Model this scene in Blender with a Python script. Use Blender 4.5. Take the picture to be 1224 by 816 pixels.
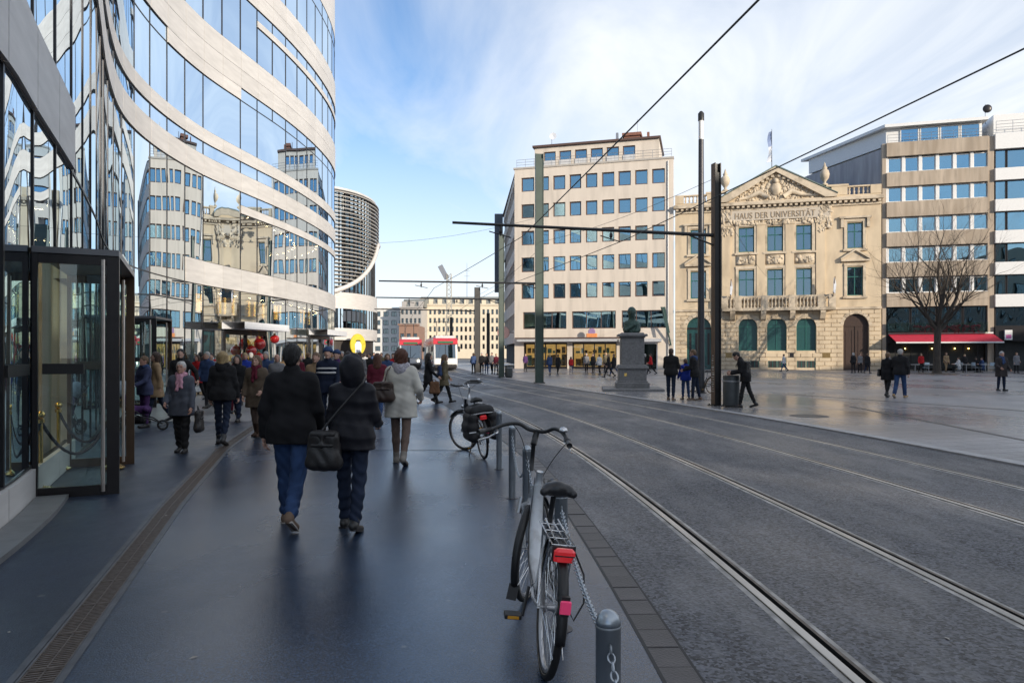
import bpy, bmesh, math, random
import numpy as np
from mathutils import Vector, Matrix

random.seed(7)
R = math.radians
for o in list(bpy.data.objects):
    bpy.data.objects.remove(o)
SC = bpy.context.scene
COL = SC.collection

# ------------------------------------------------------------------ camera
EYE = 1.65
cam_d = bpy.data.cameras.new('camera')
cam_d.sensor_width = 36.0
cam_d.lens = 830.0 / 1224.0 * 36.0
cam_d.shift_y = 15.0 / 1224.0
cam_d.clip_end = 3000.0
cam_d.clip_start = 0.05
cam = bpy.data.objects.new('camera', cam_d)
cam.location = (0, 0, EYE)
cam.rotation_euler = (R(90), 0, 0)
COL.objects.link(cam)
SC.camera = cam

# ------------------------------------------------------------------ sky, sun, exposure
SUN_DIR = Vector((0.62, -0.78, 0.0)).normalized()
SUN_EL = R(13.0)
world = bpy.data.worlds.new('World')
SC.world = world
world.use_nodes = True
wn, wl = world.node_tree.nodes, world.node_tree.links
wn.clear()
w_out = wn.new('ShaderNodeOutputWorld')
w_bg = wn.new('ShaderNodeBackground')
w_bg.inputs['Strength'].default_value = 0.15
sky = wn.new('ShaderNodeTexSky')
sky.sky_type = 'NISHITA'
sky.sun_disc = False
sky.sun_elevation = SUN_EL
sky.sun_rotation = math.atan2(SUN_DIR.x, SUN_DIR.y)
sky.air_density = 1.0
sky.dust_density = 0.2
sky.ozone_density = 4.0
tc = wn.new('ShaderNodeTexCoord')
sep = wn.new('ShaderNodeSeparateXYZ')
wl.new(tc.outputs['Generated'], sep.inputs[0])


def wmath(op, a, b=None, clamp=False):
    n = wn.new('ShaderNodeMath')
    n.operation = op
    n.use_clamp = clamp
    for i, v in enumerate((a, b)):
        if v is None:
            continue
        if isinstance(v, (int, float)):
            n.inputs[i].default_value = v
        else:
            wl.new(v, n.inputs[i])
    return n.outputs[0]


# cirrus: the direction projected on a high flat layer, stretched along one heading
zc = wmath('ADD', wmath('MAXIMUM', sep.outputs[2], 0.0), 0.12)
px = wmath('DIVIDE', sep.outputs[0], zc)
py = wmath('DIVIDE', sep.outputs[1], zc)
comb = wn.new('ShaderNodeCombineXYZ')
wl.new(px, comb.inputs[0])
wl.new(py, comb.inputs[1])
mp = wn.new('ShaderNodeMapping')
mp.inputs['Rotation'].default_value = (0, 0, R(18))
mp.inputs['Scale'].default_value = (0.8, 0.36, 1.0)
wl.new(comb.outputs[0], mp.inputs[0])
n1 = wn.new('ShaderNodeTexNoise')
n1.inputs['Scale'].default_value = 1.7
n1.inputs['Detail'].default_value = 9.0
n1.inputs['Roughness'].default_value = 0.56
n1.inputs['Distortion'].default_value = 0.9
wl.new(mp.outputs[0], n1.inputs['Vector'])
n2 = wn.new('ShaderNodeTexNoise')
n2.inputs['Scale'].default_value = 0.45
n2.inputs['Detail'].default_value = 3.0
wl.new(comb.outputs[0], n2.inputs['Vector'])
# the cloud sheet lies to the right of the street, clear sky to the left
side = wmath('ADD', wmath('MULTIPLY', wmath('ADD', px, wmath('MULTIPLY', py, 0.03)), 0.42), 0.30)
side = wmath('MINIMUM', wmath('MAXIMUM', side, -0.22), 0.54)
cov = wmath('ADD', wmath('ADD', wmath('MULTIPLY', n1.outputs[0], 1.5), wmath('MULTIPLY', n2.outputs[0], 0.5)), side)
cov = wmath('MULTIPLY', wmath('SUBTRACT', cov, 0.92), 1.45, True)
cov = wmath('MULTIPLY', cov, 0.96)
# thin veil towards the horizon, all round
veil = wmath('DIVIDE', wmath('SUBTRACT', 0.40, wmath('MAXIMUM', sep.outputs[2], 0.0)), 0.30, True)
veil = wmath('MULTIPLY', wmath('POWER', veil, 1.6), 0.85)
cov = wmath('MAXIMUM', cov, veil)
mix = wn.new('ShaderNodeMix')
mix.data_type = 'RGBA'
wl.new(cov, mix.inputs['Factor'])
wl.new(sky.outputs[0], mix.inputs[6])
mix.inputs[7].default_value = (4.45, 4.65, 4.9, 1)
wl.new(mix.outputs[2], w_bg.inputs['Color'])
wl.new(w_bg.outputs[0], w_out.inputs['Surface'])

sun_d = bpy.data.lights.new('sun', 'SUN')
sun_d.energy = 3.3
sun_d.angle = R(0.5)
sun_d.color = (1.0, 0.875, 0.715)
sun = bpy.data.objects.new('sun', sun_d)
sd = Vector((SUN_DIR.x * math.cos(SUN_EL), SUN_DIR.y * math.cos(SUN_EL), math.sin(SUN_EL)))
sun.rotation_euler = sd.to_track_quat('Z', 'Y').to_euler()
COL.objects.link(sun)

SC.view_settings.view_transform = 'Standard'
SC.view_settings.look = 'None'
SC.view_settings.exposure = 0.6
SC.view_settings.gamma = 1.0
SC.cycles.max_bounces = 10
SC.cycles.transparent_max_bounces = 12
SC.cycles.caustics_reflective = False
SC.cycles.caustics_refractive = False
SC.cycles.sample_clamp_indirect = 6.0

# ------------------------------------------------------------------ materials
MATS = {}


def mat(name, col, rough=0.6, metal=0.0, var=0.12, scale=6.0, bump=0.0, bscale=None, spec=0.5,
        coat=0.0, stretch=None, emit=None, estr=0.0, alpha=1.0, detail=4.0, stain=None, rvar=0.0, coords='Object', orand=0.0):
    """procedural Principled material; colour and relief vary with noise"""
    if name in MATS:
        return MATS[name]
    m = bpy.data.materials.new(name)
    m.use_nodes = True
    nt = m.node_tree
    n, l = nt.nodes, nt.links
    b = n['Principled BSDF']
    b.inputs['Roughness'].default_value = rough
    b.inputs['Metallic'].default_value = metal
    b.inputs['Specular IOR Level'].default_value = spec
    if coat:
        b.inputs['Coat Weight'].default_value = coat
        b.inputs['Coat Roughness'].default_value = 0.08
    if alpha < 1:
        b.inputs['Alpha'].default_value = alpha
    c = (*col, 1)
    t = n.new('ShaderNodeTexCoord')
    vec = t.outputs[coords]
    if stretch:
        mpn = n.new('ShaderNodeMapping')
        mpn.inputs['Scale'].default_value = stretch
        l.new(vec, mpn.inputs[0])
        vec = mpn.outputs[0]
    nz = n.new('ShaderNodeTexNoise')
    nz.inputs['Scale'].default_value = scale
    nz.inputs['Detail'].default_value = detail
    l.new(vec, nz.inputs['Vector'])
    rp = n.new('ShaderNodeValToRGB')
    rp.color_ramp.elements[0].position = 0.28
    rp.color_ramp.elements[1].position = 0.72
    rp.color_ramp.elements[0].color = (*[max(0, x * (1 - var)) for x in col], 1)
    rp.color_ramp.elements[1].color = (*[min(1, x * (1 + var)) for x in col], 1)
    l.new(nz.outputs[0], rp.inputs[0])
    out = rp.outputs[0]
    if stain:
        scol, sscale, amt = stain
        nz2 = n.new('ShaderNodeTexNoise')
        nz2.inputs['Scale'].default_value = sscale
        nz2.inputs['Detail'].default_value = 6
        l.new(vec, nz2.inputs['Vector'])
        r2 = n.new('ShaderNodeValToRGB')
        r2.color_ramp.elements[0].position = 0.50
        r2.color_ramp.elements[1].position = 0.68
        r2.color_ramp.elements[0].color = (0, 0, 0, 1)
        r2.color_ramp.elements[1].color = (amt, amt, amt, 1)
        l.new(nz2.outputs[0], r2.inputs[0])
        mx = n.new('ShaderNodeMix')
        mx.data_type = 'RGBA'
        l.new(r2.outputs[0], mx.inputs['Factor'])
        l.new(out, mx.inputs[6])
        mx.inputs[7].default_value = (*scol, 1)
        out = mx.outputs[2]
    if orand:    # each piece its own tone
        oi = n.new('ShaderNodeObjectInfo')
        m0 = n.new('ShaderNodeMapRange')
        m0.inputs[3].default_value, m0.inputs[4].default_value = 1 - orand, 1 + orand
        l.new(oi.outputs['Random'], m0.inputs[0])
        mo = n.new('ShaderNodeMix')
        mo.data_type = 'RGBA'
        mo.blend_type = 'MULTIPLY'
        mo.inputs[0].default_value = 1.0
        l.new(out, mo.inputs[6])
        l.new(m0.outputs[0], mo.inputs[7])
        out = mo.outputs[2]
    l.new(out, b.inputs['Base Color'])
    if rvar:
        mr = n.new('ShaderNodeMapRange')
        mr.inputs[1].default_value = 0.3
        mr.inputs[2].default_value = 0.7
        mr.inputs[3].default_value = max(0.02, rough - rvar)
        mr.inputs[4].default_value = min(1, rough + rvar)
        l.new(nz.outputs[0], mr.inputs[0])
        l.new(mr.outputs[0], b.inputs['Roughness'])
    if bump:
        nb = n.new('ShaderNodeTexNoise')
        nb.inputs['Scale'].default_value = bscale or scale * 4
        nb.inputs['Detail'].default_value = 5
        l.new(vec, nb.inputs['Vector'])
        bp = n.new('ShaderNodeBump')
        bp.inputs['Strength'].default_value = bump
        bp.inputs['Distance'].default_value = 0.02
        l.new(nb.outputs[0], bp.inputs['Height'])
        l.new(bp.outputs[0], b.inputs['Normal'])
    if emit:
        b.inputs['Emission Color'].default_value = (*emit, 1)
        b.inputs['Emission Strength'].default_value = estr
    MATS[name] = m
    return m


def glass_mat(name, ior=1.9, tint=(0.72, 0.84, 0.84), refl=(0.92, 0.96, 1.0), base=0.0, wave=0.0, wscale=0.6, gain=1.0, rough=0.0):
    """a coated pane: Fresnel share of mirror over tinted see-through glass"""
    if name in MATS:
        return MATS[name]
    m = bpy.data.materials.new(name)
    m.use_nodes = True
    nt = m.node_tree
    n, l = nt.nodes, nt.links
    n.clear()
    out = n.new('ShaderNodeOutputMaterial')
    mx = n.new('ShaderNodeMixShader')
    tr = n.new('ShaderNodeBsdfTransparent')
    tr.inputs[0].default_value = (*tint, 1)
    gl = n.new('ShaderNodeBsdfGlossy')
    gl.inputs['Color'].default_value = (*refl, 1)
    gl.inputs['Roughness'].default_value = rough
    fr = n.new('ShaderNodeFresnel')
    fr.inputs[0].default_value = ior
    ma = n.new('ShaderNodeMath')
    ma.operation = 'MULTIPLY_ADD'
    ma.use_clamp = True
    ma.inputs[1].default_value = gain
    ma.inputs[2].default_value = base
    l.new(fr.outputs[0], ma.inputs[0])
    l.new(ma.outputs[0], mx.inputs[0])
    l.new(tr.outputs[0], mx.inputs[1])
    l.new(gl.outputs[0], mx.inputs[2])
    l.new(mx.outputs[0], out.inputs[0])
    if wave:
        t = n.new('ShaderNodeTexCoord')
        mpn = n.new('ShaderNodeMapping')
        mpn.inputs['Scale'].default_value = (1, 1, 0.55)
        l.new(t.outputs['Object'], mpn.inputs[0])
        nb = n.new('ShaderNodeTexNoise')
        nb.inputs['Scale'].default_value = wscale
        nb.inputs['Detail'].default_value = 0.5
        l.new(mpn.outputs[0], nb.inputs['Vector'])
        bp = n.new('ShaderNodeBump')
        bp.inputs['Strength'].default_value = 1.0
        bp.inputs['Distance'].default_value = wave
        l.new(nb.outputs[0], bp.inputs['Height'])
        l.new(bp.outputs[0], gl.inputs['Normal'])
    MATS[name] = m
    return m


# ------------------------------------------------------------------ scene tree helpers
def link(o, parent=None):
    COL.objects.link(o)
    if parent is not None:
        o.parent = parent
    return o


def tag(o, label=None, cat=None, group=None, kind=None):
    if label:
        o['label'] = label
    if cat:
        o['category'] = cat
    if group:
        o['group'] = group
    if kind:
        o['kind'] = kind
    return o


def thing(name, label, cat, loc=(0, 0, 0), rz=0.0, group=None):
    o = bpy.data.objects.new(name, None)
    o.location = loc
    o.rotation_euler = (0, 0, rz)
    o.empty_display_size = 0.2
    link(o)
    return tag(o, label, cat, group)


def copy_tree(root, loc, rz=None, label=None):
    r = root.copy()
    COL.objects.link(r)
    r.location = loc
    if rz is not None:
        r.rotation_euler = (0, 0, rz)
    if label:
        r['label'] = label
    for ch in root.children:
        c = ch.copy()
        COL.objects.link(c)
        c.parent = r
        for g in ch.children:
            d = g.copy()
            COL.objects.link(d)
            d.parent = c
    return r


def inst(name, mesh, parent, loc=(0, 0, 0), rz=0.0, scale=None):
    o = bpy.data.objects.new(name, mesh)
    o.location = loc
    o.rotation_euler = (0, 0, rz)
    if scale:
        o.scale = scale
    return link(o, parent)


class MB:
    """collects simple shapes and links them as one mesh object"""

    def __init__(self):
        self.v, self.f, self.mi, self.m = [], [], [], 0

    def add(self, vs, fs):
        k = len(self.v)
        self.v.extend([tuple(p) for p in vs])
        for f in fs:
            self.f.append([i + k for i in f])
            self.mi.append(self.m)
        return self

    def box(self, x0, x1, y0, y1, z0, z1):
        v = [(x0, y0, z0), (x1, y0, z0), (x1, y1, z0), (x0, y1, z0), (x0, y0, z1), (x1, y0, z1), (x1, y1, z1), (x0, y1, z1)]
        return self.add(v, [(0, 3, 2, 1), (4, 5, 6, 7), (0, 1, 5, 4), (1, 2, 6, 5), (2, 3, 7, 6), (3, 0, 4, 7)])

    def obox(self, c, size, rz=0.0, mx=None):
        sx, sy, sz = [s / 2 for s in size]
        m = mx or Matrix.Rotation(rz, 3, 'Z')
        v = []
        for x, y, z in ((-1, -1, -1), (1, -1, -1), (1, 1, -1), (-1, 1, -1), (-1, -1, 1), (1, -1, 1), (1, 1, 1), (-1, 1, 1)):
            v.append(Vector(c) + m @ Vector((x * sx, y * sy, z * sz)))
        return self.add(v, [(0, 3, 2, 1), (4, 5, 6, 7), (0, 1, 5, 4), (1, 2, 6, 5), (2, 3, 7, 6), (3, 0, 4, 7)])

    def bbox(self, x0, x1, y0, y1, z0, z1, b=0.02):
        """box with chamfered upright edges and top"""
        p = [(x0 + b, y0), (x1 - b, y0), (x1, y0 + b), (x1, y1 - b), (x1 - b, y1), (x0 + b, y1), (x0, y1 - b), (x0, y0 + b)]
        cx, cy = (x0 + x1) / 2, (y0 + y1) / 2
        q = [(cx + (x - cx) * (1 - b / max(1e-4, (x1 - x0) / 2)), cy + (y - cy) * (1 - b / max(1e-4, (y1 - y0) / 2))) for x, y in p]
        v = [(x, y, z0) for x, y in p] + [(x, y, z1 - b) for x, y in p] + [(x, y, z1) for x, y in q]
        f = [list(range(7, -1, -1)), list(range(16, 24))]
        for i in range(8):
            j = (i + 1) % 8
            f += [(i, j, j + 8, i + 8), (i + 8, j + 8, j + 16, i + 16)]
        return self.add(v, f)

    def prism(self, pts, ext, axis='z', a=0.0):
        """polygon (2-D) extruded: axis z -> (x,y), y -> (x,z), x -> (y,z); from a to a+ext"""
        n = len(pts)

        def mk(p, h):
            return {'z': (p[0], p[1], h), 'y': (p[0], h, p[1]), 'x': (h, p[0], p[1])}[axis]
        v = [mk(p, a) for p in pts] + [mk(p, a + ext) for p in pts]
        f = [list(range(n - 1, -1, -1)), list(range(n, 2 * n))] + [(i, (i + 1) % n, (i + 1) % n + n, i + n) for i in range(n)]
        return self.add(v, f)

    def tube(self, pts, r, n=8, cap=True, closed=False):
        pts = [Vector(p) for p in pts]
        m = len(pts)
        rs = r if isinstance(r, (list, tuple)) else [r] * m
        vs, fs = [], []
        up = None
        for i, p in enumerate(pts):
            if closed:
                d = pts[(i + 1) % m] - pts[i - 1]
            else:
                d = pts[min(i + 1, m - 1)] - pts[max(i - 1, 0)]
            if d.length < 1e-9:
                d = Vector((0, 0, 1))
            d.normalize()
            if up is None:
                a = Vector((0, 0, 1)) if abs(d.z) < 0.9 else Vector((1, 0, 0))
                up = (a - d * a.dot(d)).normalized()
            else:
                up = up - d * up.dot(d)
                up = up.normalized() if up.length > 1e-6 else d.orthogonal().normalized()
            s = d.cross(up)
            for k in range(n):
                t = 2 * math.pi * k / n
                vs.append(p + (up * math.cos(t) + s * math.sin(t)) * rs[i])
        rng = m if closed else m - 1
        for i in range(rng):
            j = (i + 1) % m
            for k in range(n):
                k2 = (k + 1) % n
                fs.append((i * n + k, j * n + k, j * n + k2, i * n + k2)[::-1])
        if cap and not closed:
            fs.append(list(range(n)))
            fs.append([(m - 1) * n + k for k in range(n)][::-1])
        return self.add(vs, fs)

    def lathe(self, prof, c=(0, 0, 0), n=16, axis='z', caps=True):
        """profile of (radius, height)"""
        vs, fs = [], []
        for r, h in prof:
            for k in range(n):
                t = 2 * math.pi * k / n
                x, y = r * math.cos(t), r * math.sin(t)
                p = {'z': (x, y, h), 'y': (y, h, x), 'x': (h, x, y)}[axis]
                vs.append((c[0] + p[0], c[1] + p[1], c[2] + p[2]))
        m = len(prof)
        for i in range(m - 1):
            for k in range(n):
                k2 = (k + 1) % n
                fs.append((i * n + k, i * n + k2, (i + 1) * n + k2, (i + 1) * n + k))
        if caps and prof[0][0] > 1e-5:
            fs.append(list(range(n))[::-1])
        if caps and prof[-1][0] > 1e-5:
            fs.append([(m - 1) * n + k for k in range(n)])
        return self.add(vs, fs)

    def ball(self, c, r, n=10, m=7, sc=(1, 1, 1)):
        prof = [(max(1e-6, r * math.sin(math.pi * i / m)), -r * math.cos(math.pi * i / m)) for i in range(m + 1)]
        k = len(self.v)
        self.lathe(prof, (0, 0, 0), n)
        for i in range(k, len(self.v)):
            x, y, z = self.v[i]
            self.v[i] = (c[0] + x * sc[0], c[1] + y * sc[1], c[2] + z * sc[2])
        return self

    def ring(self, c, rad, r, n=32, k=8, axis='y', a0=0.0, a1=None):
        full = a1 is None
        a1 = 2 * math.pi if full else a1
        cnt = n if full else n + 1
        pts = []
        for i in range(cnt):
            t = a0 + (a1 - a0) * i / n
            x, z = rad * math.cos(t), rad * math.sin(t)
            p = {'y': (x, 0, z), 'z': (x, z, 0), 'x': (0, x, z)}[axis]
            pts.append((c[0] + p[0], c[1] + p[1], c[2] + p[2]))
        return self.tube(pts, r, k, closed=full)

    def mesh(self, name, mats, smooth=False):
        me = bpy.data.meshes.new(name)
        me.from_pydata(self.v, [], self.f)
        for m in (mats if isinstance(mats, (list, tuple)) else [mats]):
            me.materials.append(m)
        if any(self.mi):
            me.polygons.foreach_set('material_index', self.mi)
        if smooth:
            try:
                me.shade_smooth()
            except Exception:
                pass
            if smooth != 'all':
                try:
                    me.set_sharp_from_angle(angle=R(40))
                except Exception:
                    pass
        me.update()
        return me

    def build(self, name, mats, parent=None, smooth=False, loc=None, kind=None):
        o = bpy.data.objects.new(name, self.mesh(name, mats, smooth))
        if loc:
            o.location = loc
        link(o, parent)
        if kind:
            o['kind'] = kind
        return o


def G(x, y):
    """ground point seen at pixel (x, y) of the 1224 x 816 photograph"""
    Y = 830 * EYE / (y - 423)
    return ((x - 612) / 830 * Y, Y)


def bend(Y):
    """lateral shift of the street (kerbs, rails, bollards all follow it)"""
    if Y <= 26:
        return -0.0052 * Y * Y if Y > 0 else 0.0
    s = -3.515
    d = min(Y, 60) - 26
    s += -0.2704 * d + 0.5 * (0.10 / 34) * d * d
    if Y > 60:
        s += -0.1704 * (Y - 60)
    return s


# street stations: dense near the camera
YS = [-20 + 2 * i for i in range(10)] + [i * 0.5 for i in range(0, 40)] + [20 + i for i in range(0, 45)] + [65 + 5 * i for i in range(0, 14)]

# ------------------------------------------------------------------ ground, road, pavements
def ground_mat(name, col, rough, rvar, wetscale, grain=0.0, gscale=90.0, bump=0.15, stain=None, spec=0.5, var=0.25, streak=None, rlow=None, spots=None, slabs=None):
    """outdoor floor: grain, blotches, and wet (glossy) against dry (rough) patches"""
    if name in MATS:
        return MATS[name]
    m = bpy.data.materials.new(name)
    m.use_nodes = True
    n, l = m.node_tree.nodes, m.node_tree.links
    b = n['Principled BSDF']
    b.inputs['Specular IOR Level'].default_value = spec
    g = n.new('ShaderNodeNewGeometry')
    pos = g.outputs['Position']

    def noise(scale, detail=4, rough_=0.55, vec=None):
        t = n.new('ShaderNodeTexNoise')
        t.inputs['Scale'].default_value = scale
        t.inputs['Detail'].default_value = detail
        t.inputs['Roughness'].default_value = rough_
        l.new(vec or pos, t.inputs['Vector'])
        return t.outputs[0]

    def ramp(src, p0, p1, c0, c1):
        r = n.new('ShaderNodeValToRGB')
        r.color_ramp.elements[0].position, r.color_ramp.elements[1].position = p0, p1
        r.color_ramp.elements[0].color, r.color_ramp.elements[1].color = c0, c1
        l.new(src, r.inputs[0])
        return r.outputs[0]

    def blend(fac, a, bb, mode='MIX'):
        x = n.new('ShaderNodeMix')
        x.data_type = 'RGBA'
        x.blend_type = mode
        if isinstance(fac, float):
            x.inputs[0].default_value = fac
        else:
            l.new(fac, x.inputs[0])
        for i, s in ((6, a), (7, bb)):
            if isinstance(s, tuple):
                x.inputs[i].default_value = s
            else:
                l.new(s, x.inputs[i])
        return x.outputs[2]
    lo = (*[c * (1 - var) for c in col], 1)
    hi = (*[c * (1 + var) for c in col], 1)
    base = ramp(noise(0.35, 6), 0.3, 0.7, lo, hi)
    if grain:
        v = n.new('ShaderNodeTexVoronoi')
        v.inputs['Scale'].default_value = gscale
        l.new(pos, v.inputs['Vector'])
        sp = n.new('ShaderNodeSeparateColor')
        l.new(v.outputs['Color'], sp.inputs[0])
        base = blend(1.0, base, ramp(sp.outputs[0], 0.0, 1.0, (1 - grain, 1 - grain, 1 - grain, 1), (1 + 1.6 * grain, 1 + 1.6 * grain, 1 + 1.6 * grain, 1)), 'MULTIPLY')
    if stain:
        base = blend(ramp(noise(stain[1], 7, 0.65), 0.52, 0.72, (0, 0, 0, 1), (stain[2],) * 3 + (1,)), base, (*stain[0], 1))
    if streak:   # pale salt and dust along the rails: follows the street's own bend
        sc, amt, colr = streak
        mpn = n.new('ShaderNodeMapping')
        mpn.inputs['Scale'].default_value = (1.0, 0.22, 1.0)
        l.new(pos, mpn.inputs[0])
        base = blend(ramp(noise(sc, 9, 0.72, mpn.outputs[0]), 0.49, 0.74, (0, 0, 0, 1), (amt,) * 3 + (1,)), base, (*colr, 1))
    if slabs:    # tone changes from slab to slab with a thin joint
        bt = n.new('ShaderNodeTexBrick')
        bt.inputs['Scale'].default_value = slabs
        bt.inputs['Mortar Size'].default_value = 0.012
        bt.inputs['Color1'].default_value = (0.86, 0.86, 0.86, 1)
        bt.inputs['Color2'].default_value = (1.12, 1.10, 1.08, 1)
        bt.inputs['Mortar'].default_value = (0.55, 0.55, 0.55, 1)
        mb_ = n.new('ShaderNodeMapping')
        mb_.inputs['Rotation'].default_value = (0, 0, R(-15))
        l.new(pos, mb_.inputs[0])
        l.new(mb_.outputs[0], bt.inputs['Vector'])
        base = blend(1.0, base, bt.outputs['Color'], 'MULTIPLY')
    if spots:    # trodden gum and grit: small pale dots
        v2 = n.new('ShaderNodeTexVoronoi')
        v2.inputs['Scale'].default_value = spots[0]
        l.new(pos, v2.inputs['Vector'])
        base = blend(ramp(v2.outputs['Distance'], 0.045, 0.075, (0.75, 0.75, 0.75, 1), (0, 0, 0, 1)), base, (*spots[1], 1))
    l.new(base, b.inputs['Base Color'])
    mpw = n.new('ShaderNodeMapping')
    mpw.inputs['Scale'].default_value = (1.0, 0.55, 1.0)
    l.new(pos, mpw.inputs[0])
    mr = n.new('ShaderNodeMapRange')
    mr.inputs[1].default_value, mr.inputs[2].default_value = 0.36, 0.66
    mr.inputs[3].default_value, mr.inputs[4].default_value = (rough - rvar if rlow is None else rlow), rough + rvar
    l.new(noise(wetscale, 5, 0.6, mpw.outputs[0]), mr.inputs[0])
    l.new(mr.outputs[0], b.inputs['Roughness'])
    bp = n.new('ShaderNodeBump')
    bp.inputs['Strength'].default_value = bump
    bp.inputs['Distance'].default_value = 0.01
    l.new(noise(gscale * 0.8, 3), bp.inputs['Height'])
    bp2 = n.new('ShaderNodeBump')
    bp2.inputs['Strength'].default_value = 0.10
    bp2.inputs['Distance'].default_value = 0.05
    l.new(noise(2.2, 4), bp2.inputs['Height'])
    l.new(bp.outputs[0], bp2.inputs['Normal'])
    l.new(bp2.outputs[0], b.inputs['Normal'])
    MATS[name] = m
    return m


M_GROUND = ground_mat('ground_concrete', (0.12, 0.12, 0.12), 0.6, 0.1, 0.3)
M_ROAD = ground_mat('road_asphalt', (0.052, 0.055, 0.065), 0.56, 0.14, 0.5, grain=0.98, gscale=52, bump=0.9, streak=(1.5, 0.75, (0.20, 0.20, 0.205)), stain=((0.026, 0.027, 0.031), 0.35, 0.7))
M_PAVE = ground_mat('pavement_asphalt', (0.018, 0.032, 0.060), 0.28, 0.15, 0.32, grain=0.5, gscale=120, bump=0.22, rlow=0.12, spec=0.75, var=0.4, stain=((0.062, 0.058, 0.060), 0.20, 0.8), spots=(3.2, (0.10, 0.10, 0.10)))  # blue of the mirrored sky put into the asphalt's base colour
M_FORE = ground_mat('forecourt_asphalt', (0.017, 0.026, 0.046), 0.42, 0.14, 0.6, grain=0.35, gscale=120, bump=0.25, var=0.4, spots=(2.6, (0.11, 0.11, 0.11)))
M_PLAZA = ground_mat('plaza_paving', (0.25, 0.25, 0.265), 0.34, 0.18, 0.12, grain=0.12, gscale=30, bump=0.10, stain=((0.13, 0.12, 0.115), 0.16, 0.85), rlow=0.14, slabs=0.55)
M_LIGHTPAVE = ground_mat('light_slabs', (0.20, 0.20, 0.20), 0.4, 0.12, 0.4, grain=0.15, gscale=40)
M_KERB = mat('kerb_stone', (0.36, 0.36, 0.37), 0.55, var=0.2, scale=5, bump=0.15)
M_GUTTER = mat('gutter_stone', (0.046, 0.042, 0.044), 0.45, orand=0.28, var=0.3, scale=4, bump=0.3, bscale=60)
M_STEEL = mat('rail_steel', (0.44, 0.42, 0.39), 0.34, 0.8, var=0.35, scale=3, stretch=(1, 0.2, 1))
M_RUST = mat('rail_flange', (0.14, 0.115, 0.095), 0.6, 0.3, var=0.4, scale=9, bump=0.2)
M_BLACK = mat('black_void', (0.008, 0.008, 0.009), 0.6, var=0.1)
M_JOINT = mat('joint_mastic', (0.30, 0.29, 0.275), 0.5, var=0.6, scale=5, bump=0.2)
M_IRON = mat('cast_iron', (0.045, 0.042, 0.042), 0.45, 0.5, var=0.3, scale=20, bump=0.2)


def strip(name, xa, xb, z, material, y0=-20, y1=130, skirt=0.0, kind='structure', follow=True, ys=None, parent=None):
    """sheet between the street offsets xa(Y) and xb(Y)"""
    vs, fs = [], []
    yy = [y for y in (ys or YS) if y0 <= y <= y1]
    for Y in yy:
        a = xa(Y) if callable(xa) else xa + bend(Y)
        b = xb(Y) if callable(xb) else xb + bend(Y)
        vs += [(a, Y, z), (b, Y, z)]
        if skirt:
            vs += [(a, Y, z - skirt), (b, Y, z - skirt)]
    st = 4 if skirt else 2
    for i in range(len(yy) - 1):
        k = i * st
        fs.append((k, k + 1, k + st + 1, k + st))
        if skirt:
            fs.append((k + 1, k + 3, k + st + 3, k + st + 1))
            fs.append((k, k + st, k + st + 2, k + 2))
    return MB().add(vs, fs).build(name, material, parent, kind=kind)


def gutX(Y):
    t = min(1, max(0, (Y - 11) / 9.0))
    return (1.03 * (1 - t) + 0.62 * t) + bend(Y)


b = MB()
b.box(-500, 500, -300, 900, -0.5, -0.06)
b.build('ground', M_GROUND, kind='structure')
rb = MB()
edges = [None, 1.83, 3.27, 5.27, 6.71, 8.1]
yy = [Y for Y in YS if Y <= 130]
for i in range(5):
    V = []
    for Y in yy:
        a = gutX(Y) if i == 0 else edges[i] + 0.119 + bend(Y)
        c = edges[i + 1] - 0.084 + bend(Y) if i < 4 else 8.1 + bend(Y)
        V += [(a, Y, -0.02), ((a + c) / 2, Y, -0.016), (c, Y, -0.015 if i < 4 else -0.02)] if i else [(a, Y, -0.02), ((a + c) / 2, Y, -0.018), (c, Y, -0.015)]
    F = []
    for k in range(len(yy) - 1):
        for j in (0, 1):
            F.append((k * 3 + j, k * 3 + j + 1, k * 3 + j + 4, k * 3 + j + 3))
    rb.add(V, F)
rb.build('road', M_ROAD, kind='structure')


def drainX(Y):
    P = [(-20, 2.3), (-2, -0.75), (3.49, -2.40), (7.63, -3.74), (12.2, -5.08), (18, -6.35), (26, -8.0), (40, -8.6), (60, -13), (130, -30)]
    for (ya, xa), (yb, xb) in zip(P, P[1:]):
        if ya <= Y <= yb:
            t = (Y - ya) / (yb - ya)
            return xa + (xb - xa) * t
    return P[-1][1]


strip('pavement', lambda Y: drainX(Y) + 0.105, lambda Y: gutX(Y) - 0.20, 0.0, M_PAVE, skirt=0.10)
strip('forecourt', lambda Y: -60, lambda Y: drainX(Y) - 0.105, 0.0, M_FORE, skirt=0.10)
strip('light_paving', lambda Y: -14.5, lambda Y: drainX(Y) - 0.3 if Y < 26 else -7.9 + bend(Y) + 5, 0.004, M_LIGHTPAVE, y0=17, y1=52)
strip('plaza', 8.36, lambda Y: 170, 0.0, M_PLAZA, skirt=0.10)
kerb = strip('kerb', 8.1, 8.36, 0.012, M_KERB, skirt=0.10)
for yk in (-2.0,):
    pass
# joints across the kerb
jb = MB()
for i in range(-4, 130):
    y = i * 1.0
    x = bend(y) + 8.1
    jb.add([(x, y, 0.0125), (x + 0.26, y, 0.0125), (x + 0.26, y + 0.012 * (1 + y * .03), 0.0125), (x, y + 0.012 * (1 + y * .03), 0.0125)], [(0, 1, 2, 3)])
jb.build('joint', M_GUTTER, kerb, kind='stuff')

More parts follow.
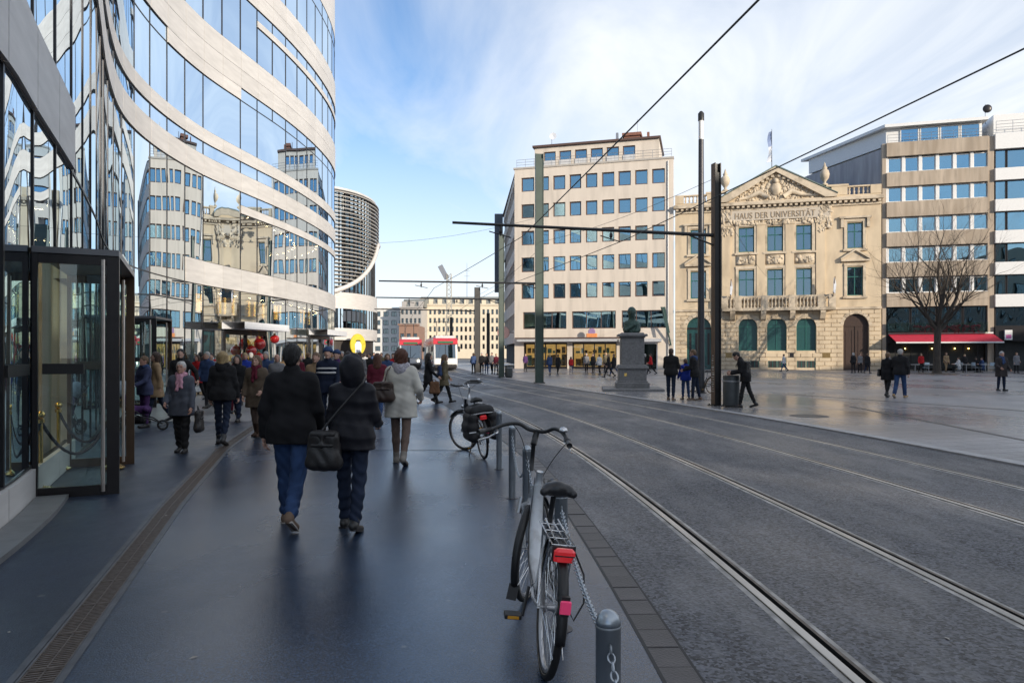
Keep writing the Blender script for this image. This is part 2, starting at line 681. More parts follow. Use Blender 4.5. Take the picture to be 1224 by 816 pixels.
# transverse joints in the pavement: thin recess-dark mastic strips
for y in (11.9,):
    jb = MB()
    jb.box(drainX(y) + 0.12, gutX(y) - 0.22, y, y + 0.018, 0.0, 0.003)
    jb.build('pavement_joint', M_GUTTER, kind='structure')

# gutter of single stones between pavement and road
gut = MB()
gut.add(*(lambda V: (V, [(i * 2, i * 2 + 1, i * 2 + 3, i * 2 + 2) for i in range(len(V) // 2 - 1)]))([p for Y in YS if -20 <= Y <= 130 for p in ((gutX(Y) - 0.2, Y, -0.024), (gutX(Y), Y, -0.024))]))
gutter = gut.build('gutter', mat('gutter_joint', (0.13, 0.125, 0.12), 0.7, var=.2), kind='structure')
for o_, n_ in ((0.0, 'gutter_edge'), (-0.205, 'gutter_edge')):
    strip(n_, lambda Y: gutX(Y) + o_ - 0.004, lambda Y: gutX(Y) + o_ + 0.016, -0.012 if o_ == 0 else 0.002, M_BLACK, y0=-20, y1=60)
gs = [MB().bbox(-0.096, 0.096, -0.121, 0.121, -0.022, 0.0, 0.004).mesh('gutter_stone', M_GUTTER) for _ in range(1)]
y = 1.8
k = 0
while y < 60 and k < 260:
    dx = gutX(y + 0.1) - gutX(y - 0.1)
    inst('gutter_stone', gs[0], gutter, (gutX(y) - 0.1, y, random.uniform(-0.006, 0.001)), -math.atan2(dx, 0.2))
    y += 0.25
    k += 1

# drain: frame rails and grates
dr = MB()
V = []
for Y in [y_ for y_ in YS if -4 <= y_ <= 26]:
    V += [(drainX(Y) - 0.105, Y, -0.055), (drainX(Y) + 0.105, Y, -0.055)]
dr.add(V, [(i * 2, i * 2 + 1, i * 2 + 3, i * 2 + 2) for i in range(len(V) // 2 - 1)])
drain = dr.build('drain_channel', M_BLACK, kind='structure')
fr = MB()
for s in (-1, 1):
    fr.tube([(drainX(Y) + s * 0.097, Y, -0.003) for Y in YS if -4 <= Y <= 26], 0.006, 4)
    V = []
    for Y in [y_ for y_ in YS if -4 <= y_ <= 26]:
        V += [(drainX(Y) + s * 0.103, Y, 0.003), (drainX(Y) + s * 0.145, Y, 0.003)]
    fr.add(V, [(i * 2, i * 2 + 1, i * 2 + 3, i * 2 + 2)[::s] for i in range(len(V) // 2 - 1)])
fr.build('edge_rail', mat('galvanised', (0.085, 0.09, 0.10), 0.5, 0.1, var=0.3, scale=8), drain)
gr = MB()
for i in range(18):
    yy = -0.235 + i * 0.0275
    gr.box(-0.085, 0.085, yy, yy + 0.014, -0.028, -0.006)
for xx in (-0.087, -0.004, 0.079):
    gr.box(xx, xx + 0.008, -0.245, 0.245, -0.03, -0.004)
gr.box(-0.087, 0.087, -0.247, -0.238, -0.03, -0.004)
gr.box(-0.087, 0.087, 0.238, 0.247, -0.03, -0.004)
gm = gr.mesh('grate', mat('rusty_iron', (0.13, 0.105, 0.09), 0.5, 0.4, var=0.35, scale=25))
y = 1.5
while y < 22:
    sl = (drainX(y + 0.05) - drainX(y - 0.05)) / 0.1
    inst('grate', gm, drain, (drainX(y), y, 0), -math.atan(sl))
    y += 0.5 * math.cos(math.atan(sl))


# grooved tram rails
def rail(x0):
    r = MB()
    yy = [Y for Y in YS if Y <= 120]
    # cross-section: mastic | head | groove floor | lip | mastic
    prof = [(-0.085, -0.015), (-0.040, -0.015), (-0.040, -0.008), (-0.038, -0.004), (0.016, -0.004), (0.020, -0.010), (0.022, -0.045), (0.058, -0.045), (0.060, -0.010), (0.082, -0.009), (0.083, -0.014), (0.120, -0.015)]
    sgn = 1
    for Y in yy:
        for (u, z) in prof:
            r.v.append((x0 + bend(Y) + sgn * u, Y, z))
    n = len(prof)
    mid = [2, 1, 0, 0, 0, 3, 3, 3, 1, 1, 2]
    for i in range(len(yy) - 1):
        for j in range(n - 1):
            r.f.append((i * n + j, i * n + j + 1, (i + 1) * n + j + 1, (i + 1) * n + j))
            r.mi.append(mid[j])
    r.build('tram_rail', [M_STEEL, M_RUST, M_JOINT, M_BLACK], kind='structure')


for x0 in (1.83, 3.27, 5.27, 6.71):
    rail(x0)

# slot drains and a manhole in the plaza
for pts in (((942, 471), (1224, 491), 0.10), ((1018, 486), (1224, 526), 0.07)):
    a, c = G(*pts[0]), G(*pts[1])
    a, c = Vector((a[0], a[1], 0)), Vector((c[0], c[1], 0))
    d = (c - a).normalized()
    s = Vector((-d.y, d.x, 0)) * pts[2]
    e = c + d * 6
    MB().add([a - s, e - s, e + s, a + s, a - s + Vector((0, 0, .004)), e - s + Vector((0, 0, .004)), e + s + Vector((0, 0, .004)), a + s + Vector((0, 0, .004))],
             [(4, 5, 6, 7), (0, 1, 5, 4), (2, 3, 7, 6), (1, 2, 6, 5), (3, 0, 4, 7)]).build('slot_drain', M_IRON, kind='structure')
p = G(967, 497)
mh = thing('manhole_cover', 'round dark iron manhole cover set in the wet plaza paving', 'manhole cover', (p[0], p[1], 0))
MB().lathe([(0.42, 0.0), (0.42, 0.006), (0.36, 0.008), (0.36, 0.004), (0.0, 0.004)], n=28).build('cover', M_IRON, mh)
MB().lathe([(0.50, 0.0), (0.50, 0.005), (0.43, 0.005), (0.43, 0.0)], n=28).build('surround', M_GUTTER, mh)

# ------------------------------------------------------------------ the curved glass store on the left
CP = np.array([(-6.5, -12), (-5.0, -7), (-4.0, -2), (-3.75, 1.5), (-4.02, 4.2), (-4.8, 6.5), (-5.5, 8.0), (-6.8, 10.8), (-8.5, 14.2), (-10.5, 18), (-11.9, 21.3), (-12.5, 24.5), (-12.55, 28), (-12.1, 31.3), (-11.55, 35), (-11.25, 39), (-11.3, 43), (-11.85, 46.5), (-13.2, 49.8), (-15.8, 52.8), (-19.5, 54.5), (-25, 55.5)], float)


def catmull(P, n=40):
    out = []
    for i in range(1, len(P) - 2):
        p0, p1, p2, p3 = P[i - 1], P[i], P[i + 1], P[i + 2]
        for k in range(n):
            t = k / n
            out.append(0.5 * (2 * p1 + (p2 - p0) * t + (2 * p0 - 5 * p1 + 4 * p2 - p3) * t * t + (3 * p1 - p0 - 3 * p2 + p3) * t ** 3))
    out.append(P[-2])
    return np.array(out)


KP = catmull(CP)
for _ in range(3):   # smooth the line a little
    Q = KP.copy()
    for w in range(30):
        Q[1:-1] = 0.25 * Q[:-2] + 0.5 * Q[1:-1] + 0.25 * Q[2:]
    KP = Q
KS = np.concatenate([[0], np.cumsum(np.hypot(*np.diff(KP, axis=0).T))])
KT = np.gradient(KP, KS, axis=0)
KT /= np.hypot(KT[:, 0], KT[:, 1])[:, None]


def kpos(s, off=0.0):
    """point on the front line at arc length s, moved outwards (to the street) by off"""
    x, y = np.interp(s, KS, KP[:, 0]), np.interp(s, KS, KP[:, 1])
    tx, ty = np.interp(s, KS, KT[:, 0]), np.interp(s, KS, KT[:, 1])
    return x + ty * off, y - tx * off


def s_at(Y):
    i = np.argmin(abs(KP[:, 1] - Y) + (KP[:, 0] < -14) * 99)
    return KS[i]


M_CLAD = mat('travertine_cladding', (0.61, 0.595, 0.58), 0.5, orand=0.055, var=0.10, scale=1.1, stretch=(1, 1, 6), bump=0.06, bscale=14, detail=7)
M_PANE = glass_mat('shop_glass', ior=2.1, tint=(0.74, 0.86, 0.84), wave=0.05, wscale=0.3, base=0.05, gain=1.25, refl=(0.80, 0.91, 1.0))
M_PANE3 = glass_mat('clear_shop_glass', ior=1.62, tint=(0.82, 0.90, 0.87), refl=(0.8, 0.9, 1.0), wave=0.02, wscale=0.5, base=0.0, gain=0.95)
M_PANE4 = glass_mat('display_glass', ior=1.9, tint=(0.78, 0.88, 0.86), refl=(0.8, 0.91, 1.0), wave=0.02, wscale=0.4, base=0.04, gain=1.1)
M_PANE2 = glass_mat('upper_glass', ior=2.3, tint=(0.58, 0.69, 0.73), refl=(0.62, 0.77, 0.93), wave=0.02, wscale=0.35, base=0.10, gain=1.15)
M_FRAME = mat('dark_aluminium', (0.028, 0.026, 0.028), 0.35, 0.5, var=0.15)
M_GAP = mat('dark_backing', (0.02, 0.02, 0.02), 0.9)
M_INT = mat('interior_wall', (0.36, 0.31, 0.25), 0.8, var=0.25, scale=0.5, stretch=(1, 1, 0.3))
M_SLAB = mat('interior_slab', (0.30, 0.28, 0.26), 0.7)
M_INTFLOOR = mat('interior_stone_floor', (0.28, 0.26, 0.24), 0.3, var=0.1, scale=1)
M_LAMP = mat('warm_lamp', (0.9, 0.7, 0.3), 0.5, emit=(1.0, 0.62, 0.16), estr=7.0)
M_SHELF = mat('lit_shelf', (0.8, 0.6, 0.15), 0.5, emit=(1.0, 0.60, 0.05), estr=2.0)
M_BLIND = mat('pale_blind', (0.62, 0.66, 0.68), 0.8, var=0.1, scale=2)

store = thing('curved_store', 'long curved department store of pale stone bands and mirrored glass along the left pavement', 'building', (0, 0, 0))


def wallpatch(mb, s0, s1, z0, z1, off, n=3, thick=0.0):
    """curved patch of the front line; with thickness it is a closed panel"""
    ss = [s0 + (s1 - s0) * i / n for i in range(n + 1)]
    V = []
    for s in ss:
        x, y = kpos(s, off)
        V += [(x, y, z0), (x, y, z1)]
        if thick:
            x, y = kpos(s, off - thick)
            V += [(x, y, z0), (x, y, z1)]
    st = 4 if thick else 2
    F = []
    for i in range(n):
        k, q = i * st, (i + 1) * st
        F.append((k, k + 1, q + 1, q))
        if thick:
            F.append((k + 1, k + 3, q + 3, q + 1))
            F.append((k, q, q + 2, k + 2))
    if thick:
        F.append((0, 2, 3, 1))
        k = n * st
        F.append((k, k + 1, k + 3, k + 2))
    mb.add(V, F)


def ring_curve(mb, s0, s1, z0, z1, off0, off1, n):
    ss = np.linspace(s0, s1, n + 1)
    V, F = [], []
    for s in ss:
        a, c = kpos(s, off0), kpos(s, off1)
        V += [(*a, z0), (*a, z1), (*c, z0), (*c, z1)]
    for i in range(n):
        k, q = 4 * i, 4 * i + 4
        F += [(k, k + 1, q + 1, q), (k + 2, q + 2, q + 3, k + 3), (k + 1, k + 3, q + 3, q + 1), (k, q, q + 2, k + 2)]
    mb.add(V, F)




def s_px(px_, off=0.0, y0=24):
    """arc length where the front, moved out by off, passes under a picture column (bearing)"""
    best, bs = 1e9, 0
    for s in np.arange(s_at(y0), s_at(48), 0.05):
        x, y = kpos(s, off)
        e = abs((px_ - 612) / 830 - x / y)
        if e < best:
            best, bs = e, s
    return bs


MOD = 1.45
S0 = s_at(1.0)
NM = int((s_at(49) + 9 - S0) / MOD)
sA_end = s_at(10.7)
sA_on = s_at(26.6)
s_px290 = s_at(31.2)
s_door0, s_door1 = s_at(7.9), s_at(10.2)


def panel(i0, i1, z0, z1, off=0.035):
    mb = MB()
    wallpatch(mb, S0 + i0 * MOD + 0.011, S0 + i1 * MOD - 0.011, z0 + 0.008, z1 - 0.008, off, 4, 0.06)
    mb.build('cladding_panel', M_CLAD, store, smooth=True)


def pane(i0, i1, z0, z1, m, fr=0.02, n=6):
    mb = MB()
    a, c = S0 + i0 * MOD, S0 + i1 * MOD
    wallpatch(mb, a + 0.005, c - 0.005, z0 + 0.005, z1 - 0.005, -0.02, n)
    mb.m = 1
    for q in (a + 0.004, c - 0.004 - fr):
        wallpatch(mb, q, q + fr, z0, z1, -0.004, 1, 0.05)
    for z in (z0, z1 - fr):
        wallpatch(mb, a + fr, c - fr, z, z + fr, -0.006, n, 0.045)
    mb.build('window', [m, M_FRAME], store, smooth=True)


def ms(i):
    return S0 + i * MOD


rnd = random.Random(3)


s_px208, s_px308 = s_at(25.6), s_at(32.8)


def strip_white(i):
    return s_px208 < ms(i + .5) < s_px290


def zone(i):
    sc = ms(i + 0.5)
    return 0 if sc < sA_end else 1 if sc < sA_on else 2


for i in range(NM):
    sc = ms(i + 0.5)
    near, mid = zone(i) == 0, zone(i) == 1
    # street level
    if near:
        panel(i, i + 1, 0.0, 0.36)
    if not mid:
        panel(i, i + 1, 4.45, 5.42)
    panel(i, i + 1, 8.9, 9.72)
    panel(i, i + 1, 10.25, 10.80)
    panel(i, i + 1, 13.55, 14.36)
    panel(i, i + 1, 14.36, 15.20)
    if zone(i) == 2 and sc > s_px290:
        panel(i, i + 1, 7.93, 8.30)
    if strip_white(i):
        panel(i, i + 1, 13.0, 13.55)
    if 6 < i:
        if sc > s_px308:
            panel(i, i + 1, 16.92, 17.22)
        panel(i, i + 1, 17.75, 18.5)
        panel(i, i + 1, 18.5, 19.3)
i = 0
while i < NM:
    w = min(1 if rnd.random() < 0.68 else 2, NM - i)
    if w == 2 and zone(i) != zone(i + 1):
        w = 1
    sc = ms(i + w / 2)
    near, mid = zone(i) == 0, zone(i) == 1
    if near:
        for q in range(w):
            if not (s_door0 < ms(i + q + .5) < s_door1):
                pane(i + q, i + q + 1, 0.36, 4.45, M_PANE)
            else:
                pane(i + q, i + q + 1, 2.85, 4.45, M_PANE)
        pane(i, i + w, 5.42, 8.9, M_PANE)
    elif mid:
        for q in range(w):
            pane(i + q, i + q + 1, 0.05, 4.45, M_PANE)
            pane(i + q, i + q + 1, 4.45, 8.9, M_PANE)
    else:
        pane(i, i + w, 0.12, 4.45, M_PANE3)
        if sc > s_px290:
            pane(i, i + w, 5.42, 7.93, M_PANE3)
            pane(i, i + w, 8.30, 8.9, M_PANE2)
        else:
            pane(i, i + w, 5.42, 8.9, M_PANE4)
    pane(i, i + w, 9.72, 10.25, M_PANE2)
    pane(i, i + w, 10.80, 13.0, M_PANE2)
    for q in range(w):
        if not strip_white(i + q):
            pane(i + q, i + q + 1, 13.0, 13.55, M_PANE2)
    if i > 6:
        for q in range(w):
            if ms(i + q + .5) > s_px308:
                pane(i + q, i + q + 1, 15.20, 16.92, M_PANE2, 0.03)
                pane(i + q, i + q + 1, 17.22, 17.75, M_PANE2)
            else:
                pane(i + q, i + q + 1, 15.20, 17.75, M_PANE2, 0.03)
            pane(i + q, i + q + 1, 19.3, 21.6, M_PANE2, 0.03)
        pane(i, i + w, 21.6, 22.4, M_PANE2)
    i += w
# backing behind the joints, slabs, inner walls, top storey
bk = MB()
sE = ms(NM)
for a, c, z0, z1 in ((S0, sA_end, 4.45, 5.42), (sA_on, sE, 4.45, 5.42), (S0, sE, 8.9, 9.72), (S0, sE, 10.25, 10.8), (S0, sE, 13.55, 15.2), (s_px290, sE, 7.93, 8.3), (ms(7), sE, 17.75, 19.3), (s_px308, sE, 16.92, 17.22), (s_px208, s_px290, 13.0, 13.55), (S0, sA_end, 0.0, 0.36)):
    ring_curve(bk, a, c, z0 + 0.02, z1 - 0.02, -0.03, -0.12, int((c - a) / 0.5) + 2)
bk.build('band_backing', M_GAP, store)
top = MB()
ring_curve(top, ms(7), sE, 22.4, 26.5, 0.0, -0.6, 80)
top.build('attic_band', M_CLAD, store, smooth=True)
# what passes out of the picture overhead and behind the camera
rest = MB()
ring_curve(rest, KS[0], S0, 0.0, 15.2, 0.0, -0.4, 24)
ring_curve(rest, KS[0], ms(7), 15.2, 26.5, -0.01, -0.5, 24)
ring_curve(rest, sE, KS[-1], 0.0, 26.5, 0.0, -0.4, 10)
rest.build('outer_wall', M_CLAD, store, smooth=True)
sl = MB()
for z0, z1, d in ((4.55, 5.35, 7), (8.95, 10.75, 9), (13.6, 15.15, 9), (17.6, 19.9, 9), (22.5, 26.3, 12)):
    a = S0 + 0.1 if z0 > 5 else sA_on
    ring_curve(sl, a, sE - 0.1, z0, z1, -0.14, -d, 80)
ring_curve(sl, S0 + 0.1, sA_end, 4.55, 5.35, -0.14, -4, 30)
sl.build('floor_slab', M_SLAB, store)
iw = MB()
ring_curve(iw, S0 + 0.1, sE - 0.1, 0.0, 22.5, -5.0, -5.3, 80)
iw.build('inner_wall', M_INT, store, smooth=True)
fl = MB()
ring_curve(fl, S0 + 0.1, sE - 0.1, 0.0, 0.02, -0.13, -5.0, 80)
fl.build('inner_floor', M_INTFLOOR, store)
for s, z0, z1 in ((S0 + 0.05, 0, 26), (sE - 0.05, 0, 26)):
    pass
# partitions, blinds and lit niches behind the glass
pb = MB()
for k in range(26):
    s = ms(3) + (sE - ms(3) - 2) * k / 26 + rnd.uniform(-.4, .4)
    for z0, z1 in ((10.8, 13.0), (15.2, 17.5), (19.3, 21.6)):
        if rnd.random() < 0.6:
            wallpatch(pb, s, s + rnd.uniform(0.7, 1.6), z0, z1, -0.5 - rnd.random() * .4, 3)
pb.build('blind', M_BLIND, store)
M_COVE = mat('lit_cove', (0.7, 0.5, 0.28), 0.6, var=0.3, scale=3, emit=(1.0, 0.58, 0.20), estr=0.75)
for pa, pb in ((234, 243), (258, 283), (293, 319), (327, 337), (357, 372)):
    c_ = MB()
    wallpatch(c_, s_px(pa, -1.3), s_px(pb, -1.3), 3.45, 4.28, -1.3, 3, 0.05)
    co = c_.build('lit_cove', M_COVE, store)
    st_ = MB()
    for q in (0.2, 0.45, 0.85):
        s = s_px(pa + (pb - pa) * q, -1.25)
        wallpatch(st_, s, s + 0.10, 3.5, 4.25, -1.25, 1, 0.03)
    st_.build('lamp_streak', M_LAMP, co)
sh = MB()
for pa, pb, zs in ((263, 283, (1.3, 2.15)), (293, 317, (1.3, 2.15)), (384, 390, (1.2, 2.0))):
    for z in zs:
        wallpatch(sh, s_px(pa, -2.0), s_px(pb, -2.0), z, z + 0.30, -2.0, 4, 0.04)
sh.build('lit_shelf', M_SHELF, store)
sp = MB()
for z in (4.40, 8.86):
    for s in np.arange(S0 + 1, sE - 2, 1.3):
        for off in (-1.2, -2.6):
            if off < -2 and z < 5 and s > sA_on:
                continue
            x, y = kpos(s, off)
            if z < 5 and sA_end < s < sA_on:
                continue
            sp.lathe([(0.0, z - 0.03), (0.07, z - 0.03), (0.07, z)], (x, y, 0), 8)
sp.build('downlight', mat('downlight', (1, .8, .5), 0.5, emit=(1.0, 0.72, 0.38), estr=40.0), store)

# shop entrances on the far curve
M_WHITE = mat('white_metal', (0.74, 0.76, 0.80), 0.4, var=0.05)
for pxc, w in ((306, 4.0), (393, 4.6)):
    s = s_px(pxc, 0.5)
    cpy = MB()
    ring_curve(cpy, s - w / 2, s + w / 2, 2.72, 3.02, 1.1, 0.06, 6)
    x0, y0 = kpos(s - w / 2, 0)
    cpy.build('entrance_canopy', M_WHITE, store)
    d = MB()
    for q in (-w / 2 + 0.2, -0.05, w / 2 - 0.3):
        wallpatch(d, s + q, s + q + 0.12, 0.0, 2.72, 0.05, 1, 0.14)
    wallpatch(d, s - w / 2 + 0.3, s + w / 2 - 0.2, 2.5, 2.72, 0.045, 4, 0.12)
    d.build('entrance_frame', M_FRAME, store)

# Christmas balls hung in the display, and figures in the windows
M_RED = mat('red_gloss', (0.55, 0.02, 0.02), 0.12, var=0.1, coat=1.0)
M_GOLD = mat('gold_gloss', (0.65, 0.40, 0.08), 0.25, 0.8)
for n, (px_, py_, Y, r) in enumerate(((310, 411, 30.4, .27), (300, 419, 30.8, .24), (309, 428, 30.2, .26), (328, 405, 33.5, .22))):
    dd = 0.75
    s = s_px(px_, 0.35)
    x, y = kpos(s, 0.35)
    z = EYE + (423 - py_) / 830 * y
    t = thing('christmas_ball', ['upper red giant Christmas ball hanging in front of the lit shop door', 'orange red giant Christmas ball hanging left of the shop door', 'lowest red giant Christmas ball hanging in the shop doorway', 'single red giant Christmas ball hanging right of the entrance canopy', 'red giant Christmas ball hanging low by the shop window left of the entrance'][n], 'Christmas ball', (x, y, z))
    MB().ball((0, 0, 0), r, 20, 14).build('ball', M_RED, t, smooth='all')
    MB().lathe([(0.05, r - 0.01), (0.05, r + 0.05), (0.0, r + 0.05)], n=10).build('cap', M_GOLD, t)
    MB().tube([(0, 0, r + 0.04), (0, 0, max(0.3, 2.75 - z))], 0.006, 5).build('cord', M_GOLD, t)


def mannequin(x, y, z, rz, label, m):
    t = thing('mannequin', label, 'mannequin', (x, y, z), rz)
    bm = MB()
    bm.lathe([(0.0, 0.0), (0.2, 0.0), (0.2, 0.02), (0.02, 0.03), (0.02, 0.05)], n=14)
    bm.build('stand', M_FRAME, t)
    b2 = MB()
    for sx in (-1, 1):
        b2.tube([(sx * 0.08, 0, 0.05), (sx * 0.09, 0.01, 0.45), (sx * 0.10, 0, 0.85)], [0.045, 0.06, 0.085], 10)
        b2.tube([(sx * 0.18, 0, 1.38), (sx * 0.25, 0.02, 1.1), (sx * 0.24, 0.14, 0.9)], [0.05, 0.042, 0.03], 8)
    b2.lathe([(0.0, 0.8), (0.17, 0.84), (0.17, 0.95), (0.125, 1.12), (0.18, 1.34), (0.12, 1.44), (0.05, 1.48), (0.05, 1.54), (0.0, 1.56)], n=14)
    b2.build('dress', m, t, smooth='all')
    MB().ball((0, 0, 1.64), 0.1, 12, 9, (0.85, 1, 1.2)).build('head', M_WHITE, t, smooth='all')


x, y = kpos(s_at(36.8), -1.2)
mannequin(x, y, 5.36, 0.4, 'dark dressed shop mannequin standing in the first floor window of the store', mat('mannequin_dark', (0.03, 0.03, 0.03), 0.7))
x, y = kpos(s_at(28.8), -0.9)
mannequin(x, y, 0.02, 1.2, 'shop mannequin in a dark dress standing left of the lit ground floor shelves', mat('mannequin_dark', (0.03, 0.03, 0.03), 0.7))
x, y = kpos(s_at(27.8), -0.9)
mannequin(x, y, 0.02, 1.9, 'shop mannequin in a red dress standing by the left edge of the ground floor display', M_RED)
t = thing('ornament_bunch', 'bunch of red and gold Christmas ornaments hanging in the first floor store window', 'ornaments', (*kpos(s_at(30.3), -1.5), 7.6))
ob_r, ob_g = MB(), MB()
for k in range(26):
    a = rnd.uniform(0, 6.28)
    rr = rnd.uniform(0.1, 0.85)
    (ob_r if rnd.random() < 0.6 else ob_g).ball((rr * math.cos(a), rr * math.sin(a), rnd.uniform(-0.55, 0.4)), rnd.uniform(0.09, 0.17), 8, 6)
ob_r.build('red_ornaments', M_RED, t, smooth='all')
ob_g.build('gold_ornaments', M_GOLD, t, smooth='all')
MB().tube([(0, 0, 0.3), (0, 0, 1.3)], 0.02, 6).build('cord', M_FRAME, t)

# ------------------------------------------------------------------ glazed porches in front of the store
M_BRASS = mat('brass', (0.62, 0.42, 0.14), 0.22, 0.95, var=0.1)
M_BROWN = mat('bronze_anodised', (0.10, 0.065, 0.045), 0.35, 0.6, var=0.1)
M_CLEAR = glass_mat('porch_glass', ior=1.5, tint=(0.86, 0.94, 0.92), base=0.01, gain=1.0)


def porch(sa, sb, depth, h, label, pier=True):
    a0, a1 = Vector((*kpos(sa, 0), 0)), Vector((*kpos(sa, depth), 0))
    b0, b1 = Vector((*kpos(sb, 0), 0)), Vector((*kpos(sb, depth), 0))
    o = a0.copy()
    t = thing('entrance_porch', label, 'porch', o)
    a0, a1, b0, b1 = a0 - o, a1 - o, b0 - o, b1 - o

    def bar(mb, p, q, z0, z1, w):
        d = (q - p).normalized()
        n_ = Vector((-d.y, d.x, 0)) * w / 2
        V = [(p - n_).to_tuple()[:2], (q - n_).to_tuple()[:2], (q + n_).to_tuple()[:2], (p + n_).to_tuple()[:2]]
        mb.prism(V, z1 - z0, 'z', z0)
    for p, q, m, wd in ((a0, a1, M_FRAME, 0.13), (b0, b1, M_BROWN, 0.11)):
        d = (q - p).normalized()
        s_ = MB()
        bar(s_, q - d * wd, q, 0.0, h, 0.07)
        bar(s_, p, p + d * 0.05, 0.0, h, 0.07)
        bar(s_, p + d * 0.051, q - d * (wd + .001), 0.0, 0.12, 0.066)
        bar(s_, p + d * 0.051, q - d * (wd + .001), h - 0.11, h, 0.066)
        s_.build('door_frame', m, t)
        g = MB()
        bar(g, p + d * 0.05, q - d * wd, 0.12, h - 0.11, 0.014)
        g.build('pane', M_CLEAR, t)
        c = MB()
        bar(c, p + d * 0.10, p + d * 0.50, 1.42, 1.54, 0.12)
        c.build('push_bar', M_BLACK, t)
        side = Vector((-d.y, d.x, 0))
        nh = -side * 0.09 if side.y > 0 else side * 0.09
        hb = MB()
        hp = q - d * (wd + 0.03) + nh
        hb.tube([hp + Vector((0, 0, 0.05)), hp + Vector((0, 0, h - 0.05))], 0.022, 10)
        for z in (0.3, h - 0.3):
            hb.tube([hp + Vector((0, 0, z)), hp - nh + Vector((0, 0, z))], 0.012, 6)
        hb.build('pull_handle', mat('satin_steel', (0.55, 0.50, 0.46), 0.3, 0.9), t)
    rf = MB()
    ov = 0.06
    rf.prism([tuple((a0 - (b0 - a0).normalized() * ov)[:2]), tuple((a1 - (b1 - a1).normalized() * ov)[:2]), tuple((b1 + (b1 - a1).normalized() * ov)[:2]), tuple((b0 + (b0 - a0).normalized() * ov)[:2])], 0.07, 'z', h + 0.002)
    rf.build('porch_roof', mat('porch_roof_metal', (0.16, 0.165, 0.18), 0.35, 0.4), t)
    return t


porch(s_at(7.9), s_at(10.1), 0.86, 2.80, 'near glass entrance porch with a thick dark frame and tall steel handle')
porch(s_at(21.2), s_at(23.2), 0.9, 2.75, 'far glass entrance porch of the store in the hollow of its curved front')
ku = MB()
ring_curve(ku, S0, s_at(7.8), 0.0, 0.05, 0.36, 0.05, 18)
ku.build('plinth_step', mat('step_stone', (0.16, 0.165, 0.17), 0.5, var=0.15, bump=0.1), store)
dn = MB()
for z0, z1 in ((1.42, 1.54),):
    wallpatch(dn, s_at(6.7), s_at(7.6), z0, z1, 0.02, 3, 0.03)
dn.build('push_bar', M_BLACK, store)
# ceiling lights of the lobby behind the near entrance
for q in (8.6, 10.0, 11.4):
    lp_ = MB()
    ring_curve(lp_, s_at(q), s_at(q) + 0.9, 3.86, 3.9, -1.0, -1.35, 2)
    lp_.build('ceiling_light', mat('lobby_light', (1, .85, .6), .5, emit=(1.0, .78, .48), estr=7.0), store)
# pale pier inside the entrance
pr = MB()
x, y = kpos(s_at(10.6), -0.7)
pr.obox((x, y, 2.2), (0.75, 0.6, 4.4), 0.4)
pr.build('inner_pier', mat('pier_plaster', (0.40, 0.32, 0.24), 0.7, var=0.1, scale=2), store)

M_VELVET = mat('dark_velvet', (0.02, 0.018, 0.025), 0.85, var=0.2, scale=30)


def rope_post(x, y, label):
    t = thing('rope_post', label, 'rope post', (x, y, 0.02))
    MB().lathe([(0.16, 0.0), (0.16, 0.015), (0.11, 0.04), (0.03, 0.06), (0.028, 0.08)], n=18).build('base', M_BRASS, t, smooth=True)
    MB().tube([(0, 0, 0.05), (0, 0, 0.86)], 0.024, 12).build('post', M_BRASS, t, smooth=True)
    k = MB()
    k.lathe([(0.024, 0.80), (0.045, 0.81), (0.045, 0.85), (0.026, 0.86)], n=14)
    k.ball((0, 0, 0.905), 0.048, 14, 10)
    k.build('knob', M_BRASS, t, smooth=True)
    return Vector((x, y, 0.85))


posts = [rope_post(-5.62, 8.28, 'brass rope post nearest the street end of the glass porch'), rope_post(-6.42, 9.83, 'brass rope post in front of the beige pier behind the glass'), rope_post(-5.72, 9.95, 'brass rope post at the far frame of the glass porch'), rope_post(-5.62, 7.15, 'brass rope post behind the shop glass left of the porch'), ]


def rope(a, c, sag, label):
    pts = [a.lerp(c, i / 14) - Vector((0, 0, sag * (1 - (2 * i / 14 - 1) ** 2))) for i in range(15)]
    t = thing('velvet_rope', label, 'rope', pts[7])
    MB().tube([p - pts[7] for p in pts], 0.019, 8).build('rope', M_VELVET, t, smooth='all')
    e = MB()
    for p in (pts[0], pts[-1]):
        e.ball(p - pts[7], 0.026, 8, 6)
    e.build('end_cap', M_BRASS, t, smooth='all')


rope(posts[0], posts[2], 0.50, 'dark velvet rope sagging between the two brass posts in the glass porch')
rope(posts[1], posts[2], 0.45, 'dark velvet rope running to the post in front of the beige pier')
rope(posts[3], posts[0], 0.50, 'dark velvet rope hanging behind the shop glass left of the porch')

# ------------------------------------------------------------------ the row of buildings across the square
ALPHA = math.atan(0.264 / 0.9645)
FO = Vector((0.29, 80.0, 0.0))
FD = Vector((0.9645, -0.264, 0.0))
FN = Vector((0.264, 0.9645, 0.0))


def U(px_):
    r = (px_ - 612) / 830
    return (80 * r - 0.29) / (0.9645 + 0.264 * r)


def Zf(px_, py_):
    r = (px_ - 612) / 830
    Y = 80 - 0.264 * U(px_)
    return EYE + (423 - py_) * Y / 830


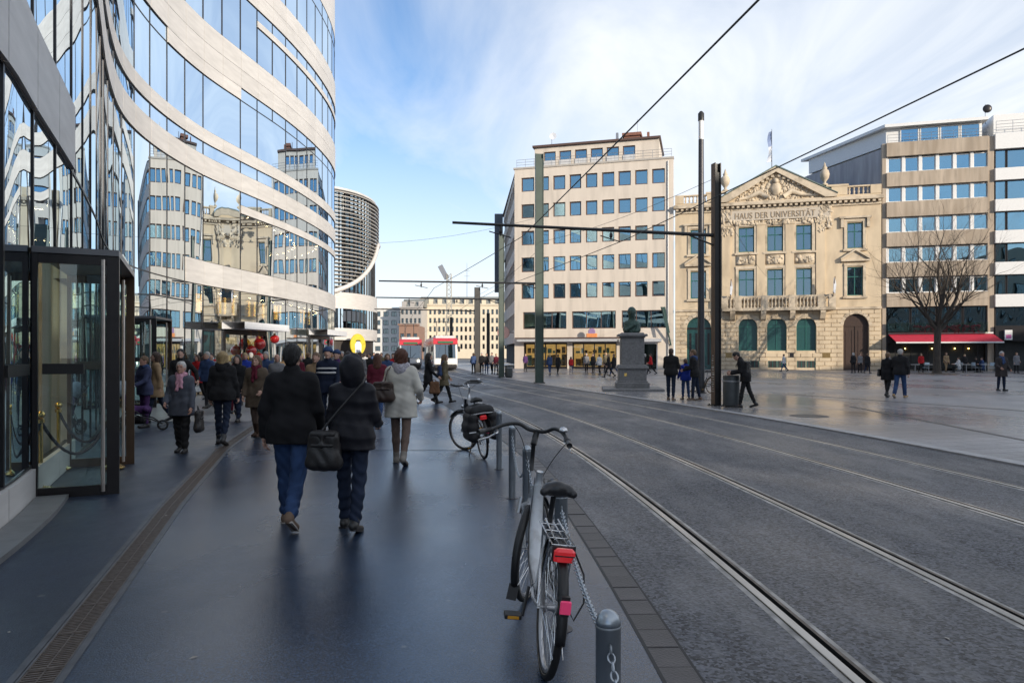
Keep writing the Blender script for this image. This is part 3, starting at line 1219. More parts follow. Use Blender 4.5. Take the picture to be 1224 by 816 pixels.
M_STONE_W = mat('pale_stone_facade', (0.64, 0.57, 0.49), 0.75, var=0.06, scale=0.8, stain=((0.47, 0.42, 0.36), 1.3, 0.6), bump=0.05, stretch=(1, 1, 0.14))
M_WBROWN = mat('brown_window_frame', (0.095, 0.055, 0.042), 0.45, var=0.1)
M_WGLASS = glass_mat('office_glass', ior=2.6, tint=(0.48, 0.58, 0.60), refl=(0.44, 0.68, 0.80), base=0.26, gain=1.2, wave=0.015, wscale=0.5)
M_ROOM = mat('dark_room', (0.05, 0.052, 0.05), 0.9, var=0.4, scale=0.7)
M_ROOF = mat('roof_felt', (0.06, 0.06, 0.065), 0.8)
M_METAL = mat('grey_metal', (0.30, 0.31, 0.33), 0.4, 0.6)
M_CURTAIN = mat('net_curtain', (0.55, 0.55, 0.52), 0.9, var=0.1, scale=5, stretch=(6, 1, 0.3))


def window_piece(name, w, h, fr, depth, mf, mg, bars=(), hbars=(), room=True, sill=None):
    """frame and pane as two meshes, origin at the lower left outer corner, y into the wall"""
    f = MB()
    f.box(0, w, depth - 0.10, depth, 0, fr)
    f.box(0, w, depth - 0.10, depth, h - fr, h)
    f.box(0, fr, depth - 0.099, depth, fr, h - fr)
    f.box(w - fr, w, depth - 0.099, depth, fr, h - fr)
    for x in bars:
        f.box(x - fr * .45, x + fr * .45, depth - 0.097, depth - 0.002, fr, h - fr)
    for z in hbars:
        f.box(fr, w - fr, depth - 0.092, depth - 0.004, z - fr * .45, z + fr * .45)
    p = MB()
    p.box(fr * .6, w - fr * .6, depth - 0.045, depth - 0.03, fr * .6, h - fr * .6)
    return f.mesh(name, mf), p.mesh('pane', mg)


WR = random.Random(77)
M_WBLIND = mat('cream_blind', (0.75, 0.70, 0.58), .8, var=.05)
M_WBLIND2 = mat('grey_blind', (0.38, 0.40, 0.42), .8, var=.05)


def put_window(pc, parent, x, z, name='window', y=0.0):
    f = inst(name, pc[0], parent, (x, y, z))
    p = inst('pane', pc[1], f)
    p.rotation_euler = (WR.uniform(-.008, .008), 0, WR.uniform(-.006, .006))
    if name == 'window' and pc[1].materials[0] is M_WGLASS and WR.random() < .34:
        bb_ = [max(v.co[i] for v in pc[1].vertices) for i in range(3)]
        dr_ = WR.choice([.25, .4, .6, .95]) * (bb_[2] - .1)
        inst('blind', MB().box(.12, bb_[0] - .05, bb_[1] + .05, bb_[1] + .06, bb_[2] - .05 - dr_, bb_[2] - .05).mesh('blind', WR.choice([M_CURTAIN, M_WBLIND, M_WBLIND2])), f)
    return f


def wall_with_holes(mb, x0, x1, z0, z1, holes, y0=0.0, th=0.35):
    """front wall (outer face at y0) as blocks around rectangular openings (a row grid: same z per row)"""
    rows = {}
    for hx0, hx1, hz0, hz1 in holes:
        rows.setdefault((round(hz0, 3), round(hz1, 3)), []).append((hx0, hx1))
    z = z0
    for (a, c), xs in sorted(rows.items()):
        if a > z:
            mb.box(x0, x1, y0, y0 + th, z, a)
        x = x0
        for p, q in sorted(xs):
            if p > x + 1e-4:
                mb.box(x, p, y0, y0 + th, a, c)
            x = q
        if x < x1:
            mb.box(x, x1, y0, y0 + th, a, c)
        z = c
    if z < z1:
        mb.box(x0, x1, y0, y0 + th, z, z1)


# ---- pale stone office block
wb = thing('office_building', 'pale stone office block with seven rows of square brown framed windows and a shop below', 'building', FO, -ALPHA)
W = 17.85
cols = [(U(a), U(c)) for a, c in ((623, 638.6), (640.6, 656), (661, 675.7), (680.6, 694.7), (700, 714), (719.4, 734.2), (739, 754), (759, 774), (779.4, 794.7))]
rows = [(20.25, 21.85), (17.2, 18.8), (14.12, 15.74), (11.04, 12.7), (7.95, 9.62)]
holes = [(a, c, z0, z1) for z0, z1 in rows for a, c in cols]
wide = [(U(625), U(677)), (U(683.5), U(736)), (U(743), U(796))]
holes += [(a, c, 4.5, 6.45) for a, c in wide]
shopb = [(U(626), U(678)), (U(684), U(737)), (U(742), U(763)), (U(766), U(786))]
holes += [(a, c, 0.0, 2.95) for a, c in shopb]
wl_ = MB()
wall_with_holes(wl_, 0, W, 0, 22.85, holes, 0, 0.45)
wl_.build('front_wall', M_STONE_W, wb)
pcs = {}
for (a, c) in cols:
    for z0, z1 in rows:
        key = (round(c - a, 1), round(z1 - z0, 1))
        if key not in pcs:
            pcs[key] = window_piece('window', key[0] + .06, key[1] + .06, 0.15, 0.30, M_WBROWN, M_WGLASS)
        put_window(pcs[key], wb, a - .02, z0 - .02)
for a, c in wide:
    put_window(window_piece('wide_window', c - a, 1.95, 0.10, 0.30, M_WBROWN, M_WGLASS, bars=((c - a) / 3, 2 * (c - a) / 3)), wb, a, 4.5, 'wide_window')
# side wall receding to the left, with ribbon windows
SD = Matrix.Rotation(ALPHA, 3, 'Z') @ Vector((-0.064, 1.0, 0)).normalized()
L = 27.0
sd_ = MB()
q0, q1 = Vector((0, 0.46, 0)), SD * L + Vector((0, 0.46, 0))
nrm = Vector((-SD.y, SD.x, 0))


def sidebox(mb, a, c, z0, z1, o0, o1):
    P = [q0 + SD * a + nrm * o0, q0 + SD * c + nrm * o0, q0 + SD * c + nrm * o1, q0 + SD * a + nrm * o1]
    mb.prism([tuple(p)[:2] for p in P], z1 - z0, 'z', z0)


zz = 2.95
for z0, z1 in [(4.5, 6.45)] + rows[::-1]:
    sidebox(sd_, 0, L, zz, z0, -0.4, 0.0)
    zz = z1
sidebox(sd_, 0, L, zz, 22.85, -0.4, 0.0)
sidebox(sd_, 0, 1.2, 0.0, 2.95, -0.4, -0.003)
sd_.build('side_wall', M_STONE_W, wb)
for z0, z1 in [(4.5, 6.45)] + rows:
    n_ = 10
    for i in range(n_):
        f = MB()
        a, c = 0.8 + i * 2.6, 0.8 + i * 2.6 + 2.2
        sidebox(f, a, c, z0, z0 + .1, -0.3, -0.15)
        sidebox(f, a, c, z1 - .1, z1, -0.3, -0.15)
        sidebox(f, a, a + .1, z0 + .1, z1 - .1, -0.3, -0.15)
        sidebox(f, c - .1, c, z0 + .1, z1 - .1, -0.3, -0.15)
        fo = f.build('window', M_WBROWN, wb)
        p = MB()
        sidebox(p, a + .05, c - .05, z0 + .05, z1 - .05, -0.25, -0.22)
        p.build('pane', M_WGLASS, fo)
        if i < n_ - 1:
            w_ = MB()
            sidebox(w_, c, c + .4, z0, z1, -0.4, -0.02)
            w_.build('pier', M_STONE_W, wb)
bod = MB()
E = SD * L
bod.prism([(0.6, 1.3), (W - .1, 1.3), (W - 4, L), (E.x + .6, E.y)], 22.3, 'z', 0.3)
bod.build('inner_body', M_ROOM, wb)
rm = MB()
rm.prism([(-0.05, 0.46), (W, 0.46), (W - 4, L), (E.x - .1, E.y), ], 0.1, 'z', 22.7)
rm.build('roof', M_ROOF, wb)
for a, c in ((0, W),):
    cp = MB()
    cp.box(-0.12, W + .05, -0.10, 0.5, 22.852, 23.05)
    cp.build('parapet_coping', mat('coping_stone', (0.42, 0.39, 0.35), 0.7, var=0.1), wb)
# penthouse set back
ph = MB()
pcols = [(U(645.5) + i * 1.83, U(645.5) + i * 1.83 + 1.4) for i in range(6)]
P0, P1 = 1.9, U(783) + .3
wall_with_holes(ph, P0, P1, 23.0, 25.75, [(a, c, 23.35, 25.2) for a, c in pcols], 2.0, 0.3)
ph.box(P0, P0 + .3, 2.31, 9, 23.0, 25.74)
ph.box(P1 - .3, P1, 2.31, 9, 23.0, 25.74)
ph.build('penthouse_wall', M_STONE_W, wb)
pw = window_piece('penthouse_window', 1.4, 1.85, 0.1, 0.25, M_WBROWN, M_WGLASS)
for a, c in pcols:
    put_window(pw, wb, a, 23.35, 'penthouse_window', 2.0)
pr_ = MB()
pr_.box(P0 - .2, P1 + .2, 1.7, 9.3, 25.752, 25.98)
pr_.build('penthouse_roof', M_WBROWN, wb)
rl = MB()
for i in range(18):
    rl.tube([(0.2 + i * (W - .4) / 17, 0.25, 23.05), (0.2 + i * (W - .4) / 17, 0.25, 24.0)], 0.02, 5)
for z in (23.4, 23.7, 24.0):
    rl.tube([(0.2, 0.25, z), (W - .2, 0.25, z)], 0.02, 5)
rl.build('roof_railing', M_METAL, wb)
pcb = MB()
for a, c in pcols:
    pcb.box(a + .02, c - .02, 1.93, 1.96, 23.35, 24.15)
pcb.build('balcony_screen', mat('ribbed_screen', (0.55, 0.55, 0.55), 0.5, var=0.2, scale=14, stretch=(1, 1, 0.05)), wb)
ch = MB()
ch.box(U(741), U(761), 4, 6.2, 25.98, 26.9)
ch.box(U(740) - .1, U(763), 3.8, 6.4, 26.9, 27.25)
ch.box(U(770), U(773), 4, 4.4, 25.98, 27.2)
ch.build('roof_plant', mat('brick_red', (0.22, 0.10, 0.07), 0.8, var=0.2), wb)
vp = MB()
vp.box(U(731), U(734), 4, 4.3, 25.98, 27.4)
vp.build('roof_vent', M_METAL, wb)
t = thing('satellite_dish', 'white satellite dish on a mast on the office block roof', 'satellite dish', FO + FD * U(653) + FN * 3 + Vector((0, 0, 25.98)), -ALPHA)
MB().tube([(0, 0, 0), (0, 0, 1.5)], 0.035, 6).build('mast', M_METAL, t)
MB().lathe([(0.0, 0.10), (0.25, 0.04), (0.42, 0.0), (0.42, -0.03), (0.2, 0.0), (0.0, 0.06)], (0.2, -0.25, 1.25), 16, 'y').build('dish', M_WHITE, t, smooth=True)
MB().tube([(0, 0, 0), (0, 0, 1.9)], 0.02, 5).build('antenna', M_METAL, wb, loc=(U(757), 5, 27.2))

# shop below
M_SHOPWARM = mat('shop_glow', (0.8, 0.5, 0.2), 0.6, var=0.6, scale=1.6, emit=(1.0, 0.55, 0.18), estr=0.32)
M_PRODUCT = mat('shop_goods', (0.45, 0.22, 0.08), 0.6, var=0.9, scale=2.2, detail=6)
M_SHOPGL = glass_mat('shopfront_glass', ior=1.6, tint=(0.85, 0.9, 0.85))
cpn = MB()
cpn.box(U(621), U(739), -1.25, -0.003, 3.05, 3.38)
cpn.box(U(741), U(791), -1.0, -0.003, 2.98, 3.30)
cpn.build('shop_canopy', mat('canopy_grey', (0.44, 0.45, 0.47), 0.5), wb)
cps = MB()
cps.box(U(619), U(741), -1.4, 0.0, 3.382, 3.5)
cps.build('canopy_edge', M_WBROWN, wb)
for k, (a, c) in enumerate(shopb):
    back = MB()
    back.box(a, c, 1.22, 1.28, 0.02, 2.95)
    back.build('shop_interior', M_SHOPWARM if k < 2 else M_ROOM, wb)
    fr_ = MB()
    n_ = 4 if k < 2 else 1
    for i in range(n_ + 1):
        x = a + (c - a - .12) * i / n_
        fr_.box(x, x + .12, 0.1, 0.2, 0.0, 2.95)
    fr_.box(a, c, 0.102, 0.198, 2.75, 2.95)
    if k < 2:
        fr_.box(a, c, 0.104, 0.196, 0.0, 0.25)
    fr_.build('shop_frame', M_WHITE if k > 1 else M_FRAME, wb)
    gp = MB()
    gp.box(a + .02, c - .02, 0.14, 0.15, 0.25, 2.75)
    gp.build('shop_pane', M_SHOPGL, wb)
gd = MB()
gd2 = MB()
gr_ = random.Random(5)
for a, c in shopb[:2]:
    x = a + .3
    while x < c - .5:
        w_ = gr_.uniform(.25, .6)
        (gd if gr_.random() < .6 else gd2).box(x, x + w_, 0.5, 0.9, 0.3, gr_.uniform(.8, 1.7))
        (gd2 if gr_.random() < .3 else gd).box(x, x + w_ * .8, 0.6, 0.9, 1.75, gr_.uniform(1.9, 2.5))
        x += w_ + .08
gd.build('window_display', M_PRODUCT, wb)
gd2.build('window_poster', mat('poster_green', (0.35, 0.5, 0.45), 0.6, var=0.8, scale=1.5), wb)
t = thing('shop_sign', 'round purple and orange shop sign standing on the canopy of the office block', 'sign', FO + FD * U(709) - FN * 1.0 + Vector((0, 0, 3.5)), -ALPHA)
MB().lathe([(0.0, -0.06), (0.36, -0.06), (0.4, 0.0), (0.36, 0.06), (0.0, 0.06)], (0, 0, 0.6), 24, 'y').build('upper_disc', mat('sign_purple', (0.30, 0.20, 0.36), 0.4), t)
MB().bbox(-0.6, 0.6, -0.09, 0.09, 0.0, 0.42, 0.04).build('lower_panel', mat('sign_orange', (0.75, 0.28, 0.10), 0.4), t)
t = thing('round_blade_sign', 'pinkish round sign hanging on the side corner of the office block', 'sign', FO + Vector((-1.3, 2.5, 3.4)))
MB().lathe([(0.0, -0.08), (0.7, -0.08), (0.75, 0), (0.7, 0.08), (0.0, 0.08)], (0, 0, 0.8), 20, 'y').build('disc', mat('sign_pink', (0.7, 0.42, 0.36), 0.4), t)
MB().box(0.6, 1.2, -0.03, 0.03, 0.75, 0.85).build('bracket', M_FRAME, t)
t = thing('projecting_panel', 'tall dark blue sign panel projecting from the side wall of the office block', 'sign', FO + Vector((-1.62, 21.0, 0)))
MB().bbox(-1.2, 0.0, -0.2, 0.2, 10.6, 22.0, 0.04).build('panel', mat('sign_slate', (0.06, 0.08, 0.11), 0.5), t)
MB().box(0.0, 0.4, -0.1, 0.1, 15, 15.3).build('bracket', M_FRAME, t)
t = thing('tilted_banner', 'slanting dark green banner pole fixed to the front of the office block beside the statue', 'banner', FO + FD * U(802) - FN * 0.15 + Vector((0, 0, 2.6)), -ALPHA)
MB().tube([(0, 0, 0), (-0.85, -1.2, 4.0)], 0.09, 8).build('pole', mat('banner_green', (0.035, 0.07, 0.065), 0.5), t)
MB().prism([(-0.35, 1.3), (-0.05, 1.3), (-0.55, 4.1), (-1.05, 4.1)], 0.05, 'y', -1.0).build('banner_cloth', mat('banner_green', (0.035, 0.07, 0.065), 0.5), t)
dp = MB()
dp.tube([(U(798.5), -0.09, 0.0), (U(798.5), -0.09, 22.6)], 0.06, 8)
dp.build('downpipe', M_METAL, wb)

# ---- the old sandstone palace
M_SAND = mat('sandstone', (0.60, 0.49, 0.345), 0.8, var=0.10, scale=1.2, stain=((0.40, 0.32, 0.225), 0.7, 0.75), stretch=(1, 1, .35), bump=0.15, bscale=8)
M_SAND2 = mat('sandstone_trim', (0.58, 0.49, 0.37), 0.8, var=0.14, scale=2, stain=((0.22, 0.18, 0.13), 0.9, 0.7), bump=0.15, bscale=12)
M_GREEN = mat('green_joinery', (0.02, 0.115, 0.10), 0.4, var=0.1)
M_GRGLASS = glass_mat('old_glass', ior=1.9, tint=(0.4, 0.55, 0.6), refl=(0.6, 0.8, 0.95), base=0.14, wave=0.02, wscale=0.8)
M_GRPANEL = mat('green_shutter', (0.015, 0.075, 0.075), 0.35, var=0.15)
M_DOOR = mat('dark_oak', (0.045, 0.025, 0.018), 0.5, var=0.3, scale=6, stretch=(4, 1, 0.3))
M_COPPER = mat('green_copper', (0.14, 0.19, 0.17), 0.6, var=0.2)

HU = U(807)
hp_ = FO + FD * HU
hs = thing('sandstone_palace', 'old sandstone palace with a carved pediment and green windows across the square', 'building', hp_, -ALPHA)
HW = U(1053.5) - HU


def X(px_):
    return U(px_) - HU


def archpts(x0, x1, z0, z1, n=12):
    r = (x1 - x0) / 2
    cx = (x0 + x1) / 2
    zs = z1 - r
    return [(x0, z0)] + [(cx + r * math.cos(math.pi - math.pi * i / n), zs + r * math.sin(math.pi * i / n)) for i in range(n + 1)] + [(x1, z0)], zs


upw = [(X(882.8), X(901.5), 12.4, 15.0), (X(917), X(936), 12.4, 15.0), (X(951.5), X(970.5), 12.4, 15.0), (X(1012.5), X(1031.5), 12.4, 15.0), (X(825.5), X(844), 12.4, 15.0)]
low = [(a, c, 7.6, 10.5) for a, c, _, _ in upw]
archs = [(X(883), X(905), 2.0, 5.45), (X(917), X(940), 2.0, 5.45), (X(952), X(975.5), 2.0, 5.45), (X(1008), X(1038.5), 0.0, 5.75), (X(821), X(850), 0.0, 5.65)]
base = [(X(a), X(a + 10), 0.25, 0.95) for a in (897, 918.5, 929.5, 953, 964.5)]
w_ = MB()
wall_with_holes(w_, 0, HW, 6.2, 17.6, upw + low, 0, 0.5)
wall_with_holes(w_, 0, HW, 0, 1.0, [(a, c, 0.0, 1.0) for a, c, z0, _ in archs if z0 == 0] , 0.0, 0.5)
wall_with_holes(w_, 0, HW, 1.0, 5.9, [(a, c, 1.0, 5.9) for a, c, *_ in archs], 0.0, 0.5)
w_.box(0, HW, 0, 0.5, 5.9, 6.2)
# arch fillers
for a, c, z0, z1 in archs:
    pts, zs = archpts(a, c, z0, z1)
    arc = pts[1:-1]
    w_.prism([(a, 5.9)] + [(a, zs)] + [p for p in arc[1:7]] + [((a + c) / 2, 5.9)], 0.5, 'y', 0.0)
    w_.prism([((a + c) / 2, 5.9)] + [p for p in arc[6:-1]] + [(c, zs), (c, 5.9)], 0.5, 'y', 0.0)
    if z0 > 1:
        w_.box(a, c, 0.0, 0.5, 1.0, z0)
w_.build('front_wall', M_SAND, hs)
# rusticated courses, each block proud of the wall
rs = MB()
rr = random.Random(9)
zc_ = 0.0
k = 0
while zc_ < 6.1:
    h = 0.44
    x = -0.0
    blocks = []
    lim = [(a - .02, c + .02) for a, c, z0, z1 in archs if z0 - .1 < zc_ + h and zc_ < z1 - 0.35] + [(a - .04, c + .04) for a, c, z0, z1 in base if zc_ < z1]
    edges_ = [0.0]
    while x < HW - 0.01:
        x2 = min(HW, x + (1.15 if (k % 2 or x > 0.01) else 0.6))
        segs = [(x + .03, x2 - .03)]
        for a, c in lim:
            ns = []
            for p, q in segs:
                if q <= a or p >= c:
                    ns.append((p, q))
                else:
                    if p < a:
                        ns.append((p, a))
                    if q > c:
                        ns.append((c, q))
            segs = ns
        for p, q in segs:
            if q - p > .08:
                rs.box(p, q, -0.09 - rr.random() * .015, 0.0, zc_ + .035, zc_ + h - .035)
        x = x2
    zc_ += h
    k += 1
rs.build('rusticated_blocks', M_SAND, hs, kind='stuff')
for a, c, z0, z1 in archs:       # voussoir ring
    pts, zs = archpts(a, c, z0, z1)
    cx, r = (a + c) / 2, (c - a) / 2
    v_ = MB()
    for i in range(9):
        t0, t1 = math.pi * i / 9 + .02, math.pi * (i + 1) / 9 - .02
        ro = min(0.42, 6.05 - zs - r)
        v_.prism([(cx + r * math.cos(t0), zs + r * math.sin(t0)), (cx + (r + ro) * math.cos(t0), zs + (r + ro) * math.sin(t0)), (cx + (r + ro) * math.cos(t1), zs + (r + ro) * math.sin(t1)), (cx + r * math.cos(t1), zs + r * math.sin(t1))], 0.10, 'y', -0.10)
    v_.build('arch_stones', M_SAND2, hs)
for i, (a, c, z0, z1) in enumerate(archs):
    pts, zs = archpts(a, c, z0, z1)
    g = MB()
    g.prism(pts, 0.06, 'y', 0.30)
    if i < 3:
        o = g.build('arched_shutter', M_GRPANEL, hs)
        f = MB()
        for q in (a, (a + c) / 2 - .04, c - .08):
            f.box(q, q + .08, 0.25, 0.29, z0, zs + (0.0 if q != (a + c) / 2 - .04 else 1.0))
        f.box(a, c, 0.252, 0.288, z0, z0 + .1)
        f.box(a, c, 0.252, 0.288, zs - .05, zs + .05)
        f.build('frame', M_GREEN, o)
    else:
        o = g.build('arched_door' if i == 3 else 'arched_glass_door', M_DOOR if i == 3 else M_GRPANEL, hs)
        f = MB()
        f.box(a, c, 0.24, 0.288, zs - .1, zs + .1)
        f.box((a + c) / 2 - .05, (a + c) / 2 + .05, 0.242, 0.286, 0, zs - .1)
        for q in range(4):
            xx = a + .25 + q * (c - a) / 4
            f.box(xx, xx + (c - a) / 4 - .4, 0.262, 0.29, 0.5, zs - .5)
        f.build('door_frame', M_DOOR if i == 3 else M_FRAME, o)
for a, c, z0, z1 in base:
    g = MB()
    g.box(a, c, -0.02, 0.0, z0, z1)
    o = g.build('basement_window', M_ROOM, hs)
    f = MB()
    for q in (a, (a + c) / 2 - .03, c - .06):
        f.box(q, q + .06, -0.05, -0.021, z0, z1)
    f.build('frame', M_GREEN, o)
for i, (a, c, z0, z1) in enumerate(upw + low):
    put_window(window_piece('window', c - a, z1 - z0, 0.10, 0.28, M_GREEN, M_GRGLASS, bars=((c - a) / 2,), hbars=((z1 - z0) * .66,)), hs, a, z0)
    cb = MB()
    cb.box(a + .1, c - .1, 0.52, 0.54, z0, z1)
    cb.build('curtain', M_CURTAIN if i % 3 else M_ROOM, hs)
    s = MB()      # surround
    s.box(a - .28, a, -0.10, 0.0, z0 - .1, z1 + .1)
    s.box(c, c + .28, -0.10, 0.0, z0 - .1, z1 + .1)
    s.box(a - .30, c + .30, -0.12, 0.0, z1 + .102, z1 + .38)
    s.box(a - .40, c + .40, -0.22, 0.0, z0 - .30, z0 - .102)
    s.build('window_surround', M_SAND2, hs)
for a, c, z0, z1 in low[3:]:        # little pediments over the outer windows
    p = MB()
    zb = z1 + .55
    p.box(a - .60, c + .60, -0.38, 0.0, zb, zb + .16)
    p.prism([(a - .60, zb + .163), (c + .60, zb + .163), ((a + c) / 2, zb + 1.05)], 0.18, 'y', -0.18)
    for s_ in (-1, 1):
        cx = (a + c) / 2
        ex = a - .62 if s_ < 0 else c + .62
        p.prism([(ex, zb + .17), (ex, zb + .34), (cx, zb + 1.25), (cx, zb + 1.07)], 0.40, 'y', -0.40)
    p.build('window_pediment', M_SAND2, hs)
for a, c, z0, z1 in upw[3:]:
    p = MB()
    p.box(a - .75, c + .75, -0.34, 0.0, z1 + .42, z1 + .62)
    p.box(a - .62, a - .34, -0.26, 0.0, z1 - .5, z1 + .42)
    p.box(c + .34, c + .62, -0.26, 0.0, z1 - .5, z1 + .42)
    p.build('window_cornice', M_SAND2, hs)
# pilasters, panels and friezes of the centre bay
C0, C1 = X(863.5), X(992.5)
pl = MB()
for px_ in (868, 909.3, 943.8, 980.5):
    cx = X(px_)
    pl.box(cx - .42, cx + .42, -0.16, -0.001, 7.55, 15.15)
    pl.box(cx - .50, cx + .50, -0.20, -0.001, 7.0, 7.548)
    pl.box(cx - .50, cx + .50, -0.22, -0.001, 15.152, 15.4)
pl.build('pilasters', M_SAND, hs)
rf = random.Random(21)


def carving(mb, x0, x1, z0, z1, y, n, rmin, rmax, inside=None):
    for _ in range(n):
        x, z = rf.uniform(x0, x1), rf.uniform(z0, z1)
        if inside and not inside(x, z):
            continue
        r = rf.uniform(rmin, rmax)
        mb.ball((x, y, z), r, 6, 5, (rf.uniform(.4, 1.7), 0.7, rf.uniform(.4, 1.6)))


cv = MB()
for a, c, z0, z1 in upw[:3]:
    cv.box(a - .25, c + .25, -0.06, -0.001, 11.0, 12.0)
    carving(cv, a, c, 11.2, 11.8, -0.06, 26, .09, .2)
carving(cv, C0 + .3, C1 - .3, 15.25, 15.65, -0.16, 130, .07, .17)
for px_ in (868, 986):
    carving(cv, X(px_) - .6, X(px_) + .6, 14.2, 16.9, -0.14, 90, .07, .19)
cv.build('carved_relief', M_SAND2, hs, smooth='all', kind='stuff')
fz = MB()
fz.box(C0, C1, -0.18, -0.001, 15.7, 16.75)
fz.build('frieze', mat('frieze_stone', (0.52, 0.46, 0.38), 0.8, var=0.08), hs)
tx = bpy.data.curves.new('lettering', 'FONT')
tx.body = 'HAUS DER UNIVERSITÄT'
tx.size = 0.90
tx.extrude = 0.02
tx.align_x = 'CENTER'
tx.space_character = 1.06
tx.materials.append(mat('letter_bronze', (0.30, 0.23, 0.15), 0.6))
to = bpy.data.objects.new('lettering', tx)
to.rotation_euler = (R(90), 0, 0)
to.location = ((X(882) + X(970)) / 2, -0.205, 15.88)
link(to, hs)
to.scale = (0.76, 1, 1)
lm_ = bpy.data.meshes.new_from_object(to)
lo_ = bpy.data.objects.new('lettering', lm_)
lo_.location, lo_.rotation_euler, lo_.scale = to.location, to.rotation_euler, to.scale
link(lo_, hs)
bpy.data.objects.remove(to)
cr = MB()
cr.box(0, HW, -0.16, -0.002, 16.76, 17.0)
cr.box(-0.15, HW + .1, -0.62, 0.2, 17.25, 17.5)
cr.box(-0.1, HW + .05, -0.40, 0.2, 17.502, 17.66)
cr.build('cornice', M_SAND2, hs)
dt = MB()
x = 0.1
while x < HW - .2:
    dt.box(x, x + .26, -0.48, -0.002, 17.0, 17.248)
    x += .52
dt.build('dentil_blocks', M_SAND2, hs, kind='stuff')
# pediment
ap = ((C0 + C1) / 2, 21.1)
pe = MB()
pe.prism([(C0 + .3, 17.662), (C1 - .3, 17.662), (ap[0], 20.5)], 0.5, 'y', -0.15)
pe.build('pediment_field', M_SAND, hs)
rk = MB()
for ex, s_ in ((C0 - .55, 1), (C1 + .55, -1)):
    rk.prism([(ex, 17.664), (ex, 17.95), ap, (ap[0], ap[1] - .55), (ex + s_ * 1.1, 17.664)], 0.85, 'y', -0.62)
rk.build('pediment_moulding', M_SAND2, hs)
rd = MB()
for i in range(11):
    for ex, s_ in ((C0 - .2, 1), (C1 + .2, -1)):
        t_ = (i + .7) / 11.6
        x, z = ex + (ap[0] - ex) * t_, 17.6 + (ap[1] - 0.75 - 17.6) * t_
        rd.obox((x + s_ * .1, -0.30, z), (.28, .34, .24))
rd.build('pediment_dentils', M_SAND2, hs, kind='stuff')
rc = MB()
for ex in (C0 - .62, C1 + .62):
    rc.prism([(ex, 17.96), (ex, 18.04), (ap[0], ap[1] + .13), (ap[0], ap[1] + .005)], 0.98, 'y', -0.70)
rc.build('pediment_flashing', M_COPPER, hs)
pc_ = MB()
hh = lambda x, z: z < 17.7 + (1 - abs(x - ap[0]) / ((C1 - C0) / 2 - .6)) * 2.5
carving(pc_, C0 + 1, C1 - 1, 17.75, 20.1, -0.17, 620, .06, .19, hh)
pc_.ball((ap[0], -0.25, 18.85), .62, 14, 10, (.85, .4, 1.2))
pc_.ball((ap[0], -0.3, 19.65), .32, 10, 7)
for s_ in (-1, 1):
    pc_.tube([(ap[0] + s_ * .8, -0.25, 18.0), (ap[0] + s_ * 1.6, -0.3, 18.5), (ap[0] + s_ * 2.6, -0.25, 18.1), (ap[0] + s_ * 3.6, -0.2, 17.95)], [.25, .3, .22, .12], 7)
pc_.build('pediment_carving', M_SAND2, hs, smooth='all', kind='stuff')
# roof balustrades, attic and urns
at = MB()
at.box(0.0, HW, -0.05, 0.4, 17.662, 17.85)
for p, q in ((0.0, .9), (C0 - 1.6, C0 - .1), (C1 + .1, C1 + 1.6), (HW - 1.0, HW)):
    at.box(p, q, -0.1, 0.45, 17.852, 18.75)
at.box(0.9, C0 - 1.6, -0.06, 0.4, 18.62, 18.76)
at.box(C1 + 1.6, HW - 1.0, -0.06, 0.4, 18.62, 18.76)
at.box(C0 - 1.7, C0 + 0.4, -0.16, 0.5, 18.752, 18.95)
at.box(C1 - 0.4, C1 + 1.7, -0.16, 0.5, 18.752, 18.95)
at.build('attic_parapet', M_SAND, hs)
bprof = [(0.09, 0.0), (0.09, 0.06), (0.05, 0.1), (0.10, 0.28), (0.05, 0.55), (0.09, 0.68), (0.09, 0.765)]
bm_ = MB()
for p, q in ((0.9, C0 - 1.6), (C1 + 1.6, HW - 1.0)):
    n_ = int((q - p) / .36)
    for i in range(n_):
        bm_.lathe([(r * 1.2, z) for r, z in bprof], (p + (i + .5) * (q - p) / n_, 0.15, 17.851), 8)
bm_.build('roof_balusters', M_SAND2, hs, smooth=True)
for px_ in (867, 986):
    u_ = MB()
    u_.lathe([(0.32, 18.951), (0.32, 19.1), (0.14, 19.2), (0.14, 19.35), (0.40, 19.7), (0.48, 20.1), (0.40, 20.45), (0.2, 20.62), (0.26, 20.75), (0.13, 21.0), (0.06, 21.25), (0.0, 21.4)], (X(px_), 0.15, 0), 14)
    u_.build('urn', M_SAND2, hs, smooth='all')
# balcony with brackets
bl = MB()
B0, B1 = X(863), X(997)
bl.box(B0, B1, -1.0, -0.06, 6.15, 6.45)
bl.box(0, HW, -0.18, -0.052, 6.2, 6.44)
bl.box(B0, B1, -0.98, -0.80, 7.5, 7.68)
for px_ in (866, 882, 913, 945.5, 980, 993):
    bl.box(X(px_) - .32, X(px_) + .32, -1.0, -0.76, 6.452, 7.72)
for e in (B0, B1 - .18):
    bl.box(e, e + .18, -0.79, -0.06, 7.5, 7.66)
bl.build('balcony', M_SAND2, hs)
bb = MB()
x = B0 + .5
while x < B1 - .4:
    bb.lathe([(r * 1.1, z * 1.37) for r, z in bprof], (x, -0.89, 6.451), 7)
    x += .34
bb.build('balcony_balusters', M_SAND2, hs, smooth=True)
for px_ in (875.5, 912, 946.5, 982.5):
    k_ = MB()
    cx = X(px_)
    k_.prism([(-0.9, 6.148), (-0.9, 5.9), (-0.5, 5.3), (-0.06, 5.1), (-0.06, 6.148)], 0.5, 'x', cx - .25)
    k_.build('bracket', M_SAND2, hs)
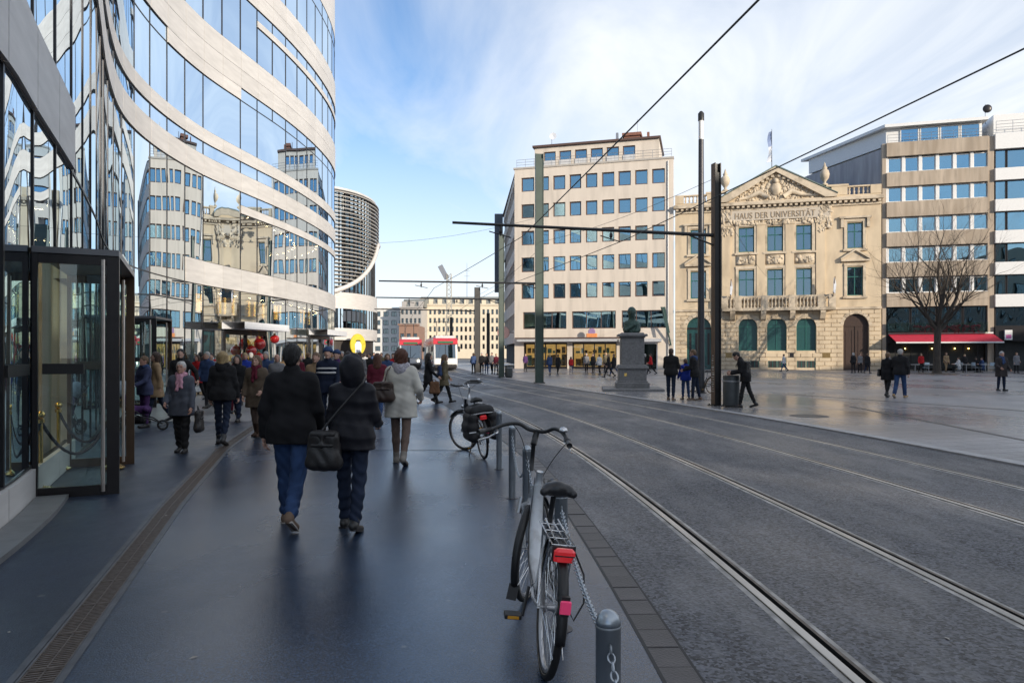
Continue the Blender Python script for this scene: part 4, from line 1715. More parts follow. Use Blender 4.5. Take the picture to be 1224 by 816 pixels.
for a, c, m in ((908, 915, M_WBROWN), (942.5, 950, M_FRAME), (981.5, 993.5, mat('bronze_plate', (0.25, 0.17, 0.07), 0.4, 0.4)), (866, 876, MATS['bronze_plate'] if 'bronze_plate' in MATS else M_WBROWN)):
    q = MB()
    q.box(X(a), X(c), -0.09, -0.05, 1.15, 1.85)
    q.box(X(a) + .1, X(c) - .1, -0.10, -0.091, 1.25, 1.75)
    q.build('wall_plaque', m, hs)
for px_ in (872.5, 993.5):
    f = MB()
    f.tube([(X(px_), -0.9, 7.3), (X(px_) + .05, -1.9, 9.4)], 0.04, 6)
    fo = f.build('flag_staff', M_WBROWN, hs)
    c = MB()
    c.prism([(X(px_) - .05, 7.9), (X(px_) + .12, 7.7), (X(px_) + .22, 8.6), (X(px_) + .10, 9.3), (X(px_), 9.3)], 0.25, 'y', -1.6)
    c.build('furled_flag', M_WHITE, fo)
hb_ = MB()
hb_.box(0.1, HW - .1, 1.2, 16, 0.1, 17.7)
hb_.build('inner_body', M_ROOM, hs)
hr = MB()
hr.prism([(0.9, 17.7), (15.5, 17.7), (8.0, 19.6)], HW - .4, 'x', 0.2)
hr.prism([(C0 - .3, 17.7), (C1 + .3, 17.7), (ap[0], 20.9)], 10, 'y', 0.42)
hr.build('roof', mat('slate_roof', (0.12, 0.14, 0.18), 0.5, var=0.15, scale=3), hs)
t = thing('roof_flag', 'narrow blue and white flag hanging from the pole above the pediment', 'flag', hp_ + FD * (ap[0] - .3) + FN * .5 + Vector((0, 0, 20.9)), -ALPHA)
MB().tube([(0, 0, 0), (0, 0, 4.4)], [0.05, 0.03], 6).build('flag_pole', M_METAL, t)
fv, ff = [], []
for i in range(9):
    z = 4.2 - i * .4
    wv = .18 * math.sin(i * .9)
    fv += [(0.03, 0 + wv * .3, z), (-0.30 - wv * .6 - .02 * i, .12 * math.sin(i * 1.3), z - .1)]
for i in range(8):
    ff.append((2 * i, 2 * i + 1, 2 * i + 3, 2 * i + 2))
fl_ = MB()
fl_.add(fv, ff[:4])
fl_.m = 1
fl_.add(fv, ff[4:])
fob = fl_.build('flag_cloth', [mat('flag_blue', (0.25, 0.32, 0.5), 0.8), M_WHITE], t)
sm = fob.modifiers.new('thick', 'SOLIDIFY')
sm.thickness = 0.02

# ---- brown banded block
RU0, RU1 = U(1054.5), U(1188)
rp_ = FO + FD * RU0
rb_ = thing('banded_building', 'office block with brown concrete bands, white framed windows and a red cafe awning', 'building', rp_, -ALPHA)
RW = RU1 - RU0


def XR(px_):
    return U(px_) - RU0


M_BAND = mat('brown_concrete', (0.41, 0.34, 0.265), 0.85, var=0.22, scale=1.4, stretch=(3, 1, 0.35), bump=0.2, bscale=10, stain=((0.22, 0.17, 0.12), 0.7, 0.6))
M_GREYW = mat('grey_render', (0.36, 0.36, 0.38), 0.9, var=0.22, scale=1.2, stretch=(2, 2, 0.25), stain=((0.26, 0.26, 0.28), 0.5, .6))
M_WPAINT = mat('white_paint', (0.72, 0.72, 0.71), 0.5, var=0.04)
fw = [(19.85, 21.3), (16.9, 18.3), (13.85, 15.25), (10.85, 12.3), (7.8, 9.25)]
sp_ = MB()
zz = 6.35
for z0, z1 in fw[::-1]:
    sp_.box(0.35, RW - .55, -0.30, 0.2, zz, z0 - .08)
    zz = z1 + .08
sp_.box(0.35, RW - .55, -0.30, 0.2, zz, 22.75)
sp_.build('spandrel_band', M_BAND, rb_)
e_ = MB()
e_.box(0.0, 0.34, -0.05, 0.6, 0, 22.75)
e_.box(RW - .54, RW, -0.05, 0.6, 0, 22.75)
e_.build('end_pier', M_BAND, rb_)
wx0, wx1 = XR(1060), XR(1183)
ww = (wx1 - wx0) / 6
wpc = window_piece('window', ww - .26, 1.46, 0.08, 0.22, M_WPAINT, M_WGLASS)
for z0, z1 in fw:
    for i in range(6):
        put_window(wpc, rb_, wx0 + i * ww + .13, z0 - .03)
    m_ = MB()
    for i in range(7):
        x = wx0 + i * ww
        m_.box(max(.345, x - .13), min(RW - .545, x + .13), 0.02, 0.3, z0 - .08, z1 + .08)
    m_.box(0.345, RW - .545, -0.05, 0.20, z0 - .078, z0 - .032)
    m_.build('window_post', M_WPAINT, rb_)
for i in range(4):
    x = wx0 - .1 + i * (wx1 - wx0 + .2) / 4
    put_window(window_piece('lounge_window', (wx1 - wx0) / 4, 2.5, .09, .3, M_FRAME, M_GRGLASS), rb_, x, 3.85, 'lounge_window')
rb2 = MB()
rb2.prism([(0.3, 0.65), (RW - .1, 0.65), (RW + 1, 14), (-5.0, 14)], 22.4, 'z', 0.2)
rb2.build('inner_body', M_ROOM, rb_)
S2 = Matrix.Rotation(ALPHA, 3, 'Z') @ Vector((-0.25, 0.97, 0)).normalized()
gw = MB()
gw.prism([(0, 0.6), (0.3, 0.6), tuple((S2 * 15 + Vector((.3, 0, 0)))[:2]), tuple((S2 * 15)[:2])], 22.4, 'z', 0.0)
gw.build('blind_side_wall', M_GREYW, rb_)
pt = MB()
pt.prism([(1.1, 0.9), (RW - .5, 0.9), (RW, 13), tuple((S2 * 13 + Vector((1.0, 0.6, 0)))[:2])], 0.10, 'z', 22.76)
pt.prism([(0.35, 0.45), (RW - .3, 0.45), (RW, 13), tuple((S2 * 13 + Vector((0.35, 0.6, 0)))[:2])], 0.30, 'z', 24.55)
pt.prism([(0.62, 1.2), (RW - .6, 1.2), (RW, 12), tuple((S2 * 12 + Vector((0.62, 0.6, 0)))[:2])], 1.68, 'z', 22.868)
pt.build('penthouse', M_WPAINT, rb_)
pwn = window_piece('penthouse_window', 1.7, 1.5, .09, .12, M_WPAINT, M_WGLASS)
for i in range(4):
    put_window(pwn, rb_, 1.9 + i * 1.8, 22.95, 'penthouse_window', 1.07)
rl = MB()
for i in range(10):
    x = 0.5 + i * (RW - 1) / 9
    rl.tube([(x, 0.0, 22.75), (x, 0.0, 23.6)], .018, 5)
for z in (23.0, 23.3, 23.6):
    rl.tube([(0.5, 0.0, z), (RW - .5, 0, z)], .018, 5)
rl.build('roof_railing', M_METAL, rb_)
t = thing('roof_aerial', 'small dark dish aerial on the roof of the brown banded block', 'aerial', rp_ + FD * (RW + .3) + FN * 3 + Vector((0, 0, 24.85)), -ALPHA)
MB().tube([(0, 0, 0), (0, 0, 2.0)], .03, 6).build('mast', M_METAL, t)
MB().ball((0.15, -.1, 1.5), .42, 14, 10, (1, .35, 1)).build('dish', M_FRAME, t, smooth='all')
# cafe: glass balustrade with planters, awning, dark ground floor
gb = MB()
gb.box(0.4, RW - .6, -0.35, -0.33, 3.65, 4.75)
gb.build('glass_balustrade', M_SHOPGL, rb_)
pf = MB()
frd = random.Random(4)
for i in range(150):
    x = frd.uniform(2.8, RW - 1.2)
    pf.ball((x, frd.uniform(-.2, .1), frd.uniform(3.75, 4.45)), frd.uniform(.06, .13), 5, 4)
pf.build('flowers', mat('red_flowers', (0.42, 0.03, 0.07), 0.7, var=0.5, scale=9), rb_, kind='stuff')
gf = MB()
wall_with_holes(gf, 0.35, RW - .55, 0, 3.84, [(.5, RW - .7, 0.0, 2.75)], 0.02, 0.3)
gf.build('shop_fascia', M_FRAME, rb_)
ci = MB()
for x in (1.2, 2.6, 4.1, 5.6, 7.2, 8.4):
    ci.box(x, x + .06, .12, .2, 0, 2.75)
ci.build('cafe_mullion', M_FRAME, rb_)
cl = MB()
for x in (2.2, 4.6, 6.6, 7.8):
    MB().ball((x, .5, 2.2), .06, 7, 5).build('cafe_lamp', M_LAMP, rb_)
aw = thing('cafe_awning', 'long red fabric awning stretched over the cafe below the brown banded block', 'awning', rp_ + Vector((0, 0, 0)), -ALPHA)
M_AWN = mat('red_awning', (0.50, 0.03, 0.06), 0.75, var=0.12, scale=3)
a_ = MB()
A0, A1 = 0.55, RW - .1
a_.add([(A0, -0.06, 3.62), (A1, -0.06, 3.62), (A1 + .3, -1.75, 2.85), (A0 + .3, -1.75, 2.85), (A0, -0.06, 3.58), (A1, -0.06, 3.58), (A1 + .3, -1.75, 2.81), (A0 + .3, -1.75, 2.81)], [(0, 3, 2, 1), (4, 5, 6, 7), (0, 1, 5, 4), (1, 2, 6, 5), (2, 3, 7, 6), (3, 0, 4, 7)])
a_.build('cloth', M_AWN, aw)
MB().box(A0 + .28, A1 + .32, -1.80, -1.74, 2.70, 2.84).build('front_bar', M_WPAINT, aw)
MB().box(A0, A1, -0.2, -0.05, 3.63, 3.78).build('cassette', M_WPAINT, aw)

# ---- white and dark striped block at the picture's edge
lp = FO + FD * (RU1 + .02)
lb = thing('striped_building', 'white banded block with dark window strips at the edge of the square', 'building', lp, -ALPHA)
LW = 12
s_ = MB()
zz = 6.2
for z0, z1 in [(7.4, 9.3), (10.5, 12.35), (13.55, 15.4), (16.55, 18.4), (19.55, 21.4)]:
    s_.box(0, LW, -0.35, 0.2, zz, z0)
    zz = z1
s_.box(0, LW, -0.35, 0.2, zz, 22.9)
s_.build('white_band', M_WPAINT, lb)
for z0, z1 in [(7.4, 9.3), (10.5, 12.35), (13.55, 15.4), (16.55, 18.4), (19.55, 21.4)]:
    for i in range(4):
        w__ = 0.95 if i % 2 == 0 else 2.3
        x = 0.1 + (i // 2) * 3.4 + (0 if i % 2 == 0 else 1.0)
        put_window(window_piece('window', w__, z1 - z0, .08, .2, M_FRAME, M_WGLASS), lb, x, z0)
        if i % 2 == 0:
            c = MB()
            c.box(x + .1, x + w__ - .1, .24, .26, z0, z1)
            c.build('curtain', M_CURTAIN, lb)
b_ = MB()
b_.box(0.05, LW, 0.6, 12, 0, 22.8)
b_.build('inner_body', M_ROOM, lb)
g_ = MB()
g_.box(0.0, LW, -0.3, 0.3, 2.9, 4.3)
g_.box(0.0, 0.25, -0.3, 0.3, 0, 2.9)
g_.box(3.0, 3.2, -0.1, 0.3, 0, 2.9)
g_.build('shop_fascia', M_FRAME, lb)
put_window(window_piece('shop_window', 6, 1.9, .1, .2, M_FRAME, M_GRGLASS), lb, 0.1, 4.3, 'shop_window')
pn = MB()
pn.prism([(0.3, 1.0), (LW, 1.0), (LW, 8), (0.3, 8)], 2.2, 'z', 22.9)
pn.build('penthouse', M_WPAINT, lb)
rl = MB()
for z in (23.2, 23.5, 23.8, 24.1):
    rl.tube([(0.1, -0.2, z), (LW, -0.2, z)], .02, 5)
for i in range(9):
    rl.tube([(0.1 + i * 1.4, -0.2, 22.9), (0.1 + i * 1.4, -0.2, 24.1)], .02, 5)
rl.build('roof_railing', M_METAL, lb)
t = thing('wall_sign', 'small white and pink sign box above the dark shop entrance', 'sign', lp + FD * 1.0 - FN * .5 + Vector((0, 0, 3.0)), -ALPHA)
MB().bbox(-.32, .32, -.1, .1, 0.0, .95, .02).build('sign_box', M_WPAINT, t)
MB().box(-.22, .22, -.115, -.101, .15, .5).build('pink_mark', mat('sign_magenta', (0.6, 0.15, 0.35), .5), t)
MB().box(-.05, .05, .1, .35, .4, .5).build('bracket', M_FRAME, t)

# ------------------------------------------------------------------ second curved block with louvres
lvP = catmull(np.array([(-43, 74), (-35, 76), (-28, 77.5), (-23, 79.3), (-19.2, 82.5), (-17.6, 87.5), (-18.1, 93), (-20.4, 98), (-25, 101), (-31, 102)], float), 30)
lvS = np.concatenate([[0], np.cumsum(np.hypot(*np.diff(lvP, axis=0).T))])
lvT = np.gradient(lvP, lvS, axis=0)
lvT /= np.hypot(lvT[:, 0], lvT[:, 1])[:, None]


def lpos(s, off=0.0):
    x, y = np.interp(s, lvS, lvP[:, 0]), np.interp(s, lvS, lvP[:, 1])
    tx, ty = np.interp(s, lvS, lvT[:, 0]), np.interp(s, lvS, lvT[:, 1])
    return x + ty * off, y - tx * off


def lring(mb, s0, s1, z0, z1, off0, off1, n):
    V, F = [], []
    for s in np.linspace(s0, s1, n + 1):
        a, c = lpos(s, off0), lpos(s, off1)
        za, zb = (z0(s) if callable(z0) else z0), (z1(s) if callable(z1) else z1)
        V += [(*a, za), (*a, zb), (*c, za), (*c, zb)]
    for i in range(n):
        k, q = 4 * i, 4 * i + 4
        F += [(k, k + 1, q + 1, q), (k + 2, q + 2, q + 3, k + 3), (k + 1, k + 3, q + 3, q + 1), (k, q, q + 2, k + 2)]
    F += [(0, 2, 3, 1), (4 * n, 4 * n + 1, 4 * n + 3, 4 * n + 2)]
    mb.add(V, F)


lv = thing('louvred_building', 'rounded building with horizontal brown louvres behind the curved store', 'building', (0, 0, 0))
sL = lvS[np.argmin(abs(lvP[:, 0] + 24) + (lvP[:, 1] > 85) * 99)]
sR = lvS[np.argmin(abs(lvP[:, 1] - 90))]
sTot = lvS[-1]


def edge_z(s):   # sweeping lower edge of the louvre field
    t = min(1, max(0, (s - sL) / (sR - sL)))
    return 8.3 + 7.6 * t ** 1.9


topz = lambda s: 22.4 - 0.0 * s
M_LOUV = mat('louvre_silver', (0.42, 0.40, 0.37), 0.45, 0.1, var=0.1, scale=3)
M_LVGL = glass_mat('louvre_glass', ior=2.3, tint=(0.45, 0.55, 0.56), refl=(0.75, 0.86, 0.92), base=0.28)
g = MB()
lring(g, 0, sTot, 4.7, 7.0, -0.02, -0.06, 60)
lring(g, 0, sTot, 8.9, 20.7, -0.35, -0.4, 60)
g.build('glazing', M_LVGL, lv)
for za, zb in ((7.0, 8.9), (3.3, 4.7), (20.8, 21.2)):
    wv = MB()
    lring(wv, 0, sTot, za, zb, -0.1 if za > 20 else 0.0, -0.6, 60)
    wv.build('stone_band', M_CLAD, lv, smooth=True)
bk = MB()
lring(bk, 0, sTot, 0.0, 20.7, -1.8, -2.2, 60)
lring(bk, 0, sTot, 12.8, 13.2, -0.4, -1.8, 60)
lring(bk, 0, sTot, 17.2, 17.6, -0.4, -1.8, 60)
bk.build('inner_wall', mat('pale_inner', (.34, .34, .33), .8, var=.15, scale=.3), lv)
gd = MB()
lring(gd, 0, sTot, 0.0, 3.3, -0.5, -0.6, 60)
gd.build('ground_floor_front', mat('dark_panel', (0.045, 0.038, 0.036), 0.5), lv)
zz = 8.6
while zz < 20.8:
    # each louvre starts where the sweeping edge lets it
    s1 = sL
    for s in np.linspace(sL - 18, sR + 8, 200):
        if edge_z(s) < zz:
            s1 = s
    if s1 > sL - 10:
        m_ = MB()
        lring(m_, 2, min(s1, sR + 8), zz, zz + 0.10, 0.24, 0.0, 40)
        m_.build('louvre', M_LOUV, lv, smooth=True)
    zz += 0.46
ed = MB()
ed.tube([(*lpos(s, 0.18), edge_z(s)) for s in np.linspace(sL - 16, sR + 3, 40)] , 0.28, 8)
ed.build('sweeping_edge', M_CLAD, lv, smooth='all')
for s in np.linspace(4, sTot - 4, 34):
    pass
vb = MB()
for s in np.linspace(4, sTot - 4, 40):
    for z0, z1, o in ((4.7, 7.0, 0.0), (8.9, 20.75, -0.3)):
        x, y = lpos(s, o)
        vb.obox((x, y, (z0 + z1) / 2), (.1, .1, z1 - z0 - .01))
vb.build('glazing_bars', M_FRAME, lv)
rf_ = MB()
rf_.prism([tuple(p) for p in lvP[::6]], 0.2, 'z', 20.72)
rf_.build('roof', M_ROOF, lv)
t = thing('oval_sign', 'large yellow oval sign with a pale centre on the dark front of the louvred building', 'sign', (-17.9, 80.6, 2.75))
t.rotation_euler = (0, 0, R(38))
MB().lathe([(0.0, -.08), (1.15, -.08), (1.2, 0), (1.15, .06), (0.0, .06)], (0, 0, 0), 28, 'y').build('oval_panel', mat('sign_yellow', (0.62, 0.48, 0.02), .5), t)
MB().prism([(-.45, -.9), (.45, -.9), (.5, .0), (.2, .35), (-.2, .35), (-.5, 0)], .03, 'y', -.115).build('pale_mark', M_WHITE, t)
MB().prism([(-.4, .36), (.4, .36), (.25, .5), (-.25, .5)], .028, 'y', -.114).build('dark_mark', M_FRAME, t)
t.scale = (.82, 1, 1.05)

# ------------------------------------------------------------------ far street end
M_CREAM = mat('cream_render', (0.62, 0.55, 0.43), 0.85, var=0.08, scale=0.3)
M_CREAM2 = mat('white_render', (0.62, 0.62, 0.60), 0.85, var=0.06, scale=0.3)
M_DARKWIN = glass_mat('far_glass', ior=1.9, tint=(0.2, 0.25, 0.27), refl=(0.6, 0.75, 0.85), base=0.12)


def far_block(name, label, x0, x1, Y, top, wallm, cols, rows, ww_, wh, fh, first=4.2, yaw=0.0, depth=16, attic=True):
    t = thing(name, label, 'building', (x0, Y, 0), yaw)
    w = x1 - x0
    holes = []
    for r_ in range(rows):
        for c in range(cols):
            x = (c + .5) * w / cols
            holes.append((x - ww_ / 2, x + ww_ / 2, first + r_ * fh, first + r_ * fh + wh))
    m_ = MB()
    wall_with_holes(m_, 0, w, 0, top, holes, 0, .5)
    m_.box(0, .5, .51, depth, 0, top - .01)
    m_.box(w - .5, w, .51, depth, 0, top - .01)
    m_.build('wall', wallm, t)
    pc = window_piece('window', ww_, wh, .14, .35, M_FRAME, M_DARKWIN, bars=(ww_ / 2,))
    for a, c, z0, z1 in holes:
        put_window(pc, t, a, z0)
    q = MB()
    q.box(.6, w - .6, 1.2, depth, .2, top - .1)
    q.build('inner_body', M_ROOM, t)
    q = MB()
    q.box(-.3, w + .3, -.5, 1.0, top, top + .5)
    q.build('cornice', wallm, t)
    if attic:
        q = MB()
        q.prism([(1.5, top + .5), (4.5, top + 3.6), (depth - 3, top + 3.6), (depth, top + .5)], w, 'x', 0)
        q.build('roof', mat('far_roof', (0.20, 0.21, 0.20), .7, var=.15), t)
        q = MB()
        for c in range(0, cols, 2):
            x = (c + .5) * w / cols
            q.box(x - .8, x + .8, 1.6, 4.0, top + .55, top + 2.6)
        q.build('dormers', wallm, t)
    return t


far_block('far_building', 'long cream building with many rows of small windows closing the street behind the trams', -35.0, -1.5, 262, 20.0, M_CREAM, 20, 5, .85, 1.9, 3.25, first=3.6)
far_block('far_building', 'white modern block with wide blue windows beside the louvred building far down the street', -53, -40.5, 266, 19.0, M_CREAM2, 4, 5, 2.0, 1.9, 3.3, first=2.8, attic=False)
far_block('far_building', 'grey stone wing between the white block and the cream building far down the street', -41, -33.0, 255, 18.5, mat('grey_stone', (0.40, 0.38, 0.36), .85, var=.1), 5, 5, .9, 1.8, 3.25, first=3.2, yaw=R(-8))
far_block('far_building', 'low brown brick block in front of the far buildings left of the trams', -35.0, -29.0, 215, 10.5, mat('brown_brick', (0.26, 0.16, 0.12), .85, var=.15), 3, 2, 1.2, 1.4, 3.6, first=3.0, attic=False)
far_block('far_building', 'cream building with a shaded ground floor behind the right hand tram', -1.5, 22.0, 268, 19.5, M_CREAM, 13, 5, .85, 1.9, 3.25, first=3.4)

# unseen right-hand row, added and sized to shade the square; seen in the glass
M_BLDG = mat('shading_block_render', (0.42, 0.36, 0.28), .85, var=.1, scale=.3)
for (xa, ya), (xb, yb), h, lab in (((106, 42), (99, 19), 20, 'unseen beige block added at the far right end to shade the square'), ((98.5, 18.5), (83, 0), 20, 'unseen beige block added midway along the right to shade the square'),
                                    ((82.5, -0.5), (66, -20), 24, 'tall unseen beige block added on the right to shade the square'), ((65.5, -20.5), (48, -46), 25, 'unseen beige block added for shade beyond the right shoulder of the viewer'), ((47.5, -46.5), (20, -66), 25, 'unseen beige block added for shade behind the viewer')):
    d = Vector((xb - xa, yb - ya, 0))
    w = d.length
    t = thing('shading_block', lab, 'building', (xa, ya, 0), math.atan2(d.y, d.x))
    # local x runs along the front, the square lies on local -y
    holes = []
    nc = int(w / 3.2)
    for r_ in range(int((h - 5) / 3.3)):
        for c in range(nc):
            x = (c + .5) * w / nc
            holes.append((x - .9, x + .9, 5 + r_ * 3.3, 6.9 + r_ * 3.3))
    m_ = MB()
    wall_with_holes(m_, 0, w, 0, h, holes, 0, .5)
    m_.box(0, w, 1.5, 14, 0, h - .1)
    m_.build('wall', M_BLDG, t)
    g_ = MB()
    for a, c, z0, z1 in holes:
        g_.box(a, c, .3, .34, z0, z1)
    g_.build('window_panes', M_DARKWIN, t)

# ------------------------------------------------------------------ trams
M_TWHITE = mat('tram_white', (0.74, 0.74, 0.74), .3, var=.04, coat=.5)
M_TRED = mat('tram_red', (0.55, 0.025, 0.04), .3, var=.06, coat=.5)
M_TGLASS = glass_mat('tram_glass', ior=1.9, tint=(.10, .14, .16), refl=(.8, .9, .95), base=.12)
M_LED = mat('led_green', (.03, .10, .05), .5, emit=(.25, 1, .35), estr=.03)
M_HEAD = mat('headlamp', (1, .95, .8), .2, emit=(1, .9, .65), estr=6)


def tram(loc, rz, label):
    t = thing('tram', label, 'tram', loc, rz, 'trams waiting at the stop')
    W2, Ln = 1.2, 24.0
    # side profile of the nose, (y, z): rounded front
    prof = [(0.10, .35), (0.0, .75), (0.02, 1.35), (0.22, 2.4), (0.42, 3.0), (0.75, 3.22), (Ln, 3.22), (Ln, .35)]
    b_ = MB()
    b_.prism([(y, z) for y, z in prof], 2 * W2, 'x', -W2)
    bo = b_.build('body', M_TWHITE, t)
    bv = bo.modifiers.new('round', 'BEVEL')
    bv.width = 0.16
    bv.segments = 3
    w_ = MB()
    w_.add([(-1.0, -.035, 1.25), (1.0, -.035, 1.25), (.98, .18, 2.62), (-.98, .18, 2.62), (-1.0, .1, 1.25), (1.0, .1, 1.25), (.98, .3, 2.62), (-.98, .3, 2.62)], [(0, 1, 2, 3), (0, 4, 5, 1), (3, 2, 6, 7), (1, 5, 6, 2), (0, 3, 7, 4)])
    w_.build('windscreen', M_TGLASS, t)
    wp = MB()
    wp.tube([(-.02, -.05, 1.2), (-.02, .16, 2.55)], .03, 5)
    wp.tube([(.1, -.06, 1.25), (.55, .0, 1.75)], .018, 5)
    wp.build('wiper', M_FRAME, t)
    r = MB()
    r.prism([(.16, 2.66), (.34, 3.06), (.7, 3.27), (Ln - .1, 3.27), (Ln - .1, 2.72)], 2 * W2 + .03, 'x', -W2 - .015)
    r.build('red_roof_band', M_TRED, t)
    rr_ = MB()
    rr_.box(-.95, .95, .9, Ln - .6, 3.272, 3.52)
    rr_.build('roof_equipment', mat('tram_roof', (.62, .62, .64), .5, var=.1), t)
    d = MB()
    d.obox((0, .165, 2.84), (1.5, .08, .22), mx=Matrix.Rotation(R(-25), 3, 'X'))
    d.build('destination_display', M_LED, t)
    for sx in (-1, 1):
        h = MB()
        h.lathe([(0.0, -.03), (.11, -.03), (.12, .03), (0, .03)], (sx * .82, -.005, .92), 14, 'y')
        h.build('headlight', M_HEAD, t)
        mr = MB()
        mr.bbox(sx * 1.36 - .1, sx * 1.36 + .1, .2, .3, 1.9, 2.4, .02)
        mr.tube([(sx * 1.2, .35, 2.5), (sx * 1.36, .25, 2.4)], .02, 5)
        mr.build('mirror', M_FRAME, t)
        for i in range(7):
            s_ = MB()
            y0 = 1.0 + i * 3.2
            x = sx * (W2 + .004)
            s_.box(min(x, x + sx * .02), max(x, x + sx * .02), y0, y0 + (2.0 if i % 2 else 1.1), 1.35 if i % 2 else .5, 2.5)
            s_.build('side_window' if i % 2 else 'side_door', M_TGLASS, t)
    bu = MB()
    bu.bbox(-1.12, 1.12, -.12, .4, .30, .62, .05)
    bu.build('bumper', M_FRAME, t)
    sk = MB()
    sk.box(-1.1, 1.1, .5, Ln - .3, 0.10, .36)
    sk.build('underframe', M_FRAME, t)
    rs_ = MB()
    rs_.box(-1.21, 1.21, .3, Ln - .2, .62, .86)
    rs_.build('red_skirt_stripe', M_TRED, t)
    p = MB()
    for sx in (-.5, .5):
        p.tube([(sx, 7.0, 3.5), (sx, 5.9, 4.3), (sx * 1.0, 7.0, 5.2)], .035, 5)
    p.tube([(-.85, 7.0, 5.12), (-.7, 7.0, 5.22), (.7, 7.0, 5.22), (.85, 7.0, 5.12)], .03, 5)
    p.build('pantograph', M_FRAME, t)
    return t


TR = math.atan(0.17)
tram((2.55 + bend(75) + 0.0, 75.5, -0.012), TR, 'left red and white tram with its headlamps lit behind the walking women')
tram((5.99 + bend(69.5) + 0.0, 69.5, -0.012), TR, 'right red and white tram standing a little nearer at the stop')

# ------------------------------------------------------------------ masts, arms and overhead wires
M_MASTG = mat('mast_green', (0.040, 0.066, 0.056), .5, var=.12, scale=3)
M_MASTB = mat('mast_black', (0.018, 0.018, 0.019), .45, var=.2, scale=3)
M_MASTR = mat('mast_bronze_edge', (0.13, 0.085, 0.06), .55, var=.2, scale=2)
M_WIRE = mat('wire_black', (0.012, 0.012, 0.013), .5)
ZW = 5.32


def hmast(loc, h, w, d, rz, label, m, m2=None):
    t = thing('catenary_mast', label, 'mast', loc, rz, 'overhead line masts of the tramway')
    b_ = MB()
    b_.box(-w / 2, -w / 2 + .03, -d / 2, d / 2, 0, h)
    b_.box(w / 2 - .03, w / 2, -d / 2, d / 2, 0, h)
    b_.box(-w / 2 + .03, w / 2 - .03, -.015, .015, 0, h - .002)
    b_.box(-w / 2 + .03, w / 2 - .03, -d / 2 + .04, -d / 2 + .055, 0, h - .3)
    b_.build('beam', m, t)
    if m2:
        e = MB()
        e.box(-w / 2 - .006, -w / 2 - .001, -d / 2 + .01, d / 2 - .01, 0.05, h - .02)
        e.build('flange_face', m2, t)
    p = MB()
    p.box(-w / 2 - .08, w / 2 + .08, -d / 2 - .08, d / 2 + .08, 0.0, .025)
    for sx in (-1, 1):
        for sy in (-1, 1):
            p.lathe([(.025, .025), (.025, .06), (0, .06)], (sx * (w / 2 + .04), sy * (d / 2 + .04), 0), 6)
    p.build('base_plate', M_IRON, t)
    return t


def cantilever(mast_o, mx_, my_, z, ex, ey, tracks, rz):
    """arm from the mast over the tracks, in the mast's own coordinates"""
    inv = Matrix.Rotation(-rz, 3, 'Z')
    e = inv @ Vector((ex - mx_, ey - my_, 0))
    b_ = MB()
    b_.tube([(0, 0, z), (e.x * .5, e.y * .5, z + .03), (e.x, e.y, z + .06)], [.06, .05, .04], 8)
    b_.tube([(0, 0, z - .35), (e.x * .12, e.y * .12, z)], .03, 6)
    b_.build('cantilever_arm', mast_o['_m'] if False else M_MASTB, mast_o)
    for t_ in tracks:
        q = e * t_
        k = MB()
        k.tube([(q.x, q.y, z + .05), (q.x, q.y, z - .28)], .022, 6)
        k.tube([(q.x - .35, q.y, z - .16), (q.x + .35, q.y + .1, z - .30)], .018, 6)
        k.ball((q.x, q.y, z - .14), .055, 8, 6, (1, 1, 1.5))
        k.build('insulator', M_MASTB, mast_o)


ma = G(856, 484.5)
mb_ = (1.55, 39.4)
mc_ = (-0.75, 49.0)
md_ = (-3.1, 62.0)
m1 = hmast((*ma, 0), 7.75, .22, .24, R(16), 'black steel mast with a bronze left edge beside the litter bin', M_MASTB, M_MASTR)
cantilever(m1, *ma, 5.45, -1.75, 20.4, (.42, .83), R(16))
gm_ = MB()
rg = random.Random(8)
for i in range(16):
    z = .45 + i * .075
    gm_.box(-.1175, -.1165, -.08 + rg.uniform(0, .06), .02 + rg.uniform(0, .08), z, z + rg.uniform(.012, .05))
gm_.build('paint_scrawl', mat('scrawl_white', (.5, .5, .48), .6), m1, kind='stuff')
m2 = hmast((*mb_, 0), 13.0, .46, .30, R(5), 'tallest dark green steel mast standing in front of the pale office block', M_MASTG)
cantilever(m2, *mb_, 5.65, -7.4, 38.6, (.36, .74), R(5))
m3 = hmast((*mc_, 0), 10.1, .36, .30, R(10), 'dark green mast by the grey bin at the corner of the office block', M_MASTG)
cantilever(m3, *mc_, 5.5, -9.4, 48.0, (.36, .74), R(10))
m4 = hmast((*md_, 0), 7.6, .50, .30, R(10), 'short thick dark mast right of the trams', M_MASTB)
cantilever(m4, *md_, 5.5, -12.0, 60.5, (.36, .74), R(10))
for k, (x, Y, h) in enumerate(((-24.6, 104, 9.5), (-20.6, 98, 10), (-3.7, 108, 8.0), (2.4, 112, 8.0), (-10.5, 120, 8))):
    o = hmast((x, Y, 0), h, .5, .3, .1, ['thin dark mast far left of the trams', 'second thin dark mast just left of the trams', 'slim dark mast beyond the waiting crowd', 'slim dark mast at the right end of the waiting crowd', 'slim dark mast behind the trams'][k], M_MASTB)
t = thing('floodlight_mast', 'tall pale floodlight mast with a slanted lamp head rising behind the trams', 'mast', (-13.6, 150, 0))
b_ = MB()
for sx, sy in ((-1, -1), (1, -1), (1, 1), (-1, 1)):
    b_.tube([(sx * .6, sy * .6, 0), (sx * .45, sy * .45, 19.0)], .09, 5)
for i in range(19):
    s0 = .6 - .15 * i / 19
    b_.tube([(-s0, -s0, i), (s0, -s0, i + 1)], .05, 4)
    b_.tube([(s0, -s0, i), (-s0, -s0, i + 1)], .05, 4)
    b_.tube([(-s0, -s0, i), (-s0, s0, i + 1)], .05, 4)
b_.build('lattice', mat('pale_steel', (.5, .47, .4), .5, .4), t)
